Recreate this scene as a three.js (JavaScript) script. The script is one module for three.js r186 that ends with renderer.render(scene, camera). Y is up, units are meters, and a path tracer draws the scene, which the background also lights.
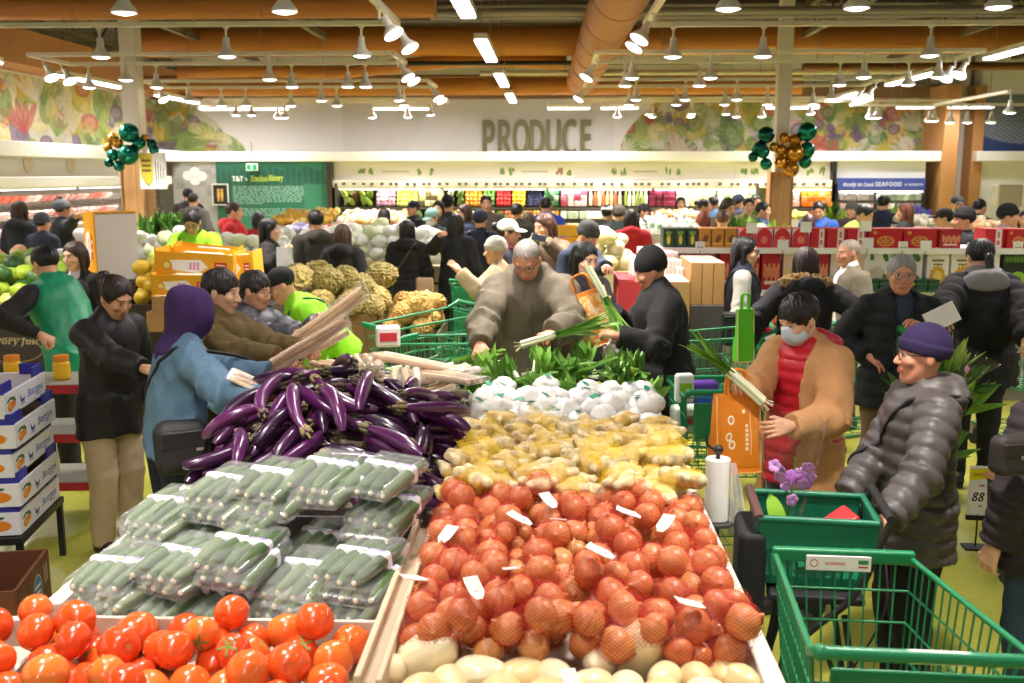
import * as THREE from 'three';
import { RectAreaLightUniformsLib } from 'three/addons/lights/RectAreaLightUniformsLib.js';
import { RoundedBoxGeometry } from 'three/addons/geometries/RoundedBoxGeometry.js';
import { mergeGeometries } from 'three/addons/utils/BufferGeometryUtils.js';
import { FontLoader } from 'three/addons/loaders/FontLoader.js';
import { TextGeometry } from 'three/addons/geometries/TextGeometry.js';

// ---------- camera, exposure, light levels
const scene = new THREE.Scene();
const FOCAL = 1000, CAM_H = 2.1, PITCH = 9.5 * Math.PI / 180, YAW = 2.2 * Math.PI / 180;
const camera = new THREE.PerspectiveCamera(2 * Math.atan(341.5 / FOCAL) * 180 / Math.PI, 1024 / 683, 0.05, 80);
camera.position.set(0, CAM_H, 0);
camera.rotation.order = 'YXZ';
camera.rotation.set(-PITCH, YAW, 0);
camera.focus = 4.6; camera.userData.fStop = 3.5;
const renderer = new THREE.WebGLRenderer();
renderer.toneMapping = THREE.LinearToneMapping;
renderer.toneMappingExposure = 0.95;
renderer.shadowMap.enabled = true;
RectAreaLightUniformsLib.init();
scene.background = new THREE.Color(0x000000);
const TUBE_LIGHT = 62, SPOT_LIGHT = 34, SHELF_LIGHT = 55;
const LAMP_WHITE = new THREE.Color(1.0, 0.965, 0.97), LAMP_WARM = new THREE.Color(1.0, 0.92, 0.86);

// ---------- helpers
function rng(seed) { let a = seed >>> 0; return () => { a = (a + 0x6D2B79F5) | 0; let t = Math.imul(a ^ (a >>> 15), 1 | a); t = (t + Math.imul(t ^ (t >>> 7), 61 | t)) ^ t; return ((t ^ (t >>> 14)) >>> 0) / 4294967296; }; }
const rnd = rng(20240611), rr = (a, b) => a + (b - a) * rnd(), pick = a => a[Math.floor(rnd() * a.length)];
const clamp = (v, a, b) => v < a ? a : v > b ? b : v, mix = (a, b, t) => a + (b - a) * t, smooth = (a, b, v) => { const t = clamp((v - a) / (b - a), 0, 1); return t * t * (3 - 2 * t); };
const V = (x, y, z) => new THREE.Vector3(x, y, z);
const HT = new Float32Array(4096); { const r = rng(7); for (let i = 0; i < 4096; i++) HT[i] = r() * 2 - 1; }
function vnoise(x, y, z) {
  const xi = Math.floor(x), yi = Math.floor(y), zi = Math.floor(z); let u = x - xi, v = y - yi, w = z - zi; u = u * u * (3 - 2 * u); v = v * v * (3 - 2 * v); w = w * w * (3 - 2 * w);
  const h = (a, b, c) => HT[(Math.imul(a, 73856093) ^ Math.imul(b, 19349663) ^ Math.imul(c, 83492791)) & 4095];
  const l = (a, b, t) => a + (b - a) * t;
  return l(l(l(h(xi, yi, zi), h(xi + 1, yi, zi), u), l(h(xi, yi + 1, zi), h(xi + 1, yi + 1, zi), u), v), l(l(h(xi, yi, zi + 1), h(xi + 1, yi, zi + 1), u), l(h(xi, yi + 1, zi + 1), h(xi + 1, yi + 1, zi + 1), u), v), w);
}
const SY = Math.sin(YAW), CY = Math.cos(YAW), SP = Math.sin(PITCH), CP = Math.cos(PITCH);
function ray(px, py) { const u = (px - 512) / FOCAL, v = (341.5 - py) / FOCAL, f = CP + v * SP; return [u / f, (v * CP - SP) / f]; }
function W(px, py, d) { const [a, b] = ray(px, py), X = a * d; return V(X * CY - d * SY, CAM_H + b * d, -X * SY - d * CY); }     // the point seen at a pixel, d metres ahead
function onH(px, py, h) { const b = ray(px, py)[1]; return W(px, py, (h - CAM_H) / b); }                                            // the point seen at a pixel, at height h
const used = {};
function numbered(n) { const k = used[n] = (used[n] ?? -1) + 1; return k ? n + '_' + String(k).padStart(3, '0') : n; }
function tag(o, label, category, group, kind) { o.userData.label = label; if (category) o.userData.category = category; if (group) o.userData.group = group; if (kind) o.userData.kind = kind; return o; }
function mesh(name, geo, m, parent) {
  const o = new THREE.Mesh(Array.isArray(geo) ? merge(geo) : geo, m); o.castShadow = o.receiveShadow = true;
  o.name = parent ? name : numbered(name); (parent || scene).add(o); return o;
}
function thing(name, label, category, p = [0, 0, 0], turn = 0, group) {
  const o = new THREE.Group(); o.name = numbered(name); scene.add(o); if (p.isVector3) o.position.copy(p); else o.position.set(...p); o.rotation.y = turn; return tag(o, label, category, group);
}
function struct(name, geo, m, parent) { const o = mesh(name, geo, m, parent); if (!parent) o.userData.kind = 'structure'; return o; }
function copy(o, label, group) { const c = o.clone(); c.name = numbered(o.name.replace(/_\d{3}$/, '')); scene.add(c); c.userData = { ...o.userData }; if (label) c.userData.label = label; if (group) c.userData.group = group; return c; }
function merge(list) {
  return list.length === 1 ? list[0] : mergeGeometries(list.map(g => { const q = g.index ? g.toNonIndexed() : g.clone(); for (const k of Object.keys(q.attributes)) if (!['position', 'normal', 'uv'].includes(k)) q.deleteAttribute(k); if (!q.attributes.uv) q.setAttribute('uv', new THREE.BufferAttribute(new Float32Array(q.attributes.position.count * 2), 2)); return q; }));
}
const mats = {};
function mat(color, rough = 0.6, o = {}) {
  const k = color + '|' + rough + '|' + JSON.stringify(o); if (mats[k]) return mats[k];
  const phys = ['clearcoat', 'transmission', 'sheen', 'ior', 'thickness'].some(p => p in o);
  return mats[k] = new (phys ? THREE.MeshPhysicalMaterial : THREE.MeshStandardMaterial)({ color, roughness: rough, ...o });
}
const VC = {}; // vertex-coloured materials by roughness
function vmat(rough = 0.8, o = {}) { const k = rough + JSON.stringify(o); const phys = 'clearcoat' in o || 'sheen' in o; return VC[k] ??= new (phys ? THREE.MeshPhysicalMaterial : THREE.MeshStandardMaterial)({ color: 0xffffff, roughness: rough, vertexColors: true, ...o }); }
const lin = hex => { const c = new THREE.Color(hex); return [c.r, c.g, c.b]; };
const place = (g, x = 0, y = 0, z = 0, rx = 0, ry = 0, rz = 0) => { if (rx || ry || rz) g.applyMatrix4(new THREE.Matrix4().makeRotationFromEuler(new THREE.Euler(rx, ry, rz))); return g.translate(x, y, z); };
const box = (w, h, d, x = 0, y = 0, z = 0, r = 0, s = 2) => (r ? new RoundedBoxGeometry(w, h, d, s, Math.min(r, w / 2.01, h / 2.01, d / 2.01)) : new THREE.BoxGeometry(w, h, d)).translate(x, y, z);
const span = (x0, x1, y0, y1, z0, z1, r = 0) => box(Math.abs(x1 - x0), Math.abs(y1 - y0), Math.abs(z1 - z0), (x0 + x1) / 2, (y0 + y1) / 2, (z0 + z1) / 2, r);
const cyl = (r0, r1, h, x = 0, y = 0, z = 0, n = 16) => new THREE.CylinderGeometry(r1, r0, h, n).translate(x, y, z);
const ball = (r, x = 0, y = 0, z = 0, n = 16) => new THREE.SphereGeometry(r, n, Math.max(6, n * 0.7 | 0)).translate(x, y, z);
function bar(a, b, r, n = 8, r2) { const A = a.isVector3 ? a : V(...a), B = b.isVector3 ? b : V(...b), L = A.distanceTo(B), g = new THREE.CylinderGeometry(r2 ?? r, r, L, n); g.translate(0, L / 2, 0); g.applyQuaternion(new THREE.Quaternion().setFromUnitVectors(V(0, 1, 0), B.clone().sub(A).normalize())); return g.translate(A.x, A.y, A.z); }
const tube = (pts, r, n = 24, m = 8, closed = false) => new THREE.TubeGeometry(new THREE.CatmullRomCurve3(pts.map(p => p.isVector3 ? p : V(...p)), closed), n, r, m, closed);
const lathe = (pts, n = 24) => new THREE.LatheGeometry(pts.map(p => new THREE.Vector2(...p)), n);
function deform(g, f) { const p = g.attributes.position, v = V(); for (let i = 0; i < p.count; i++) { v.fromBufferAttribute(p, i); f(v); p.setXYZ(i, v.x, v.y, v.z); } g.computeVertexNormals(); return g; }
function paint(g, f) { const p = g.attributes.position, c = new Float32Array(p.count * 3); for (let i = 0; i < p.count; i++) c.set(f(p.getX(i), p.getY(i), p.getZ(i)), i * 3); g.setAttribute('color', new THREE.BufferAttribute(c, 3)); return g; }
function canvasTex(w, h, draw, o = {}) { const c = document.createElement('canvas'); c.width = w; c.height = h; draw(c.getContext('2d'), w, h); const t = new THREE.CanvasTexture(c); t.colorSpace = THREE.SRGBColorSpace; t.magFilter = THREE.LinearFilter; if (o.repeat) { t.wrapS = t.wrapT = THREE.RepeatWrapping; t.repeat.set(...o.repeat); } return t; }
const printMat = (w, h, draw, rough = 0.6, o = {}) => new THREE.MeshStandardMaterial({ map: canvasTex(w, h, draw), roughness: rough, ...o });
function sheet(w, h, x, y, z, ry = 0) { return place(new THREE.PlaneGeometry(w, h), x, y, z, 0, ry, 0); }

// signed distance fields and a surface-net mesher
const sm = (a, b, k) => { const h = clamp(0.5 + 0.5 * (b - a) / k, 0, 1); return b + (a - b) * h - k * h * (1 - h); };
const sx = (a, b, k) => -sm(-a, -b, k);
function cap(a, ra, b, rb) { const [ax, ay, az] = a, dx = b[0] - ax, dy = b[1] - ay, dz = b[2] - az, l = dx * dx + dy * dy + dz * dz + 1e-9; return (x, y, z) => { const px = x - ax, py = y - ay, pz = z - az; let t = (px * dx + py * dy + pz * dz) / l; t = t < 0 ? 0 : t > 1 ? 1 : t; const ex = px - dx * t, ey = py - dy * t, ez = pz - dz * t; return Math.sqrt(ex * ex + ey * ey + ez * ez) - (ra + (rb - ra) * t); }; }
function ell(c, r) { const [cx, cy, cz] = c, [a, b, e] = r; return (x, y, z) => { const X = (x - cx) / a, Y = (y - cy) / b, Z = (z - cz) / e, k0 = Math.sqrt(X * X + Y * Y + Z * Z), k1 = Math.sqrt(X * X / (a * a) + Y * Y / (b * b) + Z * Z / (e * e)) + 1e-9; return k0 < 1e-6 ? -Math.min(a, b, e) : k0 * (k0 - 1) / k1; }; }
function sdfGeo(f, lo, hi, cell, color, uv) {
  const B = 4, nx = Math.ceil((hi[0] - lo[0]) / cell / B) * B + 1, ny = Math.ceil((hi[1] - lo[1]) / cell / B) * B + 1, nz = Math.ceil((hi[2] - lo[2]) / cell / B) * B + 1;
  const D = new Float32Array(nx * ny * nz), at = (i, j, k) => i + nx * (j + ny * k), rad = cell * B * 0.87 * 1.5 + cell;
  for (let k = 0; k < nz; k += B) for (let j = 0; j < ny; j += B) for (let i = 0; i < nx; i += B) {
    const d0 = f(lo[0] + (i + 1.5) * cell, lo[1] + (j + 1.5) * cell, lo[2] + (k + 1.5) * cell), far = Math.abs(d0) > rad;
    for (let c = k; c < Math.min(k + B, nz); c++) for (let b = j; b < Math.min(j + B, ny); b++) for (let a = i; a < Math.min(i + B, nx); a++) D[at(a, b, c)] = far ? d0 : f(lo[0] + a * cell, lo[1] + b * cell, lo[2] + c * cell);
  }
  const idx = new Int32Array(nx * ny * nz).fill(-1), P = [], Q = [];
  for (let k = 0; k < nz - 1; k++) for (let j = 0; j < ny - 1; j++) for (let i = 0; i < nx - 1; i++) {
    let n = 0, X = 0, Y = 0, Z = 0; const c = [];
    for (let q = 0; q < 8; q++) c.push(D[at(i + (q & 1), j + (q >> 1 & 1), k + (q >> 2))]);
    let neg = 0; for (const v of c) if (v < 0) neg++; if (!neg || neg === 8) continue;
    for (let q = 0; q < 8; q++) for (let b = 1; b < 8; b <<= 1) if (!(q & b)) { const a0 = c[q], a1 = c[q | b]; if (a0 < 0 !== a1 < 0) { const t = a0 / (a0 - a1); X += (q & 1) + (b === 1 ? t : 0); Y += (q >> 1 & 1) + (b === 2 ? t : 0); Z += (q >> 2) + (b === 4 ? t : 0); n++; } }
    idx[at(i, j, k)] = P.length / 3; P.push(lo[0] + (i + X / n) * cell, lo[1] + (j + Y / n) * cell, lo[2] + (k + Z / n) * cell);
  }
  const quad = (a, b, c, d, s) => { if (a < 0 || b < 0 || c < 0 || d < 0) return; if (s) Q.push(a, b, c, a, c, d); else Q.push(a, c, b, a, d, c); };
  for (let k = 1; k < nz - 1; k++) for (let j = 1; j < ny - 1; j++) for (let i = 1; i < nx - 1; i++) {
    const s = D[at(i, j, k)] < 0;
    if (s !== D[at(i + 1, j, k)] < 0) quad(idx[at(i, j - 1, k - 1)], idx[at(i, j, k - 1)], idx[at(i, j, k)], idx[at(i, j - 1, k)], s);
    if (s !== D[at(i, j + 1, k)] < 0) quad(idx[at(i - 1, j, k - 1)], idx[at(i - 1, j, k)], idx[at(i, j, k)], idx[at(i, j, k - 1)], s);
    if (s !== D[at(i, j, k + 1)] < 0) quad(idx[at(i - 1, j - 1, k)], idx[at(i, j - 1, k)], idx[at(i, j, k)], idx[at(i - 1, j, k)], s);
  }
  const g = new THREE.BufferGeometry(); g.setAttribute('position', new THREE.BufferAttribute(new Float32Array(P), 3)); g.setIndex(Q);
  const U = new Float32Array(P.length / 3 * 2); for (let i = 0; i < P.length / 3; i++) { const q = uv ? uv(P[i * 3], P[i * 3 + 1], P[i * 3 + 2]) : [P[i * 3] + P[i * 3 + 2], P[i * 3 + 1]]; U[i * 2] = q[0]; U[i * 2 + 1] = q[1]; }
  g.setAttribute('uv', new THREE.BufferAttribute(U, 2)); g.computeVertexNormals(); if (color) paint(g, color); return g;
}
const fonts = {}; for (const k of ['sans_bold', 'sans_regular', 'serif_bold']) fonts[k] = await new FontLoader().loadAsync(`fonts/droid/droid_${k}.typeface.json`);
function textGeo(s, size, depth, font = 'sans_bold', sxScale = 1) { const g = new TextGeometry(s, { font: fonts[font], size, depth, curveSegments: 6, bevelEnabled: false }); g.computeBoundingBox(); const b = g.boundingBox; g.translate(-(b.min.x + b.max.x) / 2, -(b.min.y + b.max.y) / 2, 0); return g.scale(sxScale, 1, 1); }

// ---------- people: one body surface, clothes and hair as children
const cache = {}; const cached = (k, f) => cache[k] ??= f();
const CELL = [[.0042, .0036, .0115], [.0052, .0045, .017], [.0085, .008, .025]];   // head, hand, cloth cells by level of detail
const gray3 = (c, n) => c.map(v => v * n);
function headSDF(kind) {
  const m = kind === 'm', j = m ? 1 : .93;
  const cran = ell([0, .035, -.012], [.077, .085, .095]), face = ell([0, -.035, .024], [.06 * j, .082, .066]), chin = ell([0, -.098, .056], [.028 * j, .02, .024]), jawL = cap([.05 * j, -.02, .0], .018, [.022, -.095, .05], .018), jawR = cap([-.05 * j, -.02, .0], .018, [-.022, -.095, .05], .018);
  const chL = ell([.04, -.02, .066], [.023, .02, .02]), chR = ell([-.04, -.02, .066], [.023, .02, .02]), nose = cap([0, .014, .086], .007, [0, -.026, .106], .0125), alL = ell([.012, -.031, .096], [.008, .007, .009]), alR = ell([-.012, -.031, .096], [.008, .007, .009]);
  const brow = cap([-.036, .032, .078], .009, [.036, .032, .078], .009), soL = ell([.032, .013, .1], [.017, .011, .014]), soR = ell([-.032, .013, .1], [.017, .011, .014]), eyL = ell([.031, .011, .0765], [.0125, .0125, .0125]), eyR = ell([-.031, .011, .0765], [.0125, .0125, .0125]);
  const ulip = cap([-.017, -.058, .086], .006, [.017, -.058, .086], .006), llip = cap([-.014, -.068, .086], .0068, [.014, -.068, .086], .0068), eaL = ell([.08, 0, -.008], [.011, .031, .019]), eaR = ell([-.08, 0, -.008], [.011, .031, .019]), neck = cap([0, -.05, -.018], .056 * (m ? 1 : .88), [0, -.19, -.03], .062 * (m ? 1 : .88));
  return (x, y, z) => {
    let d = sm(cran(x, y, z), face(x, y, z), .04); d = sm(d, Math.min(chin(x, y, z), jawL(x, y, z), jawR(x, y, z)), .025); d = sm(d, neck(x, y, z), .03);
    if (d < .03) { d = sm(d, Math.min(chL(x, y, z), chR(x, y, z)), .02); d = sm(d, brow(x, y, z), .014); d = sx(d, -Math.min(soL(x, y, z), soR(x, y, z)), .012); d = sm(d, Math.min(eyL(x, y, z), eyR(x, y, z)), .004); d = sm(d, nose(x, y, z), .012); d = sm(d, Math.min(alL(x, y, z), alR(x, y, z)), .006); d = sm(d, ulip(x, y, z), .005); d = sm(d, llip(x, y, z), .005); d = sm(d, Math.min(eaL(x, y, z), eaR(x, y, z)), .012); }
    return d;
  };
}
function headColor(skin, hair) {
  const lip = [skin[0] * .82, skin[1] * .52, skin[2] * .52], brow = [mix(skin[0], hair[0], .75), mix(skin[1], hair[1], .75), mix(skin[2], hair[2], .75)];
  return (x, y, z) => {
    const a = Math.abs(x), n = 1 + .05 * vnoise(x * 60, y * 60, z * 60);
    if (z > .05) {
      const ex = (a - .031) / .0155, ey = (y - .0115 + ex * ex * .001) / .0072; if (ex * ex + ey * ey < 1) { if (Math.hypot(a - .031, y - .0115) < .0066) return [.02, .012, .008]; return ey > .35 ? [.05, .035, .03] : [.6, .57, .53]; }
      const by = y - .0335 + (a - .032) * (a - .032) * 6; if (a > .013 && a < .053 && Math.abs(by) < .0042) return brow;
      if ((x / .025) ** 2 + ((y + .063) / .0115) ** 2 < 1 && z > .065) return lip;
    }
    return [skin[0] * n, skin[1] * n, skin[2] * n];
  };
}
function handSDF(pose) {
  const P = [], curl = { relaxed: [.35, .45, .3], grip: [1.0, 1.15, .8], flat: [.12, .15, .1], pinch: [.75, .7, .4] }[pose];
  const kx = [-.032, -.011, .011, .032], L = [[.026, .018, .016], [.032, .022, .018], [.036, .024, .019], [.032, .021, .018]], prim = [];
  const palm = kx.map(x => cap([x * .62, .012, 0], .0155, [x, .084, 0], .0125)), wrist = cap([0, -.05, 0], .026, [0, .02, 0], .023);
  for (let i = 0; i < 4; i++) { let p = [kx[i], .084, 0], a = 0, c = []; L[i].forEach((l, s) => { a += curl[s] * (1 + (1.5 - i) * .07); const q = [p[0] + (i - 1.5) * .0016, p[1] + Math.cos(a) * l, p[2] + Math.sin(a) * l]; c.push(cap(p, .0098 - s * .0009, q, .0092 - s * .001)); p = q; }); P.push(c); }
  const g = pose === 'grip' || pose === 'pinch', th = [cap([.024, .018, .004], .0165, [.042, .046, .016], .0125), cap([.042, .046, .016], .0118, g ? [.036, .07, .042] : [.056, .074, .018], .0105), cap(g ? [.036, .07, .042] : [.056, .074, .018], .01, g ? [.02, .084, .052] : [.058, .096, .02], .008)];
  return (x, y, z) => {
    let d = 9; for (const f of palm) d = sm(d, f(x, y, z), .012); d = sm(d, wrist(x, y, z), .02);
    let e = 9; for (const c of P) { let q = 9; for (const f of c) q = sm(q, f(x, y, z), .004); e = Math.min(e, q); } d = sm(d, e, .006);
    let t = 9; for (const f of th) t = sm(t, f(x, y, z), .006); return sm(d, t, .009);
  };
}
const hairCut = { face: ell([0, -.05, .088], [.079, .117, .083]), earL: ell([.085, -.012, .002], [.02, .04, .027]), earR: ell([-.085, -.012, .002], [.02, .04, .027]) };
function hairSDF(style) {
  const s0 = ell([0, .043, -.017], [.088, .093, .105]), backL = ell([0, -.03, -.075], [.085, .12, .052]), sides = [-1, 1].map(s => cap([s * .074, .03, -.006], .024, [s * .08, style === 'bob' ? -.12 : -.2, style === 'bob' ? .0 : -.02], .022)), drape = cap([0, -.02, -.075], .075, [0, style === 'verylong' ? -.42 : -.33, -.1], .07), bun = ell([0, .065, -.135], [.046, .042, .04]), pony = cap([0, -.02, -.12], .03, [0, -.26, -.13], .02);
  return (x, y, z) => {
    const a = Math.atan2(x, z + .02); let d = style === 'thin' ? s0(x, y, z) + .008 : s0(x, y, z);
    if (style === 'short' || style === 'thin' || style === 'bun' || style === 'pony') { d = sx(d, -(y + .055 + z * .25), .01); d = sx(d, -hairCut.face(x, y, z), .014); d = sx(d, -Math.min(hairCut.earL(x, y, z), hairCut.earR(x, y, z)), .008); }
    if (style === 'messy') { d = sx(d, -(y + .06 + z * .25), .01); d = sx(d, -hairCut.face(x, y + .012, z), .012); d -= .003; }
    if (style === 'bob' || style === 'long' || style === 'verylong') {
      d = sm(d, backL(x, y, z), .03); d = sm(d, Math.min(sides[0](x, y, z), sides[1](x, y, z)), .02); if (style !== 'bob') d = sm(d, drape(x, y, (z + .09) * 1.9 - .09), .03) * .8;
      d = sx(d, -hairCut.face(x * 1.06, y, z), .012); if (style === 'bob') d = sx(d, -(y + .135), .01);
    }
    if (style === 'bun') d = sm(d, bun(x, y, z), .012); if (style === 'pony') d = sm(d, pony(x, y, z), .02);
    const str = Math.sin(a * 26 + vnoise(x * 30, y * 12, z * 30) * 5) * .0024 + Math.sin(a * 61 + y * 30) * .0007 + (style === 'messy' ? vnoise(x * 45, y * 30, z * 45) * .006 : vnoise(x * 22, y * 14, z * 22) * .003); return d + str;
  };
}
function hatSDF(kind) {
  const b0 = ell([0, .05, -.015], [.093, .1, .109]), b1 = ell([0, .088, -.03], [.074, .088, .082]), crown = ell([0, .055, -.015], [.091, .086, .106]), brim = ell([0, .045, .105], [.076, .011, .075]);
  const hd = ell([0, .012, -.02], [.118, .15, .128]), hop = ell([0, -.03, .14], [.074, .105, .095]), hdn = cap([0, -.09, -.03], .095, [0, -.19, -.035], .115), hp = ell([0, .07, -.09], [.08, .08, .07]);
  return (x, y, z) => {
    if (kind === 'beanie' || kind === 'tallbeanie') { let d = kind === 'beanie' ? b0(x, y, z) : sm(b0(x, y, z), b1(x, y, z), .04); const e = y - (.012 + z * .18); if (kind === 'beanie') d -= .006 * smooth(.055, .045, e); d += .0016 * Math.sin(Math.atan2(x, z) * 50); return sx(d, -e, .006); }
    if (kind === 'cap') { let d = sx(crown(x, y, z), -(y - .025 - z * .05), .005); const yy = y + (z - .08) * .25 + x * x * 4; d = sm(d, brim(x, yy, z), .008); return sx(d, -hairCut.face(x, y + .01, z + .02), .004); }
    if (kind === 'flat') { let d = sx(ell([0, .07, .0], [.1, .055, .118])(x, y, z), -(y - .035), .006); return d; }
    if (kind === 'hood') { let d = sm(hd(x, y, z), hdn(x, y, z), .03); d = sm(d, hp(x, y, z), .03); d = sx(d, -hop(x, y, z), .01); return d + .004 * Math.sin(z * 70 + y * 20) * .6 + vnoise(x * 18, y * 9, z * 18) * .005; }
    return 1;
  };
}
function person(o) {
  const lod = o.lod ?? 0, [cH, cA, cC] = CELL[lod], f = o.sex !== 'm', rad = Math.PI / 180, lean = (o.lean || 0) * rad, tilt = (o.tilt || 0) * rad;
  const skin = lin(o.skin || 0xd9a482), P0 = V(0, .93, 0), Rt = new THREE.Quaternion().setFromEuler(new THREE.Euler(lean, 0, tilt)), J = (x, y, z) => V(x, y, z).sub(P0).applyQuaternion(Rt).add(P0);
  const Rh = new THREE.Quaternion().setFromEuler(new THREE.Euler((o.nod || 0) * rad + lean * .45, (o.turn || 0) * rad, (o.headTilt || 0) * rad, 'YXZ'));
  const hc = J(0, 1.485, -.005).add(V(0, .105, .022).applyQuaternion(Rh)), top = hc.clone().add(V(0, o.hat ? .145 : .13, 0).applyQuaternion(Rh));
  const wp = W(...o.at), s = o.h ? o.h / 1.7 : wp.y / top.y, yaw = (o.yaw || 0) * rad, t = thing('person', o.label, 'person', [0, 0, 0], yaw, o.group);
  const off = V(top.x, 0, top.z).multiplyScalar(s).applyAxisAngle(V(0, 1, 0), yaw); t.position.set(wp.x - off.x, o.h ? wp.y - top.y * s : 0, wp.z - off.z); t.scale.setScalar(s);
  const local = p => (p.isVector3 ? p.clone() : W(...p)).sub(t.position).applyAxisAngle(V(0, 1, 0), -yaw).divideScalar(s);
  // arms
  const sw = f ? .165 : .19, arms = [1, -1].map(sd => {
    const S = J(sd * sw, 1.375, -.005), spec = sd > 0 ? o.hl : o.hr; let T = spec ? (spec.px ? local(spec.px) : V(...spec.to)) : V(sd * (sw + .11), .82 + Math.sin(lean) * .1, .04 + Math.sin(lean) * .35);
    const a = .29, b = .255, dir = T.clone().sub(S); let L = dir.length(); if (L > (a + b) * .985) { dir.setLength((a + b) * .985); T = S.clone().add(dir); L = dir.length(); } dir.normalize();
    const pole = V(sd * (spec?.out ?? .55), -.75, spec?.back ?? -.5); pole.addScaledVector(dir, -pole.dot(dir)).normalize();
    const ca = (a * a + L * L - b * b) / (2 * a * L), E = S.clone().addScaledVector(dir, a * ca).addScaledVector(pole, a * Math.sqrt(Math.max(0, 1 - ca * ca))), F = T.clone().sub(E).normalize();
    let pn = spec?.palm ? V(...spec.palm) : spec ? V(-sd * .35, -1, 0) : V(-sd, 0, .15); pn.addScaledVector(F, -pn.dot(F)).normalize();
    return { sd, S, E, T, F, pn, pose: spec?.pose || (spec ? 'pinch' : 'relaxed') };
  });
  t.userData.hands = undefined; const hands = arms.map(a => a.T.clone());
  // legs
  const step = o.step || 0, legs = [1, -1].map(sd => ({ H: [sd * .092, .9, 0], K: [sd * .1, .49, .03 + sd * step * .5], A: [sd * .1, .09, -.01 + sd * step] }));
  // body surface: head, hands and a core that joins them
  const hairC = lin(o.hair?.color ?? 0x191412), parts = [];
  const hg = cached('head' + (f ? 'f' : 'm') + lod, () => sdfGeo(headSDF(f ? 'f' : 'm'), [-.1, -.2, -.12], [.1, .13, .13], cH)).clone(); paint(hg, headColor(skin, hairC)); hg.applyQuaternion(Rh).translate(hc.x, hc.y, hc.z); parts.push(hg);
  for (const a of arms) {
    const g0 = cached('hand' + a.pose + lod, () => sdfGeo(handSDF(a.pose), [-.07, -.085, -.04], [.085, .2, .11], cA)), g = g0.clone(); if (a.sd > 0) { g.scale(-1, 1, 1); const ix = g.index.array.slice(); for (let i = 0; i < ix.length; i += 3) { const q = ix[i]; ix[i] = ix[i + 1]; ix[i + 1] = q; } g.setIndex(new THREE.BufferAttribute(ix, 1)); }
    g.scale(f ? .92 : 1, f ? .92 : 1, f ? .92 : 1); const M = new THREE.Matrix4().makeBasis(a.F.clone().cross(a.pn), a.F, a.pn); g.applyMatrix4(M).translate(a.T.x, a.T.y, a.T.z); g.computeVertexNormals(); paint(g, () => skin); parts.push(g);
  }
  {
    const pr = [cap(J(0, 1.0, 0).toArray(), .085, J(0, 1.34, -.01).toArray(), .085), cap(J(0, 1.34, -.01).toArray(), .05, J(0, 1.46, -.01).toArray(), .045)];
    for (const a of arms) pr.push(cap(J(0, 1.36, -.01).toArray(), .05, a.S.toArray(), .04), cap(a.S.toArray(), .036, a.E.toArray(), .032), cap(a.E.toArray(), .032, a.T.toArray(), .024));
    for (const l of legs) pr.push(cap([0, 1.0, 0], .08, l.H, .06), cap(l.H, .055, l.K, .045), cap(l.K, .045, l.A, .035));
    const lo = [9, 9, 9], hi = [-9, -9, -9]; for (const v of [...arms.flatMap(a => [a.S, a.E, a.T]), V(0, .05, -.15), V(0, 1.0, .15), J(0, 1.5, 0), V(.15, 0, step), V(-.15, 0, -step)]) v.toArray().forEach((q, i) => { lo[i] = Math.min(lo[i], q - .12); hi[i] = Math.max(hi[i], q + .12); });
    const cg = sdfGeo((x, y, z) => { let d = 9; for (const p of pr) d = sm(d, p(x, y, z), .03); return d; }, lo, hi, .028); paint(cg, () => skin); parts.push(cg);
    t.lo = lo; t.hi = hi;
  }
  mesh('body', mergeGeometries(parts.map(g => { const q = g.toNonIndexed(); return q; })), vmat(.55), t);
  // clothes
  const zs = .74, inv = Rt.clone().invert(), q = V();
  const topSDF = sp => {
    const b = sp.bulk ?? .02, w = f ? .94 : 1.04, hem = sp.hem ?? .84, hasS = sp.sleeves !== false, fl = sp.flare ?? .08;
    const tr = [cap([0, .92, 0], .157 * w + b, [0, 1.08, 0], .143 * w + b), cap([0, 1.08, 0], .143 * w + b, [0, 1.29, 0], .165 * w + b), cap([-sw * .66, 1.368, -.008], .06 + b * .6, [sw * .66, 1.368, -.008], .06 + b * .6), cap([0, 1.36, -.015], .1 + b * .5, [0, 1.435, -.018], .066 + b * .5)];
    const col = sp.collar ? cap([0, 1.43, -.012], .074 + b * .4, [0, 1.43 + sp.collar, .0], .074 + b * .5) : null, hood = sp.hood ? [ell([0, 1.425, -.115], [.135, .085, .075]), ell([0, 1.46, -.06], [.105, .05, .08]), cap([-.085, 1.43, .0], .035, [-.03, 1.375, .1], .026), cap([.085, 1.43, .0], .035, [.03, 1.375, .1], .026)] : null;
    const ar = arms.map(a => ({ u: cap(a.S.toArray(), .062 + b * .62, a.E.toArray(), .054 + b * .6), v: cap(a.E.toArray(), .054 + b * .6, a.T.toArray(), .037 + b * .55), a }));
    const qa = sp.quilt ? (sp.quiltDepth ?? .014) : 0, fo = sp.folds ?? .009;
    const fn = (x, y, z) => {
      q.set(x, y, z).sub(P0).applyQuaternion(inv).add(P0); const X = q.x, Y = q.y, Z = q.z;
      let d = 9; for (let i = 0; i < tr.length; i++) d = sm(d, tr[i](X, Y, Z / zs) * .85, .05);
      if (hem < .86) { const yy = clamp(y, hem, 1), r = .172 * w + b + (.95 - yy) * fl, e = (Math.hypot(x, (z + lean * .05) / .78) - r) * .85; d = sm(d, Math.max(e, (y - .95) * .6), .06); d = sx(d, hem - y, .012); } else d = sx(d, hem - Y, .012);
      if (col) d = sm(d, col(X, Y, Z / .85), .02); if (hood) for (const h of hood) d = sm(d, h(X, Y, Z), .025);
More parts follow.
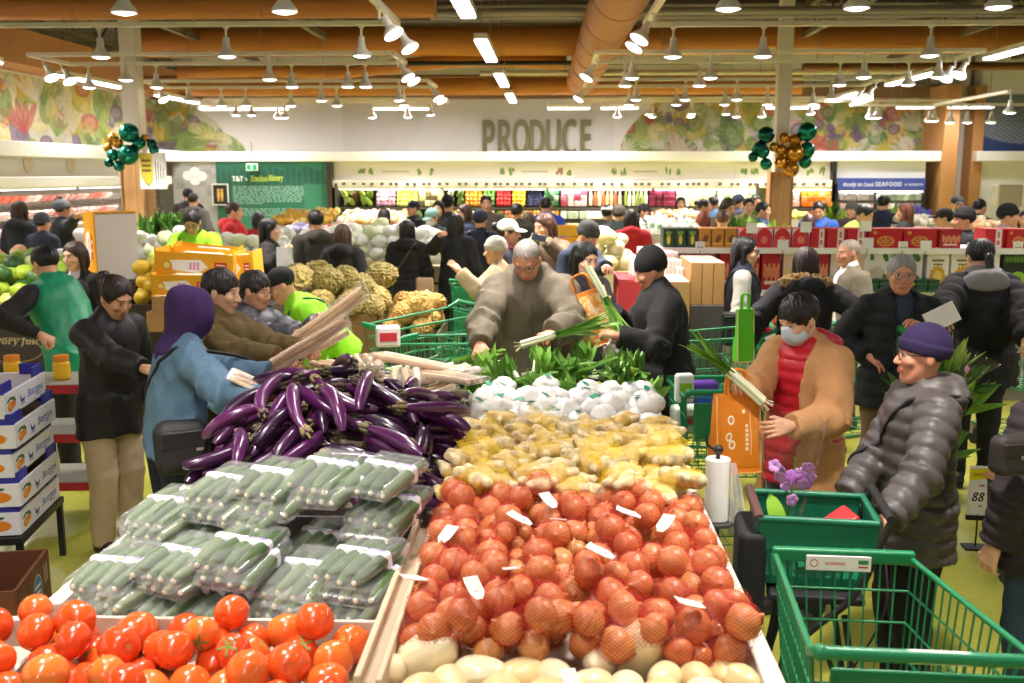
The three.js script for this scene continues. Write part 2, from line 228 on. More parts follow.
      if (sp.open) { const wd = sp.open[0] + (sp.open[1] - sp.open[0]) * clamp((Y - .7) / .7, 0, 1), e = Math.max(Math.abs(X - (sp.open[2] || 0)) - wd, .02 - Z); d = Math.max(d, -e); }
      let rel = 9, u = 0; if (hasS) for (const k of ar) { let e = k.u(x, y, z); const g = sx(k.v(x, y, z), (x - k.a.T.x) * k.a.F.x + (y - k.a.T.y) * k.a.F.y + (z - k.a.T.z) * k.a.F.z + .012, .008); e = sm(e, g, .025); if (e < rel) { rel = e; const du = k.u(x, y, z); u = du < g ? (x - k.a.S.x) * (k.a.E.x - k.a.S.x) / .29 + (y - k.a.S.y) * (k.a.E.y - k.a.S.y) / .29 + (z - k.a.S.z) * (k.a.E.z - k.a.S.z) / .29 : .29 + (x - k.a.E.x) * k.a.F.x + (y - k.a.E.y) * k.a.F.y + (z - k.a.E.z) * k.a.F.z; } }
      const onArm = rel < d - .01; d = sm(d, rel, .022);
      if (Math.abs(d) < .05) {
        if (qa) { const v = onArm ? u : Y; d -= qa * (Math.pow(Math.abs(Math.sin(Math.PI * v / sp.quilt)), .55) - .6); d += .003 * vnoise(x * 30, y * 30, z * 30); }
        d += fo * (vnoise(x * 9 + 3, y * 6, z * 9) + .5 * vnoise(x * 22, (y + x) * 12, z * 22)); if (!qa) { const r1 = 1 - Math.abs(vnoise(x * 7 + z * 4 + 9, (y * 5 + x * 5), z * 7)), r2 = 1 - Math.abs(vnoise(x * 15, y * 8 - x * 9 + 4, z * 15)); d -= fo * (.9 * r1 * r1 * r1 + .5 * r2 * r2 * r2 - .3); } if (onArm) d += fo * .7 * Math.sin(u * 55 + vnoise(x * 12, y * 12, z * 12) * 3) * smooth(.12, .02, Math.abs(u - .29));
      }
      return d;
    };
    fn.hem = hem; fn.b = b; return fn;
  };
  const bounds = (sp) => { const m = .13 + (sp.bulk ?? .02) + (sp.flare ?? 0) * .3; return [[t.lo[0] - m, Math.min(sp.hem ?? .84, .8, t.lo[1] + 9) - .05, t.lo[2] - m], [t.hi[0] + m, t.hi[1] + m + .1, t.hi[2] + m]]; };
  for (const a of arms) { t.lo[1] = Math.min(t.lo[1], a.T.y - .1); }
  const wear = (name, sp) => {
    const fn = topSDF(sp), c = lin(sp.color), c2 = sp.color2 != null ? lin(sp.color2) : null; let [lo, hi] = bounds(sp); lo[1] = Math.min(lo[1], ...arms.map(a => Math.min(a.T.y, a.E.y) - .12));
    const mx = (f ? .165 : .19) + .2; lo[0] = Math.min(lo[0], -mx); hi[0] = Math.max(hi[0], mx); lo[2] = Math.min(lo[2], -.32); hi[2] = Math.max(hi[2], .32);
    const g = sdfGeo(fn, lo, hi, cC, (x, y, z) => { const n = 1 + .1 * vnoise(x * 14, y * 14, z * 14) + .06 * vnoise(x * 60, y * 60, z * 60); let k = c; if (c2 && sp.pattern) k = sp.pattern(x, y, z) ? c2 : c; return [k[0] * n, k[1] * n, k[2] * n]; });
    const m = mesh(name, g, vmat(sp.rough ?? .85), t); return { m, fn };
  };
  const out = {};
  if (o.shirt) out.shirt = wear('shirt', { sleeves: false, ...o.shirt });
  out.top = wear(o.top.name || 'jacket', o.top);
  if (o.vest) out.vest = wear(o.vest.name || 'vest', { sleeves: false, ...o.vest });
  const surf = (fn, x, y, z0) => { const p = J(x, y, 0); let z = z0; const st = z0 > 0 ? -1 : 1; const P = J(x, y, z0), dv = V(0, 0, st).applyQuaternion(Rt); for (let i = 0; i < 60; i++) { const d = fn(P.x, P.y, P.z); if (d < .002) break; P.addScaledVector(dv, Math.max(.004, d * .7)); } return P; };
  const outer = (out.vest || out.top).fn;
  if (o.zip) { const pts = []; for (let y = Math.max(.86, (o.vest || o.top).hem ?? .86) + .02; y < 1.4; y += .04) pts.push(surf(outer, o.zip.x || 0, y, .45)); mesh('zip', tube(pts, .006, 30, 6), mat(o.zip.color ?? 0x222222, .4), t); }
  if (o.strap) { const sd = o.strap.side, fr = [], bk = []; for (let k = 0; k <= 12; k++) { const u = k / 12, x = mix(sd * .115, -sd * .19, u), y = mix(1.43, .98, u); fr.push(surf(outer, x, y, .5)); bk.push(surf(outer, x, y, -.5)); } const lp = [...fr, ...bk.reverse()]; mesh('bag_strap', tube(lp, .01, 80, 6, true), mat(o.strap.color ?? 0x1c1a1a, .6), t); }
  if (o.pack) mesh('bag_strap', [tube([[.11, 1.43, -.12], [.125, 1.45, 0], [.12, 1.32, .17], [.14, 1.1, .16]].map(p => J(...p)), .02, 24, 6), tube([[-.11, 1.43, -.12], [-.125, 1.45, 0], [-.12, 1.32, .17], [-.14, 1.1, .16]].map(p => J(...p)), .02, 24, 6)], mat(o.pack, .7), t);
  { // trousers and shoes
    const lg = o.legs || {}, c = lin(lg.color ?? 0x1b1b1f), k = lg.bulk ?? .012, pv = ell([0, .92, 0], [.168 * (f ? 1 : 1.02), .13, .125]), L = legs.map(l => [cap(l.H, .088 + k, l.K, .064 + k), cap(l.K, .064 + k, l.A, (lg.cuff ?? .05) + k)]);
    const st = Math.abs(step) + .16; mesh(lg.name || 'trousers', sdfGeo((x, y, z) => { let d = pv(x, y, z); for (const [a, b] of L) d = sm(d, sm(a(x, y, z), b(x, y, z), .02), .03); d = Math.max(d, .05 - y); return Math.abs(d) < .04 ? d + .006 * vnoise(x * 14, y * 10, z * 14) + .004 * vnoise(x * 30, y * 30, z * 30) : d; }, [-.26, .02, -st - .06], [.26, 1.08, st + .06], cC, (x, y, z) => { const n = 1 + .12 * vnoise(x * 12, y * 12, z * 12); return gray3(c, n); }), vmat(.85), t);
    const sh = cached('shoe' + lod, () => { const a = ell([0, .04, .05], [.046, .042, .145]), h = ell([0, .065, -.035], [.042, .06, .055]), sl = ell([0, .012, .045], [.05, .02, .152]); return sdfGeo((x, y, z) => Math.max(sm(sm(a(x, y, z), h(x, y, z), .03), sl(x, y, z), .006), -y + .001, y - .115), [-.07, -.01, -.13], [.07, .13, .22], lod > 1 ? .016 : .008); });
    for (const l of legs) { const m = mesh('shoe', sh, mat(o.shoes ?? 0x18181a, .6), t); m.position.set(l.A[0], 0, l.A[2]); m.rotation.y = Math.sign(l.A[0]) * .15; }
  }
  const onHead = (name, g, m) => { const x = mesh(name, g, m, t); x.position.copy(hc); x.quaternion.copy(Rh); return x; };
  if (o.hair && o.hair.style !== 'none') onHead('hair', cached('hair' + o.hair.style + lod, () => sdfGeo(hairSDF(o.hair.style), [-.16, o.hair.style === 'verylong' ? -.56 : -.45, -.24], [.16, .17, .13], lod > 1 ? .01 : .0052)), mat(o.hair.color ?? 0x15110f, .48));
  if (o.hat) { const hm = onHead(o.hat.name || 'hat', cached('hat' + o.hat.kind + lod, () => sdfGeo(hatSDF(o.hat.kind), [-.16, -.33, -.19], [.16, .22, .2], lod > 1 ? .01 : .0055)), mat(o.hat.color, .9)); if (o.hat.pom) mesh('pom_pom', ball(.035, 0, .165, -.02, 12), mat(o.hat.pom, .95), hm); if (o.hat.patch) mesh('patch', box(.05, .035, .006, 0, .045, .096, .002), mat(o.hat.patch, .7), hm); }
  if (o.glasses) onHead('glasses', [...[-1, 1].flatMap(sd => [place(new THREE.TorusGeometry(.021, .0014, 6, 20), sd * .032, .009, .1), bar([sd * .053, .012, .098], [sd * .082, .012, -.01], .002, 5)]), bar([-.011, .012, .102], [.011, .012, .102], .002, 5)], mat(o.glasses === true ? 0x1a1614 : o.glasses, .4));
  if (o.mask) { const a = ell([0, -.05, .046], [.066, .062, .068]), b = ell([0, -.02, .085], [.03, .04, .034]); const mk = onHead('face_mask', cached('mask' + lod, () => sdfGeo((x, y, z) => Math.max(sm(a(x, y, z), b(x, y, z), .02) + .0018 * Math.abs(Math.sin(y * 190)), .012 - z, y - .012, -.122 - y), [-.09, -.14, -.02], [.09, .04, .14], .0045)), mat(o.mask, .85)); for (const sd of [-1, 1]) mesh('ear_loop', tube([[sd * .058, -.01, .045], [sd * .086, .014, -.01], [sd * .086, -.02, -.018], [sd * .055, -.085, .04]], .0016, 12, 4), mat(0xf2f2f0, .7), mk); }
  //bar([sd * .058, -.01, .045], [sd * .084, .012, -.01], .0016, 4), bar([sd * .055, -.085, .04], [sd * .084, -.02, -.015], .0016, 4)]), mat(0xf2f2f0, .7), mk); }
  if (o.scarf) { const sc = mesh('scarf', [0, 1, 2].map(i => { const g = new THREE.TorusGeometry(.085 + i * .008, .032, 10, 30); g.rotateX(Math.PI / 2 + .15); const p = J(0, 1.415 + i * .03 - .02, .005); return g.applyQuaternion(Rt).translate(p.x, p.y, p.z); }), mat(o.scarf, .9), t); }
  if (o.fur) { const g = new THREE.TorusGeometry(.125, .05, 28, 110); g.scale(1.1, .85, 1); g.rotateX(Math.PI / 2 + .35); deform(g, v => { const n = 1 + .1 * vnoise(v.x * 60, v.y * 60, v.z * 60) + .08 * vnoise(v.x * 140, v.y * 140, v.z * 140) + .1 * vnoise(v.x * 300, v.y * 300, v.z * 300); v.multiplyScalar(n); }); const p = J(0, 1.435, -.03); g.applyQuaternion(Rt).translate(p.x, p.y, p.z); mesh('fur_trim', paint(g, (x, y, z) => gray3(lin(o.fur), 1 + .35 * vnoise(x * 90, y * 90, z * 90))), vmat(.95), t); }
  if (o.bow) mesh('headband', place(new THREE.TorusGeometry(.092, .01, 8, 30), 0, 0, 0, -.35, 0, 0).translate(hc.x, hc.y + .045, hc.z + .0), mat(o.bow, .5), t);
  delete t.lo; delete t.hi; delete t.userData.hands;
  t.updateMatrixWorld(true);
  return { t, s, J, local, outer, arms, world: v => t.localToWorld(v.clone()), hand: i => t.localToWorld(arms[i].T.clone().addScaledVector(arms[i].F, .07).addScaledVector(arms[i].pn, .02)), handDir: i => arms[i].F.clone().applyAxisAngle(V(0, 1, 0), yaw) };
}

// ---------- the shop's shell
const XL = -9.25, XR = 12.5, ZB = -23.6, ZF = 5, CEIL = 5.3, WALL_X1 = 8.65;
const whiteWall = mat(0xe9e4da, 0.75), fasciaWhite = mat(0xf1ede6, 0.5), ductBrown = mat(0xb4702c, 0.55), ductDark = mat(0x7d4e24, 0.6), deckDark = mat(0x4d443b, 0.85), steel = mat(0x9a9288, 0.5, { metalness: 0.4 }), railWhite = mat(0xefe6d8, 0.45), blackMetal = mat(0x1b1a19, 0.5), woodPost = mat(0xc08a55, 0.5);
{
  const fl = canvasTex(1024, 1024, (c, w, h) => {
    const im = c.createImageData(w, h), s = 1 / 40;
    for (let y = 0; y < h; y++) for (let x = 0; x < w; x++) { const i = (y * w + x) * 4, n = vnoise(x * s, y * s, 1) * 5 + vnoise(x * .11, y * .11, 2) * 5 + vnoise(x * .5, y * .5, 3) * 6; im.data[i] = 172 + n; im.data[i + 1] = 172 + n; im.data[i + 2] = 70 + n * .7; im.data[i + 3] = 255; }
    c.putImageData(im, 0, 0);
  }, { repeat: [8, 10] });
  const m = new THREE.MeshPhysicalMaterial({ map: fl, roughness: 0.32, clearcoat: 0.25, clearcoatRoughness: 0.25 });
  struct('floor', span(XL - .3, XR + .3, -.2, 0, ZB - .3, ZF + .3), m);
}
struct('ceiling', span(XL - .3, XR + .3, CEIL, CEIL + .2, ZB - .3, ZF + .3), deckDark);
{ // ribs of the steel deck
  const c = scene.getObjectByName('ceiling');
  for (let z = ZB + 1; z < -8; z += 0.9) struct('deck_rib', span(XL, XR, CEIL - .07, CEIL, z, z + .35), mat(0x6f655a, 0.7), c);
}
const wallBack = struct('wall_back', span(XL - .3, XR + .3, 0, CEIL, ZB - .3, ZB), whiteWall);
const wallLeft = struct('wall_left', span(XL - .3, XL, 0, CEIL, ZB, ZF), whiteWall);
const wallRight = struct('wall_right', span(XR, XR + .3, 0, CEIL, ZB, ZF), whiteWall);
struct('wall_front', span(XL - .3, XR + .3, 0, CEIL, ZF, ZF + .3), whiteWall);

// painted-print murals: vegetables and fruit
function drawProduce(c, w, h, n, seed, clearFrom, tall) {
  const r = rng(seed), pal = ['#7d9a4c', '#a8b763', '#5d7f45', '#d9c24a', '#e2d68b', '#b8524a', '#8fae58', '#6f5585', '#6f9048', '#e6dfd0', '#ddd5b8', '#c9b23a', '#8fa05e', '#d0a03c'];
  c.fillStyle = '#d2cfb0'; c.fillRect(0, 0, w, h);
  for (let i = 0; i < n; i++) {
    const x = r() * w, y = r() * h, s = h * (.1 + .13 * r()), col = pal[Math.floor(r() * pal.length)], t = r(); if (clearFrom && !clearFrom(x / w, y / h)) continue;
    c.save(); c.translate(x, y); c.rotate((r() - .5) * (tall ? .6 : 2)); c.globalAlpha = .6; c.fillStyle = col; c.strokeStyle = 'rgba(70,60,40,.25)'; c.lineWidth = 1.2;
    if (t < .34) { c.beginPath(); c.ellipse(0, 0, s * .8, s * .75, 0, 0, 7); c.fill(); c.stroke(); c.fillStyle = 'rgba(255,255,235,.35)'; c.beginPath(); c.ellipse(0, 0, s * .5, s * .45, 0, 0, 7); c.fill(); for (let k = 0; k < 9; k++) { const a = k * .7; c.strokeStyle = 'rgba(140,60,45,.45)'; c.beginPath(); c.moveTo(0, 0); c.lineTo(Math.cos(a) * s * .5, Math.sin(a) * s * .45); c.stroke(); } }
    else if (t < .62) { c.beginPath(); c.moveTo(0, -s * 1.5); c.bezierCurveTo(s * .9, -s * .7, s * .8, s * 1.3, 0, s * 1.4); c.bezierCurveTo(-s * .8, s * 1.3, -s * .9, -s * .7, 0, -s * 1.5); c.fill(); c.stroke(); c.strokeStyle = 'rgba(240,240,210,.5)'; c.beginPath(); c.moveTo(0, -s); c.lineTo(0, s); c.stroke(); }
    else if (t < .82) { for (let k = 0; k < 5; k++) { c.beginPath(); c.ellipse((k - 2) * s * .3, -Math.abs(k - 2) * -s * .12, s * .22, s * 1.1, (k - 2) * .3, 0, 7); c.fill(); c.stroke(); } }
    else { for (let k = 0; k < 6; k++) { c.beginPath(); c.ellipse(Math.cos(k) * s * .5, Math.sin(k * 1.7) * s * .5, s * .35, s * .35, 0, 0, 7); c.fill(); c.stroke(); } }
    c.restore();
  }
}
const FB = W(500, 161.5, 22.3).y, MT = 3.8;       // underside of the white fascia, top of the murals
const leftPrint = printMat(1536, 192, (c, w, h) => drawProduce(c, w, h, 380, 11, null, true), .7);
struct('mural_print', place(new THREE.PlaneGeometry(18, MT - FB - .22), XL + .03, (MT + FB + .22) / 2, ZB + 9, 0, Math.PI / 2), leftPrint, wallLeft);
const backPrintL = printMat(512, 384, (c, w, h) => { drawProduce(c, w, h, 150, 5, (x, y) => y > x * 1.1 - .12); const g = c; g.fillStyle = '#e9e4da'; g.beginPath(); g.moveTo(w * .42, 0); g.bezierCurveTo(w * .45, h * .3, w * .7, h * .3, w * .75, h * .6); g.bezierCurveTo(w * .85, h * .7, w * .97, h * .75, w, h * .98); g.lineTo(w, 0); g.fill(); }, .7);
struct('mural_print', sheet(2.1, MT - FB - .22, XL + 1.06, (MT + FB + .22) / 2, ZB + .03), backPrintL, wallBack);
const rightPrint = printMat(1024, 192, (c, w, h) => { drawProduce(c, w, h, 330, 23); c.fillStyle = '#e9e4da'; c.beginPath(); c.moveTo(0, 0); c.lineTo(w * .13, 0); c.bezierCurveTo(w * .1, h * .35, w * .03, h * .45, w * .02, h); c.lineTo(0, h); c.fill(); }, .7);
{ const x0 = W(615, 130, 23.2).x; struct('mural_print', sheet(WALL_X1 - x0 - .2, MT - FB - .22, (WALL_X1 + x0 - .2) / 2, (MT + FB + .22) / 2, ZB + .03), rightPrint, wallBack); }
{ // pale hexagon-pattern paper behind the lettering
  const hexPrint = printMat(1024, 192, (c, w, h) => { c.fillStyle = '#e6e1d7'; c.fillRect(0, 0, w, h); c.strokeStyle = '#d3cdbf'; for (let y = 0; y < 20; y++) for (let x = 0; x < 90; x++) { const X = x * 12 + (y % 2) * 6, Y = y * 10; c.globalAlpha = .3 + .7 * (Math.sin(x * .31 + y * .17) > 0); c.beginPath(); for (let k = 0; k < 7; k++) c.lineTo(X + 6 * Math.sin(k * Math.PI / 3), Y + 6 * Math.cos(k * Math.PI / 3)); c.stroke(); } }, .75);
  const x0 = W(338, 130, 23.2).x, x1 = W(615, 130, 23.2).x; struct('pattern_print', sheet(x1 - x0, MT - FB - .22, (x0 + x1) / 2, (MT + FB + .22) / 2, ZB + .02), hexPrint, wallBack);
}
// "PRODUCE" in olive brown letters
{
  const t = thing('produce_sign', 'large olive brown PRODUCE lettering mounted on the white back wall', 'sign', [W(537, 137, 23.1).x, W(537, 137, 23.1).y, ZB + .05]);
  const m = mat(0x7d7548, 0.55); const word = 'PRODUCE', adv = (593 - 480) / 1000 * 23 / 7; [...word].forEach((ch, i) => { const g = textGeo(ch, .82, .07, 'sans_bold', .54); g.translate((i - 3) * adv, 0, 0); mesh('letter', g, m, t); });
}
// white fascia that runs round the coolers, brown head beams over the murals
struct('trim_fascia', [span(XL + .9, WALL_X1 - .2, FB, FB + .22, ZB, ZB + 1.25, .02), span(XL, XL + .95, FB, FB + .24, ZB, -4, .02)], fasciaWhite);
struct('trim_beam', [span(XL, WALL_X1, MT, MT + .25, ZB, ZB + .3)], mat(0x8c6a4a, .6));
struct('trim_soffit', [span(XL, XL + .7, MT + .05, MT + .62, ZB, -8)], mat(0xb97f4a, .6));
// right end: wood post, white return, second post, blue mural
struct('trim_post', [span(WALL_X1 - .2, WALL_X1 + .12, 0, MT + .2, ZB, ZB + 1.3, .02)], woodPost);
struct('trim_post', [span(W(963, 150, 22.8).x, W(974, 150, 22.8).x, 0, MT + .2, ZB + .4, ZB + .9, .02)], woodPost);
struct('wall_return', span(WALL_X1 + .12, W(966, 150, 22.8).x, 0, CEIL, ZB, ZB + .42), mat(0xd9d6d0, .8));
{
  const x0 = W(973, 150, 22.6).x, blue = printMat(512, 384, (c, w, h) => {
    c.fillStyle = '#2c3f74'; c.fillRect(0, 0, w, h); c.strokeStyle = 'rgba(140,160,200,.22)'; for (let i = -20; i < 60; i++) { c.beginPath(); c.moveTo(i * 14, 0); c.lineTo(i * 14 + 160, h); c.stroke(); }
    c.save(); c.beginPath(); c.arc(w * .34, h * .2, h * .66, 0, 7); c.clip(); c.fillStyle = '#34415f'; c.fillRect(0, 0, w, h); c.strokeStyle = '#b9bfc9'; c.lineWidth = 2; for (let y = -2; y < 26; y++) for (let x = -2; x < 28; x++) for (let k = 1; k < 4; k++) { c.beginPath(); c.arc(x * 24 + (y % 2) * 12, y * 14, k * 4, Math.PI, 0); c.stroke(); } c.restore();
  }, .6);
  struct('wall_seafood', [span(x0, XR, 0, CEIL, ZB, ZB + .8)], mat(0xeeeae2, .7));
  struct('mural_print', sheet(XR - x0 - .1, MT - FB - .2, (x0 + XR) / 2, (MT + FB + .2) / 2, ZB + .83), blue, scene.getObjectByName('wall_seafood'));
  struct('trim_fascia', span(x0 - .1, XR, FB, FB + .22, ZB + .8, ZB + 1.1, .02), fasciaWhite);
}

// ---------- ducts, conduits and lamps overhead
function ductRun(label, a, b, r, m, seams = 8, turn) {
  const A = V(...a), B = V(...b), t = thing('air_duct', label, 'duct'), n = Math.max(1, Math.round(A.distanceTo(B) / 1.6));
  mesh('duct_pipe', bar(A, B, r, 32), m, t);
  for (let i = 0; i <= n; i++) { const p = A.clone().lerp(B, i / n), q = B.clone().sub(A).normalize().multiplyScalar(.02); mesh('seam_ring', bar(p.clone().sub(q), p.clone().add(q), r + .008, 32), m, t); }
  return t;
}
{
  const h = CAM_H + 1.87;
  ductRun('large round brown air duct running from overhead towards the back wall', [W(622, 0, 11.3).x, h, -7.5], [W(580, 86, 21.8).x, h, -20.9], .3, ductBrown);
  ductRun('thick brown air duct crossing the ceiling behind the nearest light tracks', [W(140, 41, 19.3).x, CAM_H + 2.45, -19.3], [W(1010, 40, 19.3).x, CAM_H + 2.45, -19.3], .27, ductBrown);
  ductRun('lower brown air duct crossing just before the back wall', [XL + .9, CAM_H + 1.8, -21.2], [W(800, 86, 21).x, CAM_H + 1.8, -21.2], .19, ductBrown);
  ductRun('brown air duct at the top left edge of the picture', [XL + .5, CAM_H + 2.03, -12.5], [W(433, 5, 12.5).x, CAM_H + 2.03, -12.5], .17, ductBrown);
  const fx = thing('air_duct', 'bent flexible brown duct sagging between the crossing ducts', 'duct'); mesh('duct_pipe', tube([W(178, 72, 19.5), W(260, 70, 19.5), W(330, 72, 19.5), W(390, 67, 19.5), W(470, 60, 19.5), W(566, 63, 19.5)], .13, 60, 16), ductBrown, fx);
  const con = (label, y, d, x0, x1, r, m = steel) => tag(mesh('conduit', bar(W(x0, y, d).setZ(-d), W(x1, y, d).setZ(-d), r, 10), m), label, 'pipe');
  con('grey conduit near the picture top right of centre', 12, 13, 433, 1100, .05); con('second grey conduit just under the topmost conduit', 17, 13.2, 430, 1100, .03);
  con('thin black pipe between the two crossing brown ducts', 63, 18.6, 150, 720, .04, blackMetal); con('dark pipe above the lower crossing duct', 76, 20.2, 130, 800, .03, ductDark);
  con('pale pipe under the thick crossing duct', 73, 19.8, 480, 900, .05, mat(0xcfc7bb, .6)); con('brown pipe at the right under the thick duct', 68, 18.4, 800, 1060, .07, ductDark);
  const j = (label, x, d0) => { const t = thing('roof_joist', label, 'joist'); for (const [dy, r] of [[0, .05], [.5, .05]]) mesh('chord', span(x - r, x + r, 4.55 + dy, 4.65 + dy, -23, d0), mat(0x6b5f52, .6), t); for (let z = -23; z < d0 - .6; z += 1.2) { mesh('web', bar([x, 4.6, z], [x, 5.1, z + .6], .02, 6), mat(0x6b5f52, .6), t); mesh('web', bar([x, 5.1, z + .6], [x, 4.6, z + 1.2], .02, 6), mat(0x6b5f52, .6), t); } };
  j('steel roof joist above the left wall mural', -8.6, -10); j('steel roof joist left of the white left pillar', -6.6, -10); j('steel roof joist over the left produce aisle', -4.2, -10); j('steel roof joist over the right produce aisle', 4.6, -10); j('steel roof joist above the right pillar', 7.4, -10); j('steel roof joist at the far right of the ceiling', 10, -10);
}
const glowTube = new THREE.MeshStandardMaterial({ color: 0xffffff, emissive: LAMP_WHITE, emissiveIntensity: 7 });
const glowBulb = new THREE.MeshStandardMaterial({ color: 0xffffff, emissive: LAMP_WARM, emissiveIntensity: 9 });
// linear lamps: a white channel, a glowing diffuser and an area light just below it
function linearLamp(label, x, y, z, len, along, group, drop = 1.2) {
  const t = thing('linear_light', label, 'ceiling light', [x, y, z], along === 'z' ? 0 : Math.PI / 2, group);
  mesh('housing', box(.16, .07, len, 0, .05, 0, .01), railWhite, t);
  mesh('diffuser', box(.15, .03, len - .04, 0, 0, 0, .01), glowTube, t);
  for (const s of [-1, 1]) mesh('hanger_wire', bar([0, .08, s * len * .4], [0, CEIL - y, s * len * .4], .006, 5), steel, t);
  const l = new THREE.RectAreaLight(LAMP_WHITE, TUBE_LIGHT, .14, len - .06); l.rotation.x = -Math.PI / 2; l.position.set(0, -.02, 0); l.castShadow = true; t.add(l); l.name = 'tube_light'; return t;
}
{
  const rowName = { x: 0 };
  for (const [x, nm] of [[-.82, 'middle'], [5.85, 'right'], [-7.7, 'left']]) {
    const zs = [[-20.9, 'farthest'], [-17, 'second farthest'], [-13, 'third farthest'], [-9.1, 'fourth farthest'], [-5.1, 'fifth farthest'], [-1.1, 'nearest'], [2.9, 'rearmost']];
    for (const [z, w] of zs) { linearLamp(`bright linear ceiling light, ${w} in the ${nm} row running towards the back wall`, x, 3.62, z, 2.2, 'z', 'linear ceiling lights'); }
  }
  for (const [a, b, w] of [[197, 287, 'above the green history panel'], [372, 432, 'left of the PRODUCE letters'], [547, 590, 'over the last PRODUCE letters'], [600, 638, 'right of the PRODUCE letters'], [763, 815, 'over the right mural by the pillar'], [890, 926, 'at the right end of the fruit mural'], [940, 984, 'in front of the white return wall']]) { const A = W(a, 109, 21.8), B = W(b, 109, 21.8); linearLamp(`thin bright linear light ${w}`, (A.x + B.x) / 2, A.y, -21.7, B.x - A.x, 'x', 'crosswise linear lights at the back', 1); }
}
// track lighting: white rails in rectangular loops with hanging spot heads
const headGeo = {
  stem: merge([cyl(.012, .012, .1, 0, -.05, 0, 8), box(.05, .03, .03, 0, -.005, 0)]),
  cup: lathe([[.03, -.1], [.034, -.16], [.04, -.2], [.068, -.235], [.088, -.262], [.092, -.285], [.086, -.285], [.08, -.265], [.03, -.21], [.0, -.2]], 20),
  bulb: lathe([[.084, -.272], [.07, -.287], [.04, -.297], [0, -.3]], 20),
};
const chrome = mat(0xe9e4da, 0.3, { metalness: 0.15 });
function spotHead(label, x, y, z, tiltX, tiltZ, on, group) {
  const t = thing('spot_light', label, 'spot light', [x, y, z], 0, group); t.scale.setScalar(1.05);
  mesh('stem', headGeo.stem, railWhite, t);
  const cup = mesh('reflector_cup', headGeo.cup, chrome, t); const b = mesh('bulb_face', headGeo.bulb, glowBulb, cup); cup.position.y = 0; cup.rotation.set(tiltX, 0, tiltZ);
  if (on) { const l = new THREE.SpotLight(LAMP_WARM, SPOT_LIGHT, 0, .75, .6, 2); l.position.set(0, -.32, 0); l.target.position.set(0, -3, 0); l.castShadow = true; l.shadow.radius = 4; l.name = 'spot_lamp'; cup.add(l); cup.add(l.target); l.target.name = 'aim'; }
  return t;
}
function trackLoop(label, where, x0, x1, z0, z1, y, spots, sideSpots, rails = 'fblr') {
  const t = thing('light_track', label, 'light track'), r = .024;
  if (rails.includes('f')) mesh('rail', span(x0, x1, y - r, y + r, z0 - .03, z0 + .03), railWhite, t);
  if (rails.includes('b')) mesh('rail', span(x0, x1, y - r, y + r, z1 - .03, z1 + .03), railWhite, t);
  if (rails.includes('l')) mesh('rail', span(x0 - .03, x0 + .03, y - r, y + r, z0, z1), railWhite, t);
  if (rails.includes('r')) mesh('rail', span(x1 - .03, x1 + .03, y - r, y + r, z0, z1), railWhite, t);
  for (let x = x0 + .8; x < x1; x += 2.2) mesh('hanger_wire', bar([x, y, (x * 7 | 0) % 2 ? z0 : z1], [x, CEIL, (x * 7 | 0) % 2 ? z0 : z1], .005, 4), steel, t);
  const g = 'track spot heads ' + where;
  const on_ = ['first', 'second', 'third', 'fourth', 'fifth', 'sixth'], cnt = {}; spots.forEach(([x, back], i) => spotHead(`white spot head ${where}, ${on_[cnt[back] = (cnt[back] ?? -1) + 1]} from left on the ${back ? 'far' : 'near'} rail`, clamp(x, x0 + .02, x1 - .02), y - r, back ? z1 : z0, 0, 0, i % 2 === 0, g + (back ? ' far rail' : ' near rail')));
  sideSpots.forEach(([x, f], i) => spotHead(`tilted white spot head ${where} at its ${x < (x0 + x1) / 2 ? 'left' : 'right'} end, ${f > .5 ? 'farther' : 'nearer'} one`, clamp(x, x0, x1), y - r, mix(z0, z1, f), -.3, x < 0 ? .5 : -.5, f > .5, g + ' loop end'));
}
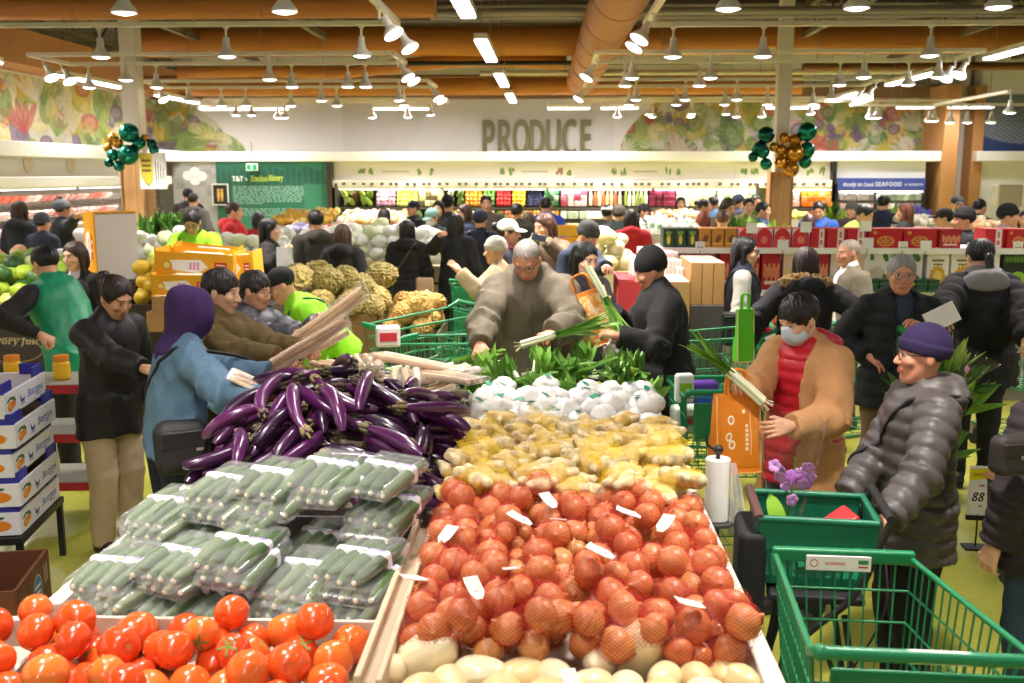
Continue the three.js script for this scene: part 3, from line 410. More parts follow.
{
  const TY = 3.6, X = (px, py, z) => { const b = ray(px, py); const d = -z; return W(px, py, d).x; };
  const sp = (pxs, py, z, back) => pxs.map(p => [X(p, py, z), back]);
  // left side, from near to far
  trackLoop('white light track rail of the nearest left loop', 'in the nearest left loop', X(-40, 22, -10.4), X(397, 22, -10.4), -7.6, -10.4, TY, [...sp([20, 185, 324], 10, -9, false).map(a => [a[0], false]), ...sp([92, 222, 360], 30, -10.4, true)], [[X(397, 22, -10.4), .6], [X(397, 22, -10.4), .97]]);
  trackLoop('white light track rail of the second left loop', 'in the second left loop', X(18, 52, -12.9), X(393, 55, -13), -12.9, -14, TY, [...sp([118, 266], 55, -12.9, false), ...sp([80, 150, 289, 346, 364], 65, -14, true)], [[X(18, 52, -12.9) + .05, .25], [X(18, 52, -12.9) + .05, .7], [X(393, 55, -13), .4], [X(393, 55, -13), .9]]);
  trackLoop('white light track rail of the third left loop', 'in the third left loop', X(136, 80, -16.6), X(427, 82, -16.6), -16.6, -17.8, TY, [...sp([183, 319, 398], 80, -16.6, false), ...sp([217, 242, 288, 335, 403], 87, -17.8, true)], [[X(136, 80, -16.6) + .05, .4], [X(427, 82, -16.6), .3], [X(427, 82, -16.6), .8]]);
  trackLoop('white light track rail of the farthest left loop', 'in the farthest left loop', X(205, 105, -20.9), X(445, 105, -20.9), -20.6, -21.5, TY, [...sp([232, 248, 430], 105, -20.6, false), ...sp([275, 282, 371, 407], 110, -21.5, true)], []);
  // right side
  trackLoop('white light track rail of the nearest right loop', 'in the nearest right loop', X(645, 20, -10.6), X(1100, 20, -10.6), -7.6, -10.6, TY, [...sp([692, 793, 903, 1016], 8, -9.5, false), ...sp([673, 762, 926, 1040], 28, -10.6, true)], [[X(645, 20, -10.6), .9], [X(645, 20, -10.6), .7]]);
  trackLoop('white light track rail of the second right loop', 'in the second right loop', X(597, 51, -12.9), X(977, 51, -12.9), -12.9, -14, TY, [...sp([632, 710, 861, 934], 55, -12.9, false), ...sp([625, 699, 837, 904], 68, -14, true)], [[X(599, 51, -12.9), .5], [X(975, 51, -12.9), .35], [X(975, 51, -12.9), .75]]);
  trackLoop('white light track rail of the third right loop', 'in the third right loop', X(587, 79, -16.6), X(880, 79, -16.6), -16.6, -17.8, TY, [...sp([636, 685, 736, 829], 80, -16.6, false), ...sp([629, 676, 724, 766, 811], 87, -17.8, true)], [[X(588, 79, -16.6), .5], [X(879, 79, -16.6), .3], [X(879, 79, -16.6), .8]]);
  trackLoop('white light track rail of the farthest right loop', 'in the farthest right loop', X(580, 103, -20.9), X(860, 105, -20.9), -20.6, -21.5, TY, [...sp([649, 691, 725, 808], 105, -20.6, false), ...sp([617, 652, 690, 735, 760], 110, -21.5, true)], []);
  trackLoop('white light track rail of the short loop beside the seafood post', 'in the seafood loop', X(930, 103, -19), X(1080, 103, -19), -16, -19, TY - .25, [...sp([945, 962, 985], 103, -19, true), ...sp([965, 1003, 1030], 95, -16, false)], []);
  trackLoop('white light track rail of the tiny loop under the right fruit mural', 'in the tiny mural loop', X(862, 110, -20), X(930, 112, -21), -19.8, -21, TY - .12, [...sp([866, 873], 113, -19.8, false), ...sp([924, 935], 113, -21, true)], []);
  // loops over the near produce table, above the picture
  trackLoop('white light track rail over the onions and eggplants', 'over the near table', -2.2, 2.6, -3, -6, TY, [[-1.6, false], [-.2, false], [1.2, false], [-1.6, true], [-.2, true], [1.2, true]], []);
}

// ---------- pillars and balloons
function pillar(label, px, d, ww, wt, woodTop) {
  const p = W(px, 190, d), t = thing('pillar', label, 'pillar', [p.x, 0, p.z]);
  mesh('steel_post', box(wt, CEIL, wt, 0, CEIL / 2, 0, .01), mat(0xe9dfcf, .6), t);
  mesh('wood_cladding', box(ww, woodTop, ww, 0, woodTop / 2, 0, .008), new THREE.MeshStandardMaterial({ map: woodTex, roughness: .5 }), t);
  for (const s of [-1, 1]) mesh('corner_bead', box(.03, woodTop, .03, s * ww / 2, woodTop / 2, ww / 2, .006), mat(0xa9784a, .5), t);
  return p;
}
const woodTex = canvasTex(256, 256, (c, w, h) => { const im = c.createImageData(w, h); for (let y = 0; y < h; y++) for (let x = 0; x < w; x++) { const n = vnoise(x * .35, y * .012, 4) * 12 + vnoise(x * .08, y * .006, 9) * 14, i = (y * w + x) * 4; im.data[i] = 200 + n; im.data[i + 1] = 152 + n; im.data[i + 2] = 98 + n * .8; im.data[i + 3] = 255; } c.putImageData(im, 0, 0); });
const pL = pillar('white steel pillar with wood cladding below the green balloon cluster', 139, 14.3, .34, .23, W(139, 160, 14.3).y), pR = pillar('wood clad pillar below the gold balloon cluster on the right', 779, 16, .33, .21, W(780, 172, 16).y);
const foilG = mat(0x1f7a66, .16, { metalness: .85 }), foilGold = mat(0xc98f35, .16, { metalness: .85 }), foilD = mat(0x14584b, .16, { metalness: .85 });
const balloonGeo = (() => { const g = lathe([[0, -1.06], [.05, -1.04], [.09, -1.1], [.04, -1.01], [.35, -.93], [.72, -.68], [.95, -.3], [1, 0], [.95, .34], [.75, .68], [.42, .91], [0, 1]].map(p => [...p]), 24); return g; })();
function balloons(where, d, list) { for (const [px, py, r, m] of list) { const p = W(px, py, d - r * d / 1000); const b = mesh('balloon', balloonGeo, m); b.position.copy(p); b.scale.setScalar(r * d / 1000); b.rotation.set(rr(-.6, .6), 0, rr(-.6, .6)); const nm = m === foilGold ? 'gold' : m === foilG ? 'green' : 'dark green'; tag(b, `shiny ${nm} balloon in the cluster on the ${where} pillar`, 'balloon', `${nm} balloons on the ${where} pillar`); } }
balloons('left', 14.0, [[129, 133, 9.5, foilG], [128, 155, 10, foilG], [113, 139, 6, foilGold], [118, 143, 5.5, foilGold], [108, 148, 4.5, foilGold], [139, 143, 6.5, foilG], [113, 155, 6, foilG], [119, 166, 5.5, foilG], [109, 163, 4.5, foilD], [152, 144, 5, foilD], [154, 150, 5, foilG], [145, 138, 4, foilGold], [135, 148, 5, foilD]]);
balloons('right', 15.7, [[766, 135, 8.5, foilD], [807, 132, 9.5, foilG], [760, 148, 7, foilD], [763, 152, 6.5, foilG], [753, 157, 5, foilD], [766, 164, 6, foilG], [784, 138, 5.5, foilGold], [795, 140, 6.5, foilGold], [774, 147, 5, foilGold], [781, 150, 6, foilGold], [795, 153, 9.5, foilGold], [781, 162, 6.5, foilGold], [791, 169, 8, foilGold], [807, 150, 8, foilG], [805, 162, 6.5, foilG], [756, 150, 4.5, foilG]]);
{ // price board hanging on the left pillar
  const w = 27 * .0138, h = 36 * .0138, p = W(153, 171, 13.9), t = thing('price_board', 'white and yellow price board on the left pillar under the balloons', 'sign', p);
  mesh('board', box(w, h, .02, 0, 0, 0, .004), mat(0xf4f1ea, .5), t);
  mesh('board_print', sheet(w * .96, h * .96, 0, 0, .012), printMat(128, 172, (c, W_, H_) => { c.fillStyle = '#f6f3ec'; c.fillRect(0, 0, W_, H_); c.fillStyle = '#e9d24a'; c.beginPath(); c.moveTo(0, 0); c.lineTo(66, 0); c.lineTo(66, 130); c.lineTo(40, 165); c.lineTo(8, 120); c.fill(); c.fillStyle = '#8fa33a'; c.beginPath(); c.moveTo(8, 120); c.lineTo(40, 165); c.lineTo(66, 130); c.lineTo(40, 150); c.fill(); c.fillStyle = '#7a6a2a'; for (let i = 0; i < 3; i++) c.fillRect(12, 30 + i * 24, 44, 12); c.fillStyle = '#444'; for (let i = 0; i < 4; i++) c.fillRect(78 + i * 12, 40 + i * 8, 4, 90 - i * 10); }), t);
}
// ---------- produce cooler along the back wall
const ZC = ZB + 1.2, cY = py => W(500, py, 22.3).y, cX = px => W(px, 205, 22.3).x;
const pipRound = new THREE.IcosahedronGeometry(1, 1), pipPack = new RoundedBoxGeometry(1, 1, 1, 1, .12), pipBottle = lathe([[0, -.5], [.42, -.5], [.45, -.4], [.45, .1], [.2, .3], [.18, .5], [0, .5]], 8), pipLeaf = (() => { const l = []; for (let i = 0; i < 6; i++) { const g = new THREE.SphereGeometry(.5, 5, 4); g.scale(.5, 1, .12); g.translate(0, .35, 0); l.push(place(g, 0, -.3, 0, .5, i * 1.05, 0)); } return merge(l); })();
function stuff(name, label, cat, geo, rough, spots, cols) {
  const m = new THREE.InstancedMesh(geo, mat(0xffffff, rough), spots.length), M = new THREE.Matrix4(), Q = new THREE.Quaternion(), c = new THREE.Color(); m.name = numbered(name); scene.add(m); m.castShadow = m.receiveShadow = true;
  spots.forEach(([x, y, z, sx_, sy_, sz_, ry = 0, rx = 0], i) => { Q.setFromEuler(new THREE.Euler(rx, ry, 0)); M.compose(V(x, y, z), Q, V(sx_, sy_, sz_)); m.setMatrixAt(i, M); c.set(pick(cols)).multiplyScalar(rr(.82, 1.08)); m.setColorAt(i, c); });
  return tag(m, label, cat, null, 'stuff');
}
function block(label, cat, px0, px1, py0, py1, cols, kind, z = ZC, X = cX, Y = cY) {
  const x0 = X(px0) + .02, x1 = X(px1) - .02, y1 = Y(py0), y0 = Y(py1), s = [], st = { round: .085, small: .055, pack: .13, bottle: .09, leaf: .17 }[kind];
  const rows = Math.max(1, Math.round((y1 - y0) / (kind === 'bottle' ? y1 - y0 : st))), cols_ = Math.max(1, Math.round((x1 - x0) / st)), hy = (y1 - y0) / rows, wx = (x1 - x0) / cols_;
  for (let r = 0; r < rows; r++) for (let c = 0; c < cols_; c++) for (let k = 0; k < 2; k++) { const x = x0 + (c + .5) * wx + rr(-.1, .1) * wx, y = y0 + (r + .5) * hy, zz = z - .05 - k * st - r * .05 + rr(-.02, .02), q = kind === 'round' || kind === 'small' ? .55 : kind === 'leaf' ? 1.5 : .94; s.push([x, y, zz, wx * q, hy * (kind === 'round' || kind === 'small' ? .62 : kind === 'leaf' ? 1.3 : .95), st * q, kind === 'pack' || kind === 'bottle' ? rr(-.1, .1) : rr(0, 6), kind === 'leaf' ? rr(0, .7) : 0]); }
  return stuff('packed_produce', label, cat, { round: pipRound, small: pipRound, pack: pipPack, bottle: pipBottle, leaf: pipLeaf }[kind], kind === 'bottle' || kind === 'pack' ? .35 : .55, s, cols);
}
function cooler(label, x0, x1, z0, shelves, dark) {
  const t = thing('wall_cooler', label, 'cooler', [(x0 + x1) / 2, 0, z0]), w = x1 - x0, dk = mat(dark, .6);
  mesh('back_panel', span(-w / 2, w / 2, 0, 1.78, -1.15, -1.1), dk, t); mesh('base', span(-w / 2, w / 2, 0, .55, -1.1, 0, .03), mat(0xd8d3ca, .5), t); mesh('kick_plate', span(-w / 2, w / 2, 0, .12, -1.05, .01), blackMetal, t);
  for (const y of shelves) { const s = mesh('shelf', span(-w / 2, w / 2, y - .035, y - .005, -1.1, 0), mat(0x35302c, .5), t); mesh('price_rail', span(-w / 2, w / 2, y - .05, y, 0, .015), mat(0x5a5248, .4), s); }
  for (const s of [-1, 1]) mesh('end_panel', span(s * w / 2 - .03, s * w / 2 + .03, 0, 1.9, -1.15, .02), dk, t);
  return t;
}
const rowY = [cY(207.5), cY(220), cY(232)];
cooler('long open produce cooler along the back wall under the white canopy', cX(334), cX(756), ZC, rowY, 0x4a4642);
const canopyMat = mat(0xefeae0, .55);
struct('trim_canopy', [span(cX(330), cX(832), cY(188), cY(180), ZC - .35, ZC, .02), span(cX(330), cX(832), cY(180), FB, ZC - .6, ZC - .2)], canopyMat);
{ // printed strips above the cooler and the small clips on its canopy
  const strip = (px0, px1, seed) => { const m = printMat(512, 48, (c, w, h) => { c.fillStyle = '#efe9de'; c.fillRect(0, 0, w, h); c.fillStyle = '#9c9278'; c.font = '14px sans-serif'; const r = rng(seed); for (const x of [30, 90, w - 120, w - 60]) { c.fillStyle = r() < .3 ? '#b07a5a' : '#7f9a4a'; for (let k = 0; k < 5; k++) { c.beginPath(); c.ellipse(x + r() * 30, 24 + (r() - .5) * 14, 10, 6, r() * 3, 0, 7); c.fill(); } } c.fillStyle = '#b9b09c'; for (let k = 0; k < 24; k++) c.fillRect(170 + k * 7, 21, 5, 6); }); tag(mesh('strip_poster', box(cX(px1) - cX(px0), cY(164) - cY(179), .02, (cX(px0) + cX(px1)) / 2, (cY(164) + cY(179)) / 2, ZC - .18), m), `pale printed strip poster ${seed === 1 ? 'left of' : seed === 2 ? 'below' : seed === 3 ? 'right of' : 'far right of'} the PRODUCE letters above the cooler`, 'poster'); };
  strip(352, 436, 1); strip(494, 576, 2); strip(608, 684, 3); strip(735, 828, 4);
  const pts = []; for (let p = 342; p < 830; p += rr(5, 14)) pts.push(p); for (const p of pts) tag(mesh('price_clip', box(.07, .05, .03, cX(p), cY(184), ZC + .015, .006), mat(0x5c5347, .5)), 'small dark price clip on the canopy edge of the back cooler', 'clip', 'price clips on the canopy');
}
{
  const R1 = [[338, 356, 'leafy red and green lettuce', 'lettuce', [0x7c8a3c, 0x8a5a44, 0xa3b35a], 'leaf'], [356, 373, 'bright green lettuce', 'lettuce', [0xa9c24e, 0x86a53c], 'leaf'], [373, 394, 'mauve and pink radish bunches', 'radish', [0xb98a9a, 0xa97f96, 0xd9c3b4], 'round'], [394, 417, 'lime green gourds', 'gourd', [0xc6d35a, 0xaebf46], 'round'], [417, 443, 'cream bagged shoots', 'vegetable bag', [0xe6d9a8, 0xd8c98e, 0x6a6038], 'pack'], [443, 463, 'white stem greens', 'greens', [0x6f8a3c, 0xdfe0c0, 0x4e6b2c], 'leaf'], [463, 482, 'orange bell peppers', 'bell pepper', [0xf08a1c, 0xf09a2a], 'round'], [482, 495, 'green bell peppers', 'bell pepper', [0x4f7a2a, 0x6a9a34], 'round'], [495, 511, 'red bell peppers', 'bell pepper', [0xd8241c, 0xc41c18], 'round'], [511, 526, 'yellow bell peppers', 'bell pepper', [0xf2b81e, 0xf0c43a], 'round'], [526, 543, 'dark blue berry boxes', 'berries', [0x2b2f4e, 0x3a3f66, 0x1f2238], 'small'], [543, 560, 'green and white packs', 'vegetable pack', [0x5c8a5a, 0xc8d8c0, 0x3d6a3f], 'pack'], [560, 588, 'pink and wine berry packs', 'berries', [0xd98a96, 0xb8485a, 0xe8c8c4], 'pack'], [588, 623, 'cream bottles with red labels', 'bottle', [0xe9dcb4, 0xe2cf9c, 0xc87a5a], 'bottle'], [623, 649, 'pale green capped cups', 'cup', [0xb9c46a, 0xe9ead0, 0x9aa84e], 'bottle'], [649, 676, 'wine red juice packs', 'juice pack', [0x7a2438, 0x8e3048, 0x6a1c30], 'pack'], [676, 716, 'cream and pale yellow packs', 'food pack', [0xe8dcb0, 0xf0e8d0, 0xd8c890], 'pack'], [716, 756, 'green and white milk cartons', 'carton', [0xe6e8de, 0x7fa06a, 0xdccf9c], 'pack']];
  for (const [a, b, n, cat, cols, k] of R1) block(`${n} packed on the top shelf of the back cooler`, cat, a, b, 190, 206.5, cols, k);
  const R2 = [[336, 372, 'dark green leaf bunches', 'greens', [0x3f6a2a, 0x5a8234], 'leaf'], [372, 392, 'pale mixed roots', 'root', [0xe4cfa8, 0xd9b38a], 'round'], [392, 432, 'bright green herb bunches', 'herbs', [0x6a9a34, 0x4f8228], 'leaf'], [432, 470, 'yellow green squash', 'squash', [0xb7b84e, 0xd6cf7a], 'round'], [470, 495, 'cream mushroom trays', 'mushrooms', [0xefe4cc, 0xdccba8], 'pack'], [495, 520, 'mixed tomato trays', 'tomato', [0xd87a4a, 0x7a9a44, 0xe8b08a], 'round'], [520, 560, 'golden citrus trays', 'citrus', [0xe8a83c, 0xe9c86a], 'round'], [560, 640, 'white mushroom packs', 'mushrooms', [0xf4f1ea, 0xe8e4da, 0xc9d8c0], 'pack'], [640, 700, 'white tofu packs', 'tofu', [0xf6f3ec, 0xeae4d8], 'pack'], [700, 756, 'pale yellow noodle packs', 'noodles', [0xf0e0b0, 0xe4d098], 'pack']];
  for (const [a, b, n, cat, cols, k] of R2) block(`${n} on the middle shelf of the back cooler`, cat, a, b, 211, 219, cols, k, ZC + .1);
  const R3 = [[336, 380, 'peach coloured onions', 'onion', [0xe9b48a, 0xf0d8c0], 'round'], [380, 420, 'pink and orange roots', 'root', [0xf0b0a0, 0xf0904a], 'round'], [420, 500, 'yellow gourds', 'gourd', [0xd9d06a, 0xc4c04e], 'round'], [500, 580, 'cream and yellow packs', 'food pack', [0xefe0b8, 0xe0c05a], 'pack'], [580, 660, 'pink and green packs', 'food pack', [0xf0c0b0, 0xc4d86a, 0xf4ece0], 'pack'], [660, 756, 'white and orange packs', 'food pack', [0xf4ece0, 0xe8a06a], 'pack']];
  for (const [a, b, n, cat, cols, k] of R3) block(`${n} on the lowest shelf of the back cooler`, cat, a, b, 223, 231.5, cols, k, ZC + .2);
}
// right part of the back wall: orange cooler, seafood cooler
cooler('small cooler with orange boxes right of the wood pillar', cX(790), cX(831), ZC, rowY, 0x6a5040);
block('bright orange drink boxes in the cooler beside the seafood sign', 'drink box', 800, 831, 191, 206.5, [0xf07a1c, 0xf29030, 0xf8b060], 'pack'); block('pink and white packs beside the orange drink boxes', 'food pack', 790, 800, 190, 206.5, [0xf4dcd4, 0xe8a49c], 'pack'); block('red and cream trays under the orange drink boxes', 'food tray', 790, 831, 211, 219, [0xe8b090, 0xd86a4a], 'pack', ZC + .1);
cooler('black seafood cooler under the blue ready to cook sign', cX(834), cX(920), ZC, [cY(201), cY(209), cY(220)], 0x1d1d20);
for (const [a, b, y0, y1, n, cols] of [[836, 872, 193, 200.5, 'grey wrapped fish trays on the top left', [0x8f8a8e, 0xb4a8ae, 0x56525a]], [874, 918, 193, 200.5, 'pale green fish trays on the top right', [0xbcc8b8, 0x9aa89c, 0xd8d8d0]], [836, 872, 203, 208.5, 'pink shrimp trays on the second left', [0xd8a8a8, 0xe4c4bc]], [874, 918, 203, 208.5, 'white fish trays on the second right', [0xc8ccd8, 0xdcdcd8, 0x8a8a96]], [836, 918, 213, 219.5, 'mixed seafood trays on the lowest', [0xd8c0b0, 0xb89a90]]]) block(`${n} shelf of the seafood cooler`, 'seafood tray', a, b, y0, y1, cols, 'pack', ZC + .02);
{
  const w = cX(919) - cX(834), h = cY(178) - cY(190), t = thing('seafood_sign', 'blue Ready to Cook SEAFOOD sign over the black cooler', 'sign', [(cX(834) + cX(919)) / 2, (cY(178) + cY(190)) / 2, ZC + .06]);
  mesh('sign_board', box(w, h, .06, 0, 0, 0, .008), mat(0x3f4fa0, .5), t);
  mesh('sign_print', sheet(w * .98, h * .9, 0, 0, .032), printMat(512, 64, (c, W_, H_) => { c.fillStyle = '#4250a4'; c.fillRect(0, 0, W_, H_); c.fillStyle = '#dfe2f2'; c.textBaseline = 'middle'; c.font = 'italic bold 30px sans-serif'; c.fillText('Ready to Cook', 22, 34, 185); c.font = 'bold 36px sans-serif'; c.fillText('SEAFOOD', 214, 33, 166); c.font = 'bold 20px sans-serif'; c.fillText('&', 392, 34); c.fillText('SEASONED FISH', 414, 34, 88); }), t);
  struct('trim_canopy', span(cX(832), cX(921), cY(178), FB, ZC - .5, ZC - .1), mat(0xeceae6, .6));
  mesh('trim_divider', span(cX(829), cX(833), 0, FB, ZC - .3, ZC + .02), blackMetal).userData.kind = 'structure';
}
// ---------- green wall panel with the store's story, grey photo panel, exit sign
{
  const y0 = 0.4, y1 = FB, x0 = cX(212), x1 = cX(325), t = thing('story_panel', 'tall green wall panel with white text headed T&T', 'panel', [(x0 + x1) / 2, 0, ZC]);
  mesh('panel_board', span(-(x1 - x0) / 2, (x1 - x0) / 2, y0, y1, -.08, 0), mat(0x1f5c46, .5), t);
  const H_ = 560, Wd = 760;
  mesh('panel_print', sheet(x1 - x0, y1 - y0, 0, (y0 + y1) / 2, .005), printMat(Wd, H_, (c) => {
    c.fillStyle = '#1f5e47'; c.fillRect(0, 0, Wd, H_); c.fillStyle = '#1a503d'; for (let i = 0; i < 20; i++) c.fillRect(i * 40, 30 + (i % 3) * 14, 26, 110); c.fillStyle = '#2d7a5a'; c.globalAlpha = .5; c.beginPath(); c.moveTo(500, 0); c.lineTo(720, 0); c.lineTo(Wd, 120); c.lineTo(Wd, 60); c.fill(); c.globalAlpha = 1;
    c.fillStyle = '#f2efe4'; c.font = 'bold 42px sans-serif'; c.fillText('T&T', 110, 122, 84); c.font = 'bold 26px sans-serif'; c.fillText("'s", 194, 118); c.fillStyle = '#c9d84a'; c.font = 'italic bold 50px serif'; c.fillText('Timeless', 234, 124, 116); c.fillText('History', 356, 120, 102);
    c.fillStyle = '#d8e6dc'; c.font = '11px sans-serif'; const wd = ['fresh', 'market', 'families', 'since', 'the', 'first', 'store', 'opened', 'with', 'produce', 'and', 'food', 'from', 'around', 'Asia', 'for', 'every', 'table'], r = rng(3); for (let l = 0; l < 14; l++) { if (l === 9) continue; let x = 112; const end = l === 8 ? 300 : 590 - r() * 14; while (x < end) { const s = wd[Math.floor(r() * wd.length)]; c.fillText(s, x, 160 + l * 13 + (l > 9 ? 10 : 0)); x += s.length * 6 + 5; } }
    c.fillStyle = '#2f6f55'; c.fillRect(600, 140, 120, 190); c.fillRect(90, 340, 500, 160);
  }, .45), t);
  struct('trim_frame', [span(cX(325), cX(330), 0, FB, ZC - .1, ZC + .03)], mat(0x3a2a1e, .5));
  struct('trim_rear', span(cX(165), cX(330), 0, FB, ZC - .3, ZC - .1), mat(0x3a3a38, .7));
  const gx0 = cX(167), gx1 = cX(212), g = thing('photo_panel', 'grey printed photo panel left of the green story panel', 'panel', [(gx0 + gx1) / 2, 0, ZC - .02]);
  mesh('panel_board', span(-(gx1 - gx0) / 2, (gx1 - gx0) / 2, y0, y1, -.06, 0), mat(0x8d8a85, .6), g);
  mesh('panel_print', sheet(gx1 - gx0, y1 - y0, 0, (y0 + y1) / 2, .005), printMat(256, 384, (c, w, h) => { c.fillStyle = '#9a9792'; c.fillRect(0, 0, w, h); for (let i = 0; i < 60; i++) { c.fillStyle = `rgba(${90 + (i * 37) % 80},${90 + (i * 37) % 80},${88 + (i * 37) % 80},.3)`; c.fillRect((i * 53) % w, (i * 91) % h, 50, 24); } c.fillStyle = '#d9d6d0'; c.strokeStyle = '#5c5a56'; for (const [x, y] of [[90, 60], [130, 80], [170, 62], [130, 44]]) { c.beginPath(); c.ellipse(x, y, 32, 22, 0, 0, 7); c.fill(); c.stroke(); } }, .6), g);
  const fp = W(213, 195, 22.1), fr = thing('framed_picture', 'black framed picture of two gold figures between the grey and green panels', 'picture', [fp.x, fp.y, ZC + .06]);
  mesh('picture_frame', box(.37, .48, .04, 0, 0, 0, .006), mat(0xd8d4ca, .5), fr); mesh('picture_print', sheet(.32, .43, 0, 0, .022), printMat(96, 128, (c, w, h) => { c.fillStyle = '#15120f'; c.fillRect(0, 0, w, h); c.fillStyle = '#d2a24a'; for (const x of [36, 60]) { c.beginPath(); c.arc(x, 34, 9, 0, 7); c.fill(); c.fillRect(x - 9, 44, 18, 40); c.fillRect(x - 7, 82, 6, 26); c.fillRect(x + 1, 82, 6, 26); } }), fr);
  const ep = W(245, 167, 22), ex = thing('exit_sign', 'small green exit sign above the green story panel', 'sign', [ep.x, ep.y, ZC + .12]);
  mesh('sign_case', box(.26, .16, .05, 0, 0, 0, .008), mat(0xdfe8e0, .4), ex); mesh('sign_print', sheet(.24, .14, 0, 0, .027), printMat(96, 56, (c, w, h) => { c.fillStyle = '#e8f6ee'; c.fillRect(0, 0, w, h); c.fillStyle = '#2fa868'; c.fillRect(4, 4, 88, 48); c.fillStyle = '#e8f6ee'; c.fillRect(40, 10, 16, 36); c.beginPath(); c.arc(48, 14, 5, 0, 7); c.fill(); }), ex); mesh('bracket', box(.02, .5, .02, 0, .3, -.02), steel, ex);
}
// ---------- meat cooler along the left wall
{
  const xf = XL + 1.0, z0 = -21.9, z1 = -5, t = thing('wall_cooler', 'long open meat cooler along the left wall with pink packs', 'cooler', [XL, 0, 0]);
  mesh('base', span(0, 1, 0, .6, z0, z1, .03), mat(0xd8d3ca, .5), t); mesh('back_panel', span(0, .06, .6, 1.85, z0, z1), mat(0xd8cfc8, .6), t);
  const ys = [1.62, 1.37, 1.12, .87, .63]; ys.forEach((y, i) => { const dp = .6 + i * .1, s = mesh('shelf', span(.06, dp, y - .03, y, z0, z1), mat(0xe4ded4, .5), t); mesh('price_rail', span(dp, dp + .015, y - .045, y + .005, z0, z1), mat(0x54473f, .45), s); });
  mesh('valance', span(0, .95, 1.88, 2.06, z0, z1, .02), canopyMat, t); mesh('upper_panel', span(.1, .5, 2.06, FB, z0, z1), canopyMat, t);
  const tray = new RoundedBoxGeometry(.13, .05, .2, 1, .012), mm = [0xe8a8a2, 0xdd8a80, 0xf0d0c8, 0xe06a50, 0xf6ebe4, 0xf0c4bc].map(c => mat(c, .3)); const list = [];
  ys.forEach((y, i) => { for (let z = -19.6; z < -10.5; z += .25) for (let k = 0; k < 1; k++) list.push([XL + .52 + i * .1, y + .075, z + rr(-.02, .02), i]); });
  list.slice(0, 290).forEach(([x, y, z, i]) => { const hot = i === 0 && z > -16.5 && z < -13; const m = mesh('meat_pack', tray, hot ? mm[3] : pick(mm)); m.position.set(x, y, z); m.rotation.set(0, rr(-.1, .1), .75); tag(m, 'wrapped pink meat tray on a shelf of the left wall cooler', 'meat pack', 'meat packs in the left cooler'); });
  for (const [px, d, w] of [[40, 17, 'near'], [80, 18.5, 'far']]) tag(mesh('round_sticker', place(new THREE.CylinderGeometry(.16, .16, .012, 24), XL + .51, 2.28, W(px, 166, d).z, 0, 0, Math.PI / 2), mat(0xd9c9ae, .6)), `small round picture sticker above the left cooler, ${w} one`, 'sticker');
}

// strip lamps that light the open coolers
function coolerLamp(label, x, y, z, len, along) { const t = thing('cooler_light', label, 'cooler light', [x, y, z], along === 'x' ? Math.PI / 2 : 0); mesh('lamp_channel', box(.05, .03, len, 0, .02, 0, .004), railWhite, t); mesh('lamp_strip', box(.04, .012, len - .02, 0, 0, 0), new THREE.MeshStandardMaterial({ color: 0xffffff, emissive: LAMP_WHITE, emissiveIntensity: 5 }), t); const l = new THREE.RectAreaLight(LAMP_WHITE, SHELF_LIGHT, .04, len - .04); l.rotation.x = -Math.PI / 2; l.position.y = -.012; l.castShadow = true; l.name = 'strip_light'; t.add(l); }
for (const [a, b, n] of [[336, 440, 'left'], [442, 546, 'left middle'], [548, 652, 'right middle'], [654, 756, 'right']]) coolerLamp(`strip light under the canopy of the back cooler, ${n} one`, (cX(a) + cX(b)) / 2, cY(188) - .035, ZC - .06, cX(b) - cX(a), 'x');
coolerLamp('strip light under the canopy of the orange drink cooler', (cX(790) + cX(831)) / 2, cY(188) - .035, ZC - .06, cX(831) - cX(790), 'x'); coolerLamp('strip light under the blue seafood sign', (cX(835) + cX(919)) / 2, cY(190) - .03, ZC - .02, cX(919) - cX(835), 'x');
for (const [z, n] of [[-19.7, 'far'], [-15.4, 'middle'], [-11.1, 'near']]) coolerLamp(`strip light under the valance of the meat cooler, ${n} one`, XL + .9, 1.855, z, 4.1, 'z');

// ---------- the near produce table
class Pile {
  constructor(base) { this.base = base; this.cells = new Map(); this.all = []; }
  key(x, z) { return Math.floor(x / .12) * 4096 + Math.floor(z / .12); }
  rest(sp, sq = .93) { let y = -9; for (const [x, sy, z, r] of sp) { y = Math.max(y, this.base(x, z) + r - sy); const cx = Math.floor(x / .12), cz = Math.floor(z / .12); for (let a = -1; a < 2; a++) for (let b = -1; b < 2; b++) for (const o of this.cells.get((cx + a) * 4096 + cz + b) || []) { const d2 = (o[0] - x) ** 2 + (o[2] - z) ** 2, R = (o[3] + r) * sq; if (d2 < R * R) y = Math.max(y, o[1] + Math.sqrt(R * R - d2) - sy); } } return y; }
  add(sp, y) { for (const [x, sy, z, r] of sp) { const o = [x, y + sy, z, r], k = this.key(x, z); (this.cells.get(k) || this.cells.set(k, []).get(k)).push(o); this.all.push(o); } }
  top(x, z, r = .02) { return this.rest([[x, 0, z, r]]) ; }
}
const X0 = -1.47, X1 = .555, ZN = -2.28, ZE = -5.85;
const deckY = (x, z) => .74;
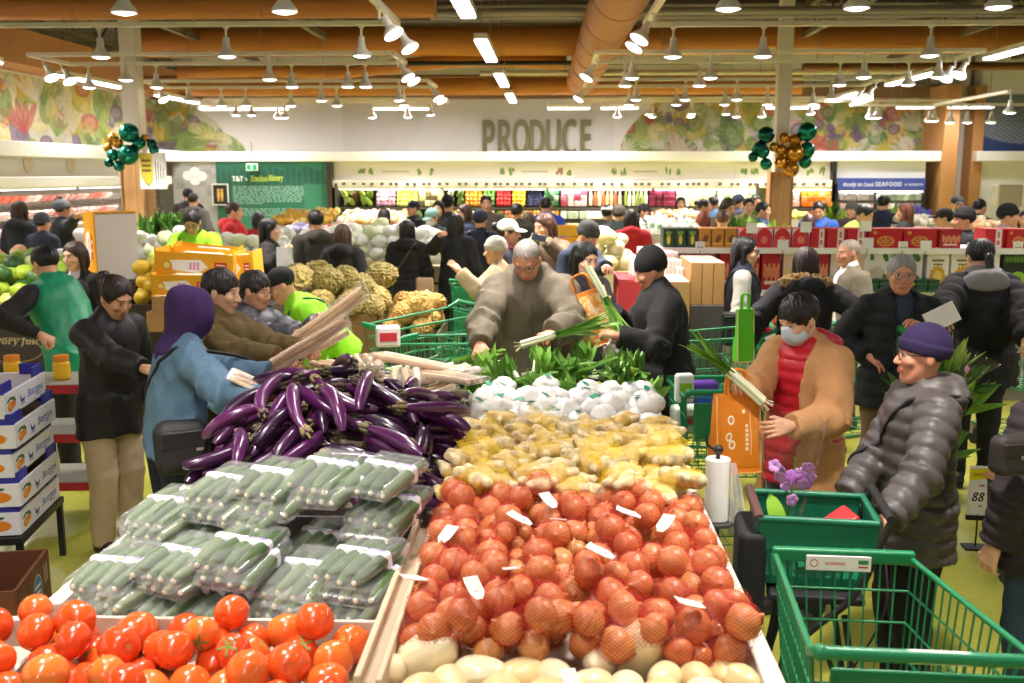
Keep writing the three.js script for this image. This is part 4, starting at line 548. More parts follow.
{
  const t = thing('display_table', 'long low produce table with white rim carrying onions, ginger and eggplants', 'display table', [0, 0, 0]), wm = mat(0xe6dfd2, .5), inner = mat(0xb9ac98, .7);
  mesh('deck', span(X0, X1, .66, .72, ZE, ZN), inner, t);
  mesh('side_panel', span(X1, X1 + .03, .06, .8, ZE, ZN, .006), wm, t); mesh('side_panel', span(X0 - .03, X0, .06, .8, ZE, -2.78, .006), wm, t); mesh('end_panel', span(X0, X1, .06, .8, ZE - .03, ZE, .006), wm, t); mesh('end_panel', span(X0, X1, .06, .74, ZN, ZN + .03, .006), wm, t);
  mesh('kick_board', span(X0 + .05, X1 - .05, 0, .06, ZE + .05, ZN - .05), blackMetal, t);
  mesh('rim', span(X1 - .005, X1 + .05, .8, .83, ZE, ZN, .008), wm, t); mesh('rim', span(X0 - .05, X0 + .005, .8, .83, ZE, -2.78, .008), wm, t);
  for (const [a, b, h] of [[-.485, -.465, .87], [-.43, -.412, .86]]) mesh('wood_divider', span(a, b, .72, h, -3.45, ZN - .02, .006), mat(0xcdb595, .6), t);
  mesh('wood_divider', span(-.465, -.43, .74, .845, -3.42, ZN - .03), mat(0xb99f80, .65), t);
  mesh('cross_divider', span(X0, -.485, .72, .84, -3.56, -3.545, .004), mat(0x2a2624, .4), t); mesh('cross_divider', span(X0, -.485, .72, .8, -2.765, -2.75, .004), mat(0xcfc5b4, .4), t);
  mesh('center_divider', span(-.41, -.395, .72, .86, -5.8, -3.45, .004), mat(0x8d8478, .4), t);
}
const streak = (base, lines, w = 128, h = 128, n = 70, seed = 1) => canvasTex(w, h, (c) => { const r = rng(seed); c.fillStyle = base; c.fillRect(0, 0, w, h); for (let i = 0; i < n; i++) { c.globalAlpha = .15 + .35 * r(); c.strokeStyle = lines[Math.floor(r() * lines.length)]; c.lineWidth = .5 + 1.5 * r(); const x = r() * w; c.beginPath(); c.moveTo(x, 0); c.bezierCurveTo(x + (r() - .5) * 10, h * .3, x + (r() - .5) * 10, h * .7, x, h); c.stroke(); } c.globalAlpha = .25; for (let i = 0; i < 60; i++) { c.fillStyle = lines[Math.floor(r() * lines.length)]; c.fillRect(r() * w, r() * h, 2 + r() * 5, 1 + r() * 3); } });
const ORD = ['first', 'second', 'third', 'fourth', 'fifth', 'sixth', 'seventh', 'eighth', 'ninth', 'tenth', 'eleventh', 'twelfth', 'thirteenth', 'fourteenth', 'fifteenth', 'sixteenth', 'seventeenth', 'eighteenth', 'nineteenth', 'twentieth'];
function places(list, what, depth) { const rows = {}; for (const o of list) { const k = Math.floor((-o.position.z - 2.25) / depth); (rows[k] ??= []).push(o); } Object.keys(rows).sort((a, b) => a - b).forEach((k, i) => rows[k].sort((a, b) => a.position.x - b.position.x).forEach((o, j) => { o.userData.label = `${what}, ${ORD[j]} from the left in the ${ORD[i]} row from the front`; })); }
function setItem(name, geo, m, label, cat, group, p, rot = [0, 0, 0], s = 1) { const o = mesh(name, geo, m); o.position.set(...p); o.rotation.set(rot[0], rot[1], rot[2], 'YXZ'); o.scale.setScalar(s); return tag(o, label, cat, group); }
function netTex(col, cell = 16) { return canvasTex(128, 128, (c, w, h) => { c.fillStyle = '#000'; c.fillRect(0, 0, w, h); c.strokeStyle = '#bbb'; c.lineWidth = 1.5; for (let i = -128; i < 256; i += cell) { c.beginPath(); c.moveTo(i, 0); c.lineTo(i + 128, 128); c.stroke(); c.beginPath(); c.moveTo(i, 128); c.lineTo(i + 128, 0); c.stroke(); } }, { repeat: [1, 1] }); }
const netAlpha = netTex(); netAlpha.colorSpace = THREE.NoColorSpace;
const netThick = canvasTex(128, 128, (c, w, h) => { c.fillStyle = '#000'; c.fillRect(0, 0, w, h); c.strokeStyle = '#ddd'; c.lineWidth = 2.4; for (let i = -128; i < 256; i += 16) { c.beginPath(); c.moveTo(i, 0); c.lineTo(i + 128, 128); c.stroke(); c.beginPath(); c.moveTo(i, 128); c.lineTo(i + 128, 0); c.stroke(); } }, { repeat: [1, 1] }); netThick.colorSpace = THREE.NoColorSpace;
function netBag(name, label, cat, group, balls, m, k = .045, grow = .006, tagFn) {
  const lo = [9, 9, 9], hi = [-9, -9, -9]; for (const b of balls) for (let i = 0; i < 3; i++) { lo[i] = Math.min(lo[i], b[i] - b[3] - .03); hi[i] = Math.max(hi[i], b[i] + b[3] + .03); }
  const g = sdfGeo((x, y, z) => { let d = 9; for (const b of balls) d = sm(d, Math.hypot(x - b[0], y - b[1], z - b[2]) - b[3] - grow, k); return d; }, lo, hi, .014, null, (x, y, z) => [x * 9, (z - y) * 9]);
  const t = thing(name, label, cat, [0, 0, 0], 0, group); mesh('net', g, m, t); if (tagFn) tagFn(t); return t;
}
const tagMat = printMat(64, 128, (c, w, h) => { c.fillStyle = '#f5f1ea'; c.fillRect(0, 0, w, h); c.strokeStyle = '#c9a23a'; c.lineWidth = 3; c.strokeRect(10, 14, 44, 60); c.fillStyle = '#c9b8a0'; for (let i = 0; i < 6; i++) c.fillRect(16, 22 + i * 8, 30, 4); c.fillStyle = '#a03828'; c.fillRect(16, 84, 30, 6); }, .5);
const tagGeo = (() => { const g = new THREE.BoxGeometry(.042, .003, .085, 3, 1, 8); return deform(g, v => { const e = Math.abs(v.z) / .0425; if (v.z > .02) v.x *= 1 - .55 * (v.z - .02) / .022; v.y += .006 * Math.sin(v.z * 40); }); })();
{ // onions in red net bags
  const m = [0, 1, 2].map(i => new THREE.MeshPhysicalMaterial({ map: streak(['#c67c40', '#bd6c36', '#d08a4c'][i], ['#8a3c18', '#e0a060', '#a04a20', '#d98848'], 128, 128, 80, i + 3), roughness: .42, clearcoat: .25, clearcoatRoughness: .4 }));
  const geos = [0, 1, 2].map(i => deform(lathe([[0, -.98], [.12, -.97], [.2, -.92], [.6, -.72], [.9, -.35], [1, 0], [.93, .38], [.66, .7], [.36, .86], [.15, .95], [.1, 1.1], [.07, 1.2], [0, 1.18]], 20), v => { v.y *= .95 - i * .04; const n = .03 * vnoise(v.x * 2 + i * 9, v.y * 2, v.z * 2); v.multiplyScalar(1 + n); }));
  const pile = new Pile((x, z) => .755 + .05 * smooth(-2.5, -3.2, z) + .045 * Math.exp(-((x - .05) ** 2) / .12)), on = [];
  for (let i = 0; i < 175; i++) { let best = null; const r = rr(.04, .052); for (let k = 0; k < 34; k++) { const x = rr(-.375, .525), z = rr(-3.58, -2.5), y = pile.rest([[x, 0, z, r]]); if (!best || y < best[1]) best = [x, y, z, r]; } pile.add([[best[0], 0, best[2], r]], best[1]); on.push(best); }
  for (const [x, y, z, r] of on) setItem('onion', pick(geos), pick(m), 'brown onion inside the red netted heap on the near table', 'onion', 'onions on the near table', [x, y, z], [rr(-1.4, 1.4), rr(0, 6.3), rr(-1.4, 1.4)], r);
  const red = new THREE.MeshStandardMaterial({ color: 0xd8262a, roughness: .45, alphaMap: netAlpha, transparent: true, side: THREE.DoubleSide });
  const cent = []; for (let a = 0; a < 4; a++) for (let b = 0; b < 5; b++) cent.push([-.26 + a * .225 + (b % 2) * .06 + rr(-.03, .03), -2.62 - b * .22 + rr(-.03, .03), []]);
  for (const o of on) { if (o[1] < pile.base(o[0], o[2]) + .05 && rnd() < .4) continue; let bi = 0, bd = 9; cent.forEach((c, i) => { const d = Math.hypot(c[0] - o[0], c[1] - o[2]); if (d < bd) { bd = d; bi = i; } }); cent[bi][2].push(o); }
  const ord = ['first', 'second', 'third', 'fourth', 'fifth'], ordX = ['leftmost', 'left middle', 'right middle', 'rightmost'];
  cent.forEach((c, i) => { if (c[2].length > 1) netBag('net_bag', `red net bag of onions, ${ordX[Math.floor(i / 5)]} in the ${ord[i % 5]} row from the front`, 'net bag', 'red net bags of onions', c[2], red); });
  [[549, 523, .5], [559, 541, 2.9], [447, 556, -.4], [628, 541, 1.4], [664, 552, -.5], [510, 592, 3.4], [600, 590, 1.2], [572, 660, .3], [690, 628, 1.8], [770, 540, 0], [475, 625, .4], [415, 598, 2.2], [520, 548, 1.1]].forEach(([px, py, a], i) => { const p = onH(px, py, .9); if (p.x > .53) return; const y = pile.top(p.x, p.z, .035); setItem('bag_tag', tagGeo, tagMat, `white paper tag on the red onion bags, ${['the one at the back of the heap', 'the upright one near the back middle', 'the one at the left edge', 'the wide one right of the middle', 'the one near the right edge', 'the one left of the middle', 'the one in the front middle', 'the lowest one by the white squash', 'the low one at the right', 'the one over the rim', 'the low one at the left', 'the one by the wood divider', 'the one near the back left'][i]}`, 'tag', 'paper tags on the onion bags', [p.x, y + .005, p.z], [.5, a, 0]); });
  // pale squash in front
  const sqG = [0, 1, 2].map(i => deform(new THREE.SphereGeometry(1, 20, 14), v => { const t = v.y; v.x *= .62 + .1 * i * .5 - .12 * t; v.z *= .62 - .12 * t; v.x += .1 * (i - 1) * t * t; })), sm_ = [0xe8d3a2, 0xe4ca92, 0xeddcb4].map(c => mat(c, .35, { clearcoat: .3 })), p2 = new Pile(() => .74), sqs = [];
  for (const [px, py, L, rx, ry, rz] of [[638, 646, .1, .75, 0, -.25], [600, 655, .06, 1.2, 0, .2], [428, 652, .09, .8, .2, -.45], [390, 664, .055, 1.2, 0, .2], [480, 668, .065, 1.2, .3, -.9], [450, 676, .055, 1.3, 0, -.2], [520, 670, .062, 1.2, 0, .7], [556, 672, .06, 1.3, 0, -.4], [590, 680, .058, 1.2, 0, 1], [626, 682, .055, 1.3, 0, .2], [665, 672, .056, 1.2, 0, .4], [697, 672, .056, 1.1, 0, -.2], [725, 668, .05, 1.2, .2, .3], [740, 676, .055, 1.2, 0, -.4], [500, 688, .06, 1.3, 0, .2], [545, 690, .06, 1.3, 0, .9], [420, 686, .06, 1.3, 0, .5], [660, 690, .06, 1.3, 0, .5], [710, 690, .06, 1.3, 0, -.5]]) { const p = onH(px, py, .82); if (p.x > .5 || p.x < -.42) continue; const y = p2.rest([[p.x, 0, p.z, L * .72]], .8); p2.add([[p.x, 0, p.z, L * .72]], y); sqs.push(setItem('squash', pick(sqG), pick(sm_), '', 'squash', 'cream squash at the table front', [p.x, Math.max(y, p.y - .02), p.z], [rx, ry, rz], L * 1.3)); }
  places(sqs, 'smooth cream squash', .12);
}
{ // ginger in yellow nets
  const geos = [0, 1, 2, 3].map(i => { const r = rng(50 + i), pr = [cap([-.045, 0, 0], .022, [.045, .004, .006], .02)]; for (let k = 0; k < 3 + i % 2; k++) { const x = -.04 + .026 * k, s = k % 2 ? 1 : -1; pr.push(cap([x, 0, 0], .018, [x + (r() - .5) * .03, .01 * r(), s * (.03 + .02 * r())], .014)); } return sdfGeo((x, y, z) => { let d = 9; for (const p of pr) d = sm(d, p(x, y, z), .012); return d + .0016 * Math.sin(x * 420) + .002 * vnoise(x * 60, y * 60, z * 60); }, [-.09, -.04, -.08], [.09, .05, .08], .0065, (x, y, z) => { const n = .82 + .3 * vnoise(x * 60, y * 60, z * 60) - .2 * Math.pow(Math.abs(Math.sin(x * 150 + z * 60)), 8); return [.84 * n, .66 * n, .36 * n]; }); });
  const pile = new Pile((x, z) => .76 + .07 * smooth(-3.5, -4.0, z) + .06 * Math.exp(-((x - .08) ** 2) / .1 - ((z + 4.05) ** 2) / .12)), it = [];
  for (let i = 0; i < 140; i++) { let best = null; for (let k = 0; k < 24; k++) { const x = rr(-.35, .51), z = rr(-4.53, -3.6), a = rr(0, 6.3), sp = [-.05, 0, .05].map(t => [x + Math.cos(a) * t, 0, z - Math.sin(a) * t, .032]); const y = pile.rest(sp); if (!best || y < best[0]) best = [y, sp, x, z, a]; } pile.add(best[1], best[0]); it.push(best); }
  for (const [y, sp, x, z, a] of it) setItem('ginger_root', pick(geos), vmat(.6), 'knobbly tan ginger root inside the yellow netted heap', 'ginger', 'ginger roots on the near table', [x, y, z], [rr(-.3, .3), a, rr(-.3, .3)], rr(1.2, 1.45));
  const yel = new THREE.MeshStandardMaterial({ color: 0xf6cc1c, roughness: .45, alphaMap: netThick, transparent: true, side: THREE.DoubleSide }), cent = [];
  for (let a = 0; a < 4; a++) for (let b = 0; b < 4; b++) cent.push([-.24 + a * .215 + (b % 2) * .07 + rr(-.03, .03), -3.7 - b * .235 + rr(-.03, .03), []]);
  for (const o of it) { if (o[0] < pile.base(o[2], o[3]) + .03) continue; let bi = 0, bd = 9; cent.forEach((c, i) => { const d = Math.hypot(c[0] - o[2], c[1] - o[3]); if (d < bd) { bd = d; bi = i; } }); for (const s of o[1]) cent[bi][2].push([s[0], o[0], s[2], .027]); }
  cent.forEach((c, i) => { if (c[2].length > 3) netBag('net_bag', `yellow net bag of ginger, ${['leftmost', 'left middle', 'right middle', 'rightmost'][Math.floor(i / 4)]} in the ${['front', 'second', 'third', 'back'][i % 4]} row`, 'net bag', 'yellow net bags of ginger', c[2], yel, .04, .008); });
  // loose gathered ends of yellow net
  for (const [px, py, w] of [[600, 470, 'in the middle'], [665, 470, 'near the right edge'], [480, 470, 'left of the middle'], [540, 432, 'near the garlic']]) { const p = onH(px, py, .95), y = pile.top(p.x, p.z, .03), g = deform(new THREE.PlaneGeometry(.2, .14, 16, 12), v => { v.z = .03 * Math.sin(v.x * 50 + v.y * 20) * (.4 + v.y * 3) + .02 * vnoise(v.x * 30, v.y * 30, 0); }); const u = g.attributes.uv; for (let i = 0; i < u.count; i++) u.setXY(i, u.getX(i) * 2.2, u.getY(i) * 1.6); setItem('net_scrap', g, yel, `bunched loose end of yellow net ${w}`, 'net', 'loose yellow net ends', [p.x, y + .02, p.z], [-1.1, rr(-1, 1), 0]); }
}
const filmMat = new THREE.MeshPhysicalMaterial({ color: 0xffffff, roughness: .14, transmission: .9, thickness: 0, ior: 1.45 });
const filmShape = (w, h, l, seed) => { const g = new RoundedBoxGeometry(w, h, l, 5, Math.min(w, h) * .42); return deform(g, v => { v.multiplyScalar(1 + .02 * vnoise(v.x * 60 + seed, v.y * 60, v.z * 25)); v.y += .003 * vnoise(v.x * 90, seed, v.z * 50); if (Math.abs(v.z) > l * .42) { v.y *= .6; } }); };
{ // garlic bags
  const bulb = lathe([[0, -.9], [.3, -.85], [.8, -.5], [1, 0], [.8, .45], [.35, .75], [.14, 1.0], [.1, 1.3], [0, 1.32]], 12), blobs = [0, 1, 2].map(i => merge([0, 1, 2, 3, 4].map(k => { const g = bulb.clone(); const a = k * 1.26 + i; g.scale(.03, .03, .03); return place(g, k < 4 ? Math.cos(a * 1.25) * .032 : 0, k < 4 ? 0 : .022, k < 4 ? Math.sin(a * 1.25) * .032 : 0, (k - 2) * .5, a, (i - 1) * .4); })));
  const film = [0, 1, 2].map(i => deform(new THREE.SphereGeometry(.068, 18, 14), v => { v.y *= .8; v.multiplyScalar(1 + .16 * vnoise(v.x * 34 + i * 7, v.y * 34, v.z * 34) + .06 * vnoise(v.x * 90, v.y * 90, v.z * 90)); }));
  const white = mat(0xf3eee4, .55), net = new THREE.MeshPhysicalMaterial({ color: 0xfbf9f4, roughness: .35, transmission: .35, thickness: 0 }), green = mat(0x1f8a68, .5);
  const pile = new Pile((x, z) => .785 + .05 * smooth(-4.5, -5.1, z) + .03 * Math.exp(-((x - .1) ** 2) / .1));
  for (let i = 0; i < 92; i++) { let best = null; for (let k = 0; k < 26; k++) { const x = rr(-.34, .5), z = rr(-5.2, -4.55), y = pile.rest([[x, 0, z, .056]], .86); if (!best || y < best[1]) best = [x, y, z]; } pile.add([[best[0], 0, best[2], .056]], best[1]); const t = thing('garlic_bag', 'small white netted bag of garlic bulbs behind the ginger', 'garlic bag', best, rr(0, 6), 'white garlic bags on the near table'); mesh('bulbs', blobs[i % 3], white, t); mesh('bag_film', film[i % 3], net, t); if (i % 2 === 0) mesh('green_tag', place(new THREE.BoxGeometry(.05, .002, .03), 0, .062, 0, .3, 0, .2), green, t); }
}
{ // eggplants
  const geos = [], caps = [], curve = []; for (let i = 0; i < 6; i++) {
    const L = .27 + .02 * i, bend = [.05, -.06, .1, .02, .08, -.09][i], pts = [0, .25, .5, .75, 1].map(t => V((t - .5) * L, bend * (.25 - (t - .5) ** 2) * 2, .01 * Math.sin(t * 5 + i))), cv = new THREE.CatmullRomCurve3(pts), g = new THREE.TubeGeometry(cv, 22, 1, 12), P = g.attributes.position, N = 22;
    for (let s = 0; s <= N; s++) { const t = s / N, c = cv.getPointAt(t), r = .031 * Math.pow(Math.sin(Math.PI * clamp(.03 + t * .955, 0, 1)), .38) * (.72 + .4 * t); for (let k = 0; k <= 12; k++) { const q = s * 13 + k; P.setXYZ(q, c.x + (P.getX(q) - c.x) * r, c.y + (P.getY(q) - c.y) * r, c.z + (P.getZ(q) - c.z) * r); } }
    g.computeVertexNormals(); geos.push(g); curve.push([.06, .25, .45, .65, .85, .96].map(t => { const c = cv.getPointAt(t); return [c.x, c.y, c.z, .028]; }));
    const a = cv.getPointAt(0), d = cv.getTangentAt(0), cg = []; cg.push(bar(a.clone().addScaledVector(d, -.03), a.clone().addScaledVector(d, .002), .005, 6, .009)); for (let k = 0; k < 5; k++) { const s = new THREE.SphereGeometry(.011, 6, 5); s.scale(1, .5, 2.2); s.translate(0, .019, .012); const m4 = new THREE.Matrix4().makeRotationZ(k * 1.257); s.applyMatrix4(m4); s.applyQuaternion(new THREE.Quaternion().setFromUnitVectors(V(0, 0, 1), d)); s.translate(a.x, a.y, a.z); cg.push(s); } caps.push(merge(cg));
  }
  const skin = [0x3a1038, 0x4a1248, 0x2c0c2e, 0x561850].map(c => mat(c, .3, { clearcoat: .7, clearcoatRoughness: .12 })), calyx = [mat(0x6f6a42, .75), mat(0x8a7a52, .8), mat(0x5a4a3a, .8)];
  const mound = (x, z) => .74 + .25 * Math.exp(-((x + .95) ** 2) / .2 - ((z + 4.2) ** 2) / .2), pile = new Pile(mound);
  for (let i = 0; i < 160; i++) {
    let best = null; for (let k = 0; k < 16; k++) {
      const x = rr(-1.36, -.42), z = rr(-4.75, -3.68), e = .02, gx = (mound(x + e, z) - mound(x - e, z)) / (2 * e), gz = (mound(x, z + e) - mound(x, z - e)) / (2 * e), v = Math.floor(rnd() * 6);
      let a = Math.atan2(-(-gz), -gx) + rr(-1.1, 1.1) + (rnd() < .4 ? Math.PI : 0); if (Math.hypot(gx, gz) < .15) a = rr(0, 6.3); const dx = Math.cos(a), dz = -Math.sin(a), slope = gx * dx + gz * dz, rz = Math.atan(slope) * .9, rx = rr(-2, 2);
      const q = new THREE.Quaternion().setFromEuler(new THREE.Euler(rx, a, rz, 'YZX')), sp = curve[v].map(c => { const p = V(c[0], c[1], c[2]).applyQuaternion(q); return [x + p.x, p.y, z + p.z, c[3]]; }); if (sp.some(s => s[0] < -1.44 || s[0] > -.34 || s[2] > -3.58)) continue;
      const y = pile.rest(sp, .88), sc = y - mound(x, z); if (!best || sc < best.sc) best = { sc, y, x, z, q, v, sp };
    }
    if (!best) continue; pile.add(best.sp, best.y); const t = thing('eggplant', 'long glossy purple eggplant in the heap on the near table', 'eggplant', [best.x, best.y, best.z], 0, 'eggplants on the near table'); t.quaternion.copy(best.q); mesh('fruit', geos[best.v], pick(skin), t); mesh('calyx', caps[best.v], pick(calyx), t);
  }
}
{ // wrapped cucumbers
  const cuke = [0, 1].map(i => { const cv = new THREE.CatmullRomCurve3([V(0, 0, -.135), V(.006 * (i ? 1 : -1), .004, 0), V(0, 0, .135)]), g = new THREE.TubeGeometry(cv, 12, 1, 10), P = g.attributes.position; for (let s = 0; s <= 12; s++) { const t = s / 12, c = cv.getPointAt(t), r = .0245 * Math.pow(Math.sin(Math.PI * clamp(.04 + t * .92, 0, 1)), .3); for (let k = 0; k <= 10; k++) { const q = s * 11 + k, n = 1 + .05 * Math.sin(k * 3.77); P.setXYZ(q, c.x + (P.getX(q) - c.x) * r * n, c.y + (P.getY(q) - c.y) * r * n, c.z + (P.getZ(q) - c.z) * r * n); } } g.computeVertexNormals(); return g; });
  const tip = ball(.01, 0, 0, .132, 8).scale(1, 1, 1), gm = [0x4c6838, 0x41592f, 0x5a7344, 0x66794e].map(c => mat(c, .45)), tm = mat(0xcfc9a0, .7), films = [0, 1, 2].map(i => filmShape(.2, .062, .32, i * 5)), lab = printMat(256, 64, (c, w, h) => { c.fillStyle = '#efeaf0'; c.fillRect(0, 0, w, h); c.fillStyle = '#7b5fa8'; c.font = 'bold 20px sans-serif'; c.fillRect(150, 14, 84, 26); c.fillStyle = '#efeaf0'; c.fillRect(160, 20, 60, 4); c.fillRect(160, 29, 44, 4); c.fillStyle = '#a79ab8'; for (let i = 0; i < 4; i++) c.fillRect(16, 12 + i * 11, 110, 4); c.fillStyle = '#d98a3a'; c.fillRect(132, 44, 30, 8); }, .4), labG = (() => { const g = new RoundedBoxGeometry(.206, .067, .036, 3, .017); const p = g.attributes.position, u = g.attributes.uv; for (let i = 0; i < p.count; i++) u.setXY(i, p.getX(i) / .206 + .5, p.getZ(i) / .036 * -1 + .5); return g; })();
  const base = (x, z) => .725 + .09 * smooth(-2.9, -3.2, z), pile = new Pile(base); let n = 0;
  const packs = []; for (let row = 0; row < 2; row++) for (let lay = 0; lay < 3; lay++) for (let c = 0; c < 5; c++) packs.push([-1.36 + c * .192 + row * .03 + rr(-.02, .02) + (lay % 2) * .03, -2.93 - row * .32 + rr(-.015, .015) - lay * .03, row, lay, c]);
  for (const [x, z, row, lay, c] of packs) {
    if (x > -.5) continue; const yaw = -.3 + rr(-.13, .13), rx = .1 + row * .03, q = new THREE.Quaternion().setFromEuler(new THREE.Euler(rx, yaw, rr(-.05, .05), 'YXZ')), sp = []; for (const a of [-.072, -.024, .024, .072]) for (const b of [-.11, -.055, 0, .055, .11]) { const p = V(a, 0, b).applyQuaternion(q); sp.push([x + p.x, p.y, z + p.z, .025]); }
    const y = pile.rest(sp, .66); pile.add(sp, y); const t = thing('cucumber_pack', `wrapped cucumber pack, ${['front', 'back'][row]} row, ${['lowest', 'middle', 'top'][lay]} layer, ${['first', 'second', 'third', 'fourth', 'fifth', 'sixth'][c]} from the left`, 'cucumber pack', [x, y, z], 0, 'cucumber packs on the near table'); t.quaternion.copy(q);
    for (const a of [-.072, -.024, .024, .072]) { const m = mesh('cucumber', cuke[(n++) % 2], pick(gm), t); m.position.x = a + rr(-.003, .003); m.position.z = rr(-.014, .014); m.position.y = rr(-.004, .004); m.rotation.y = rr(-.03, .03); mesh('tip', tip, tm, m); } mesh('film', films[n % 3], filmMat, t); const lb = mesh('label_band', labG, lab, t); lb.position.z = rr(-.05, -.01);
  }
}
{ // tomatoes
  const g = [0, 1, 2].map(i => deform(new THREE.SphereGeometry(1, 22, 16), v => { const r = Math.hypot(v.x, v.z); v.y *= .86 + .14 * i; const a = Math.atan2(v.x, v.z); const k = 1 + .025 * Math.cos(a * 5 + i) * (1 - Math.abs(v.y)); v.x *= k; v.z *= k; if (v.y > .5) v.y -= .14 * Math.exp(-r * r * 14); })), m = [0xe6581e, 0xec6826, 0xe04c1c, 0xee7830].map(c => mat(c, .22, { clearcoat: .5, clearcoatRoughness: .1 })), scar = mat(0x7a8a3a, .8), pile = new Pile(() => .72);
  const dimple = cyl(.004, .006, .003, 0, 0, 0, 8), star = merge([0, 1, 2, 3, 4].map(k => { const s = new THREE.SphereGeometry(.012, 5, 4); s.scale(.5, .25, 1.6); return place(s, 0, 0, .014).rotateY(k * 1.257); }));
  const toms = []; for (let i = 0; i < 64; i++) { let best = null; const r = rr(.047, .059); for (let k = 0; k < 20; k++) { const x = rr(-1.75, -.56), z = rr(-2.7, -2.28), y = pile.rest([[x, 0, z, r]], .9); if (!best || y < best[1]) best = [x, y, z, r]; } pile.add([[best[0], 0, best[2], r]], best[1]); const t = thing('tomato', 'ripe orange red tomato in the heap at the lower left', 'tomato', best.slice(0, 3), 0, 'tomatoes at the lower left'); t.rotation.set(rr(-1.3, 1.3), rr(0, 6), rr(-1.3, 1.3)); const f = mesh('fruit', g[i % 3], pick(m), t); f.scale.setScalar(r); const s = mesh('stem_scar', i % 4 ? dimple : star, i % 4 ? mat(0xb08a3a, .8) : scar, t); s.position.y = r * (.74 + .12 * (i % 3)); toms.push(t); }
  places(toms, 'ripe orange red tomato', .13);
  const t2 = thing('tomato_tray', 'shallow pale tray under the tomatoes at the lower left', 'tray', [0, 0, 0]); mesh('tray_floor', span(-1.85, X0 - .05, .66, .7, -2.76, -2.28), mat(0xcfc5b4, .6), t2); mesh('tray_wall', span(-1.88, X0 - .05, .66, .78, -2.79, -2.76), mat(0xcfc5b4, .6), t2); mesh('tray_wall', span(-1.88, -1.85, 0, .78, -2.79, -2.28), mat(0xcfc5b4, .6), t2);
}
// long brown roots in clear film
const rootPack = (() => { const root = [0, 1, 2].map(i => { const g = new THREE.CylinderGeometry(.014, .02, .5, 9, 16); return deform(g, v => { const n = 1 + .1 * vnoise(v.y * 40 + i * 8, v.x * 30, v.z * 30); v.x *= n; v.z *= n; v.x += .012 * Math.sin(v.y * 7 + i); }).rotateX(Math.PI / 2); }), m = [mat(0xdbb890, .75), mat(0xcfa882, .8), mat(0xe4cbb0, .7)], fl = [0, 1].map(i => filmShape(.16, .05, .58, i * 3 + 1)); return (label, group, p, rot) => { const t = thing('root_pack', label, 'root pack', p, 0, group); t.rotation.set(rot[0], rot[1], rot[2], 'YXZ'); [-.045, 0, .045].forEach((x, i) => { const r = mesh('root', root[i], m[i], t); r.position.x = x; }); mesh('film', fl[Math.floor(rnd() * 2)], filmMat, t); return t; }; })();
{
  const pile = new Pile((x, z) => .8 + .08 * smooth(-4.6, -5.1, z)); let i = 0;
  for (const [x, z, a] of [[-.55, -4.75, .5], [-.72, -4.9, .9], [-.9, -4.95, -.2], [-.6, -4.95, .2], [-.78, -5.05, .6], [-1.1, -4.95, .3], [-.5, -4.55, 1.1], [-.62, -4.8, -.3], [-.85, -5.0, 1.3], [-1.05, -5.08, .8], [-.55, -5.1, -.5], [-.7, -4.7, .1], [-.95, -5.1, .2], [-.52, -4.85, .7], [-1.2, -5.0, 1.0], [-.66, -5.05, 1.2]]) { const dx = Math.sin(a), dz = Math.cos(a), sp = [-.2, -.1, 0, .1, .2].flatMap(t => [-.045, .045].map(s => [x + dx * t + dz * s, 0, z + dz * t - dx * s, .025])), y = pile.rest(sp, .85); pile.add(sp, y); rootPack('film wrapped pack of long brown roots behind the eggplants', 'root packs on the near table', [x, y, z], [rr(-.1, .1), a, rr(-.1, .1)]); }
}
// leafy bunches: white stems and green blades
const leafy = (() => {
  const blade = (L, w, bend, tw, f) => { const g = new THREE.PlaneGeometry(w, L, 3, 8); g.translate(0, L / 2, 0); return deform(g, v => { const t = v.y / L; v.x *= f(t); v.z = bend * t * t + Math.abs(v.x) * .5; const x = v.x; v.x = x * Math.cos(tw * t) - v.z * 0; }); };
  const mk = (n, L, w, spread, f, seed, y0 = 0) => { const r = rng(seed), l = []; for (let i = 0; i < n; i++) { const b = blade(L * (.75 + .5 * r()), w * (.7 + .6 * r()), .1 * L + .5 * L * spread * r(), r(), f); l.push(place(b, 0, y0, 0, spread * (.2 + r() * .9), r() * 6.3, 0)); } const g = merge(l); return g; };
  const stem = (n, L, r0, spread, seed) => { const r = rng(seed), l = []; for (let i = 0; i < n; i++) { const c = new THREE.CylinderGeometry(r0 * .7, r0, L, 6); c.translate(0, L / 2, 0); l.push(place(c, 0, 0, 0, spread * r(), r() * 6.3, 0)); } return merge(l); };
  return { mk, stem, oval: t => Math.sin(Math.PI * clamp(t * .9 + .08, 0, 1)), strip: t => 1 - .7 * t, frill: t => .4 + Math.sin(Math.PI * clamp(t * .8 + .1, 0, 1)) + .18 * Math.sin(t * 40) };
})();
const leafM = [0x5d8f2e, 0x467a26, 0x78a83c, 0x35651f].map(c => mat(c, .5, { side: THREE.DoubleSide })), limeM = [0xa4c24a, 0x8fb53e, 0xb9cf62].map(c => mat(c, .5, { side: THREE.DoubleSide })), stemM = mat(0xe9ecc8, .45);
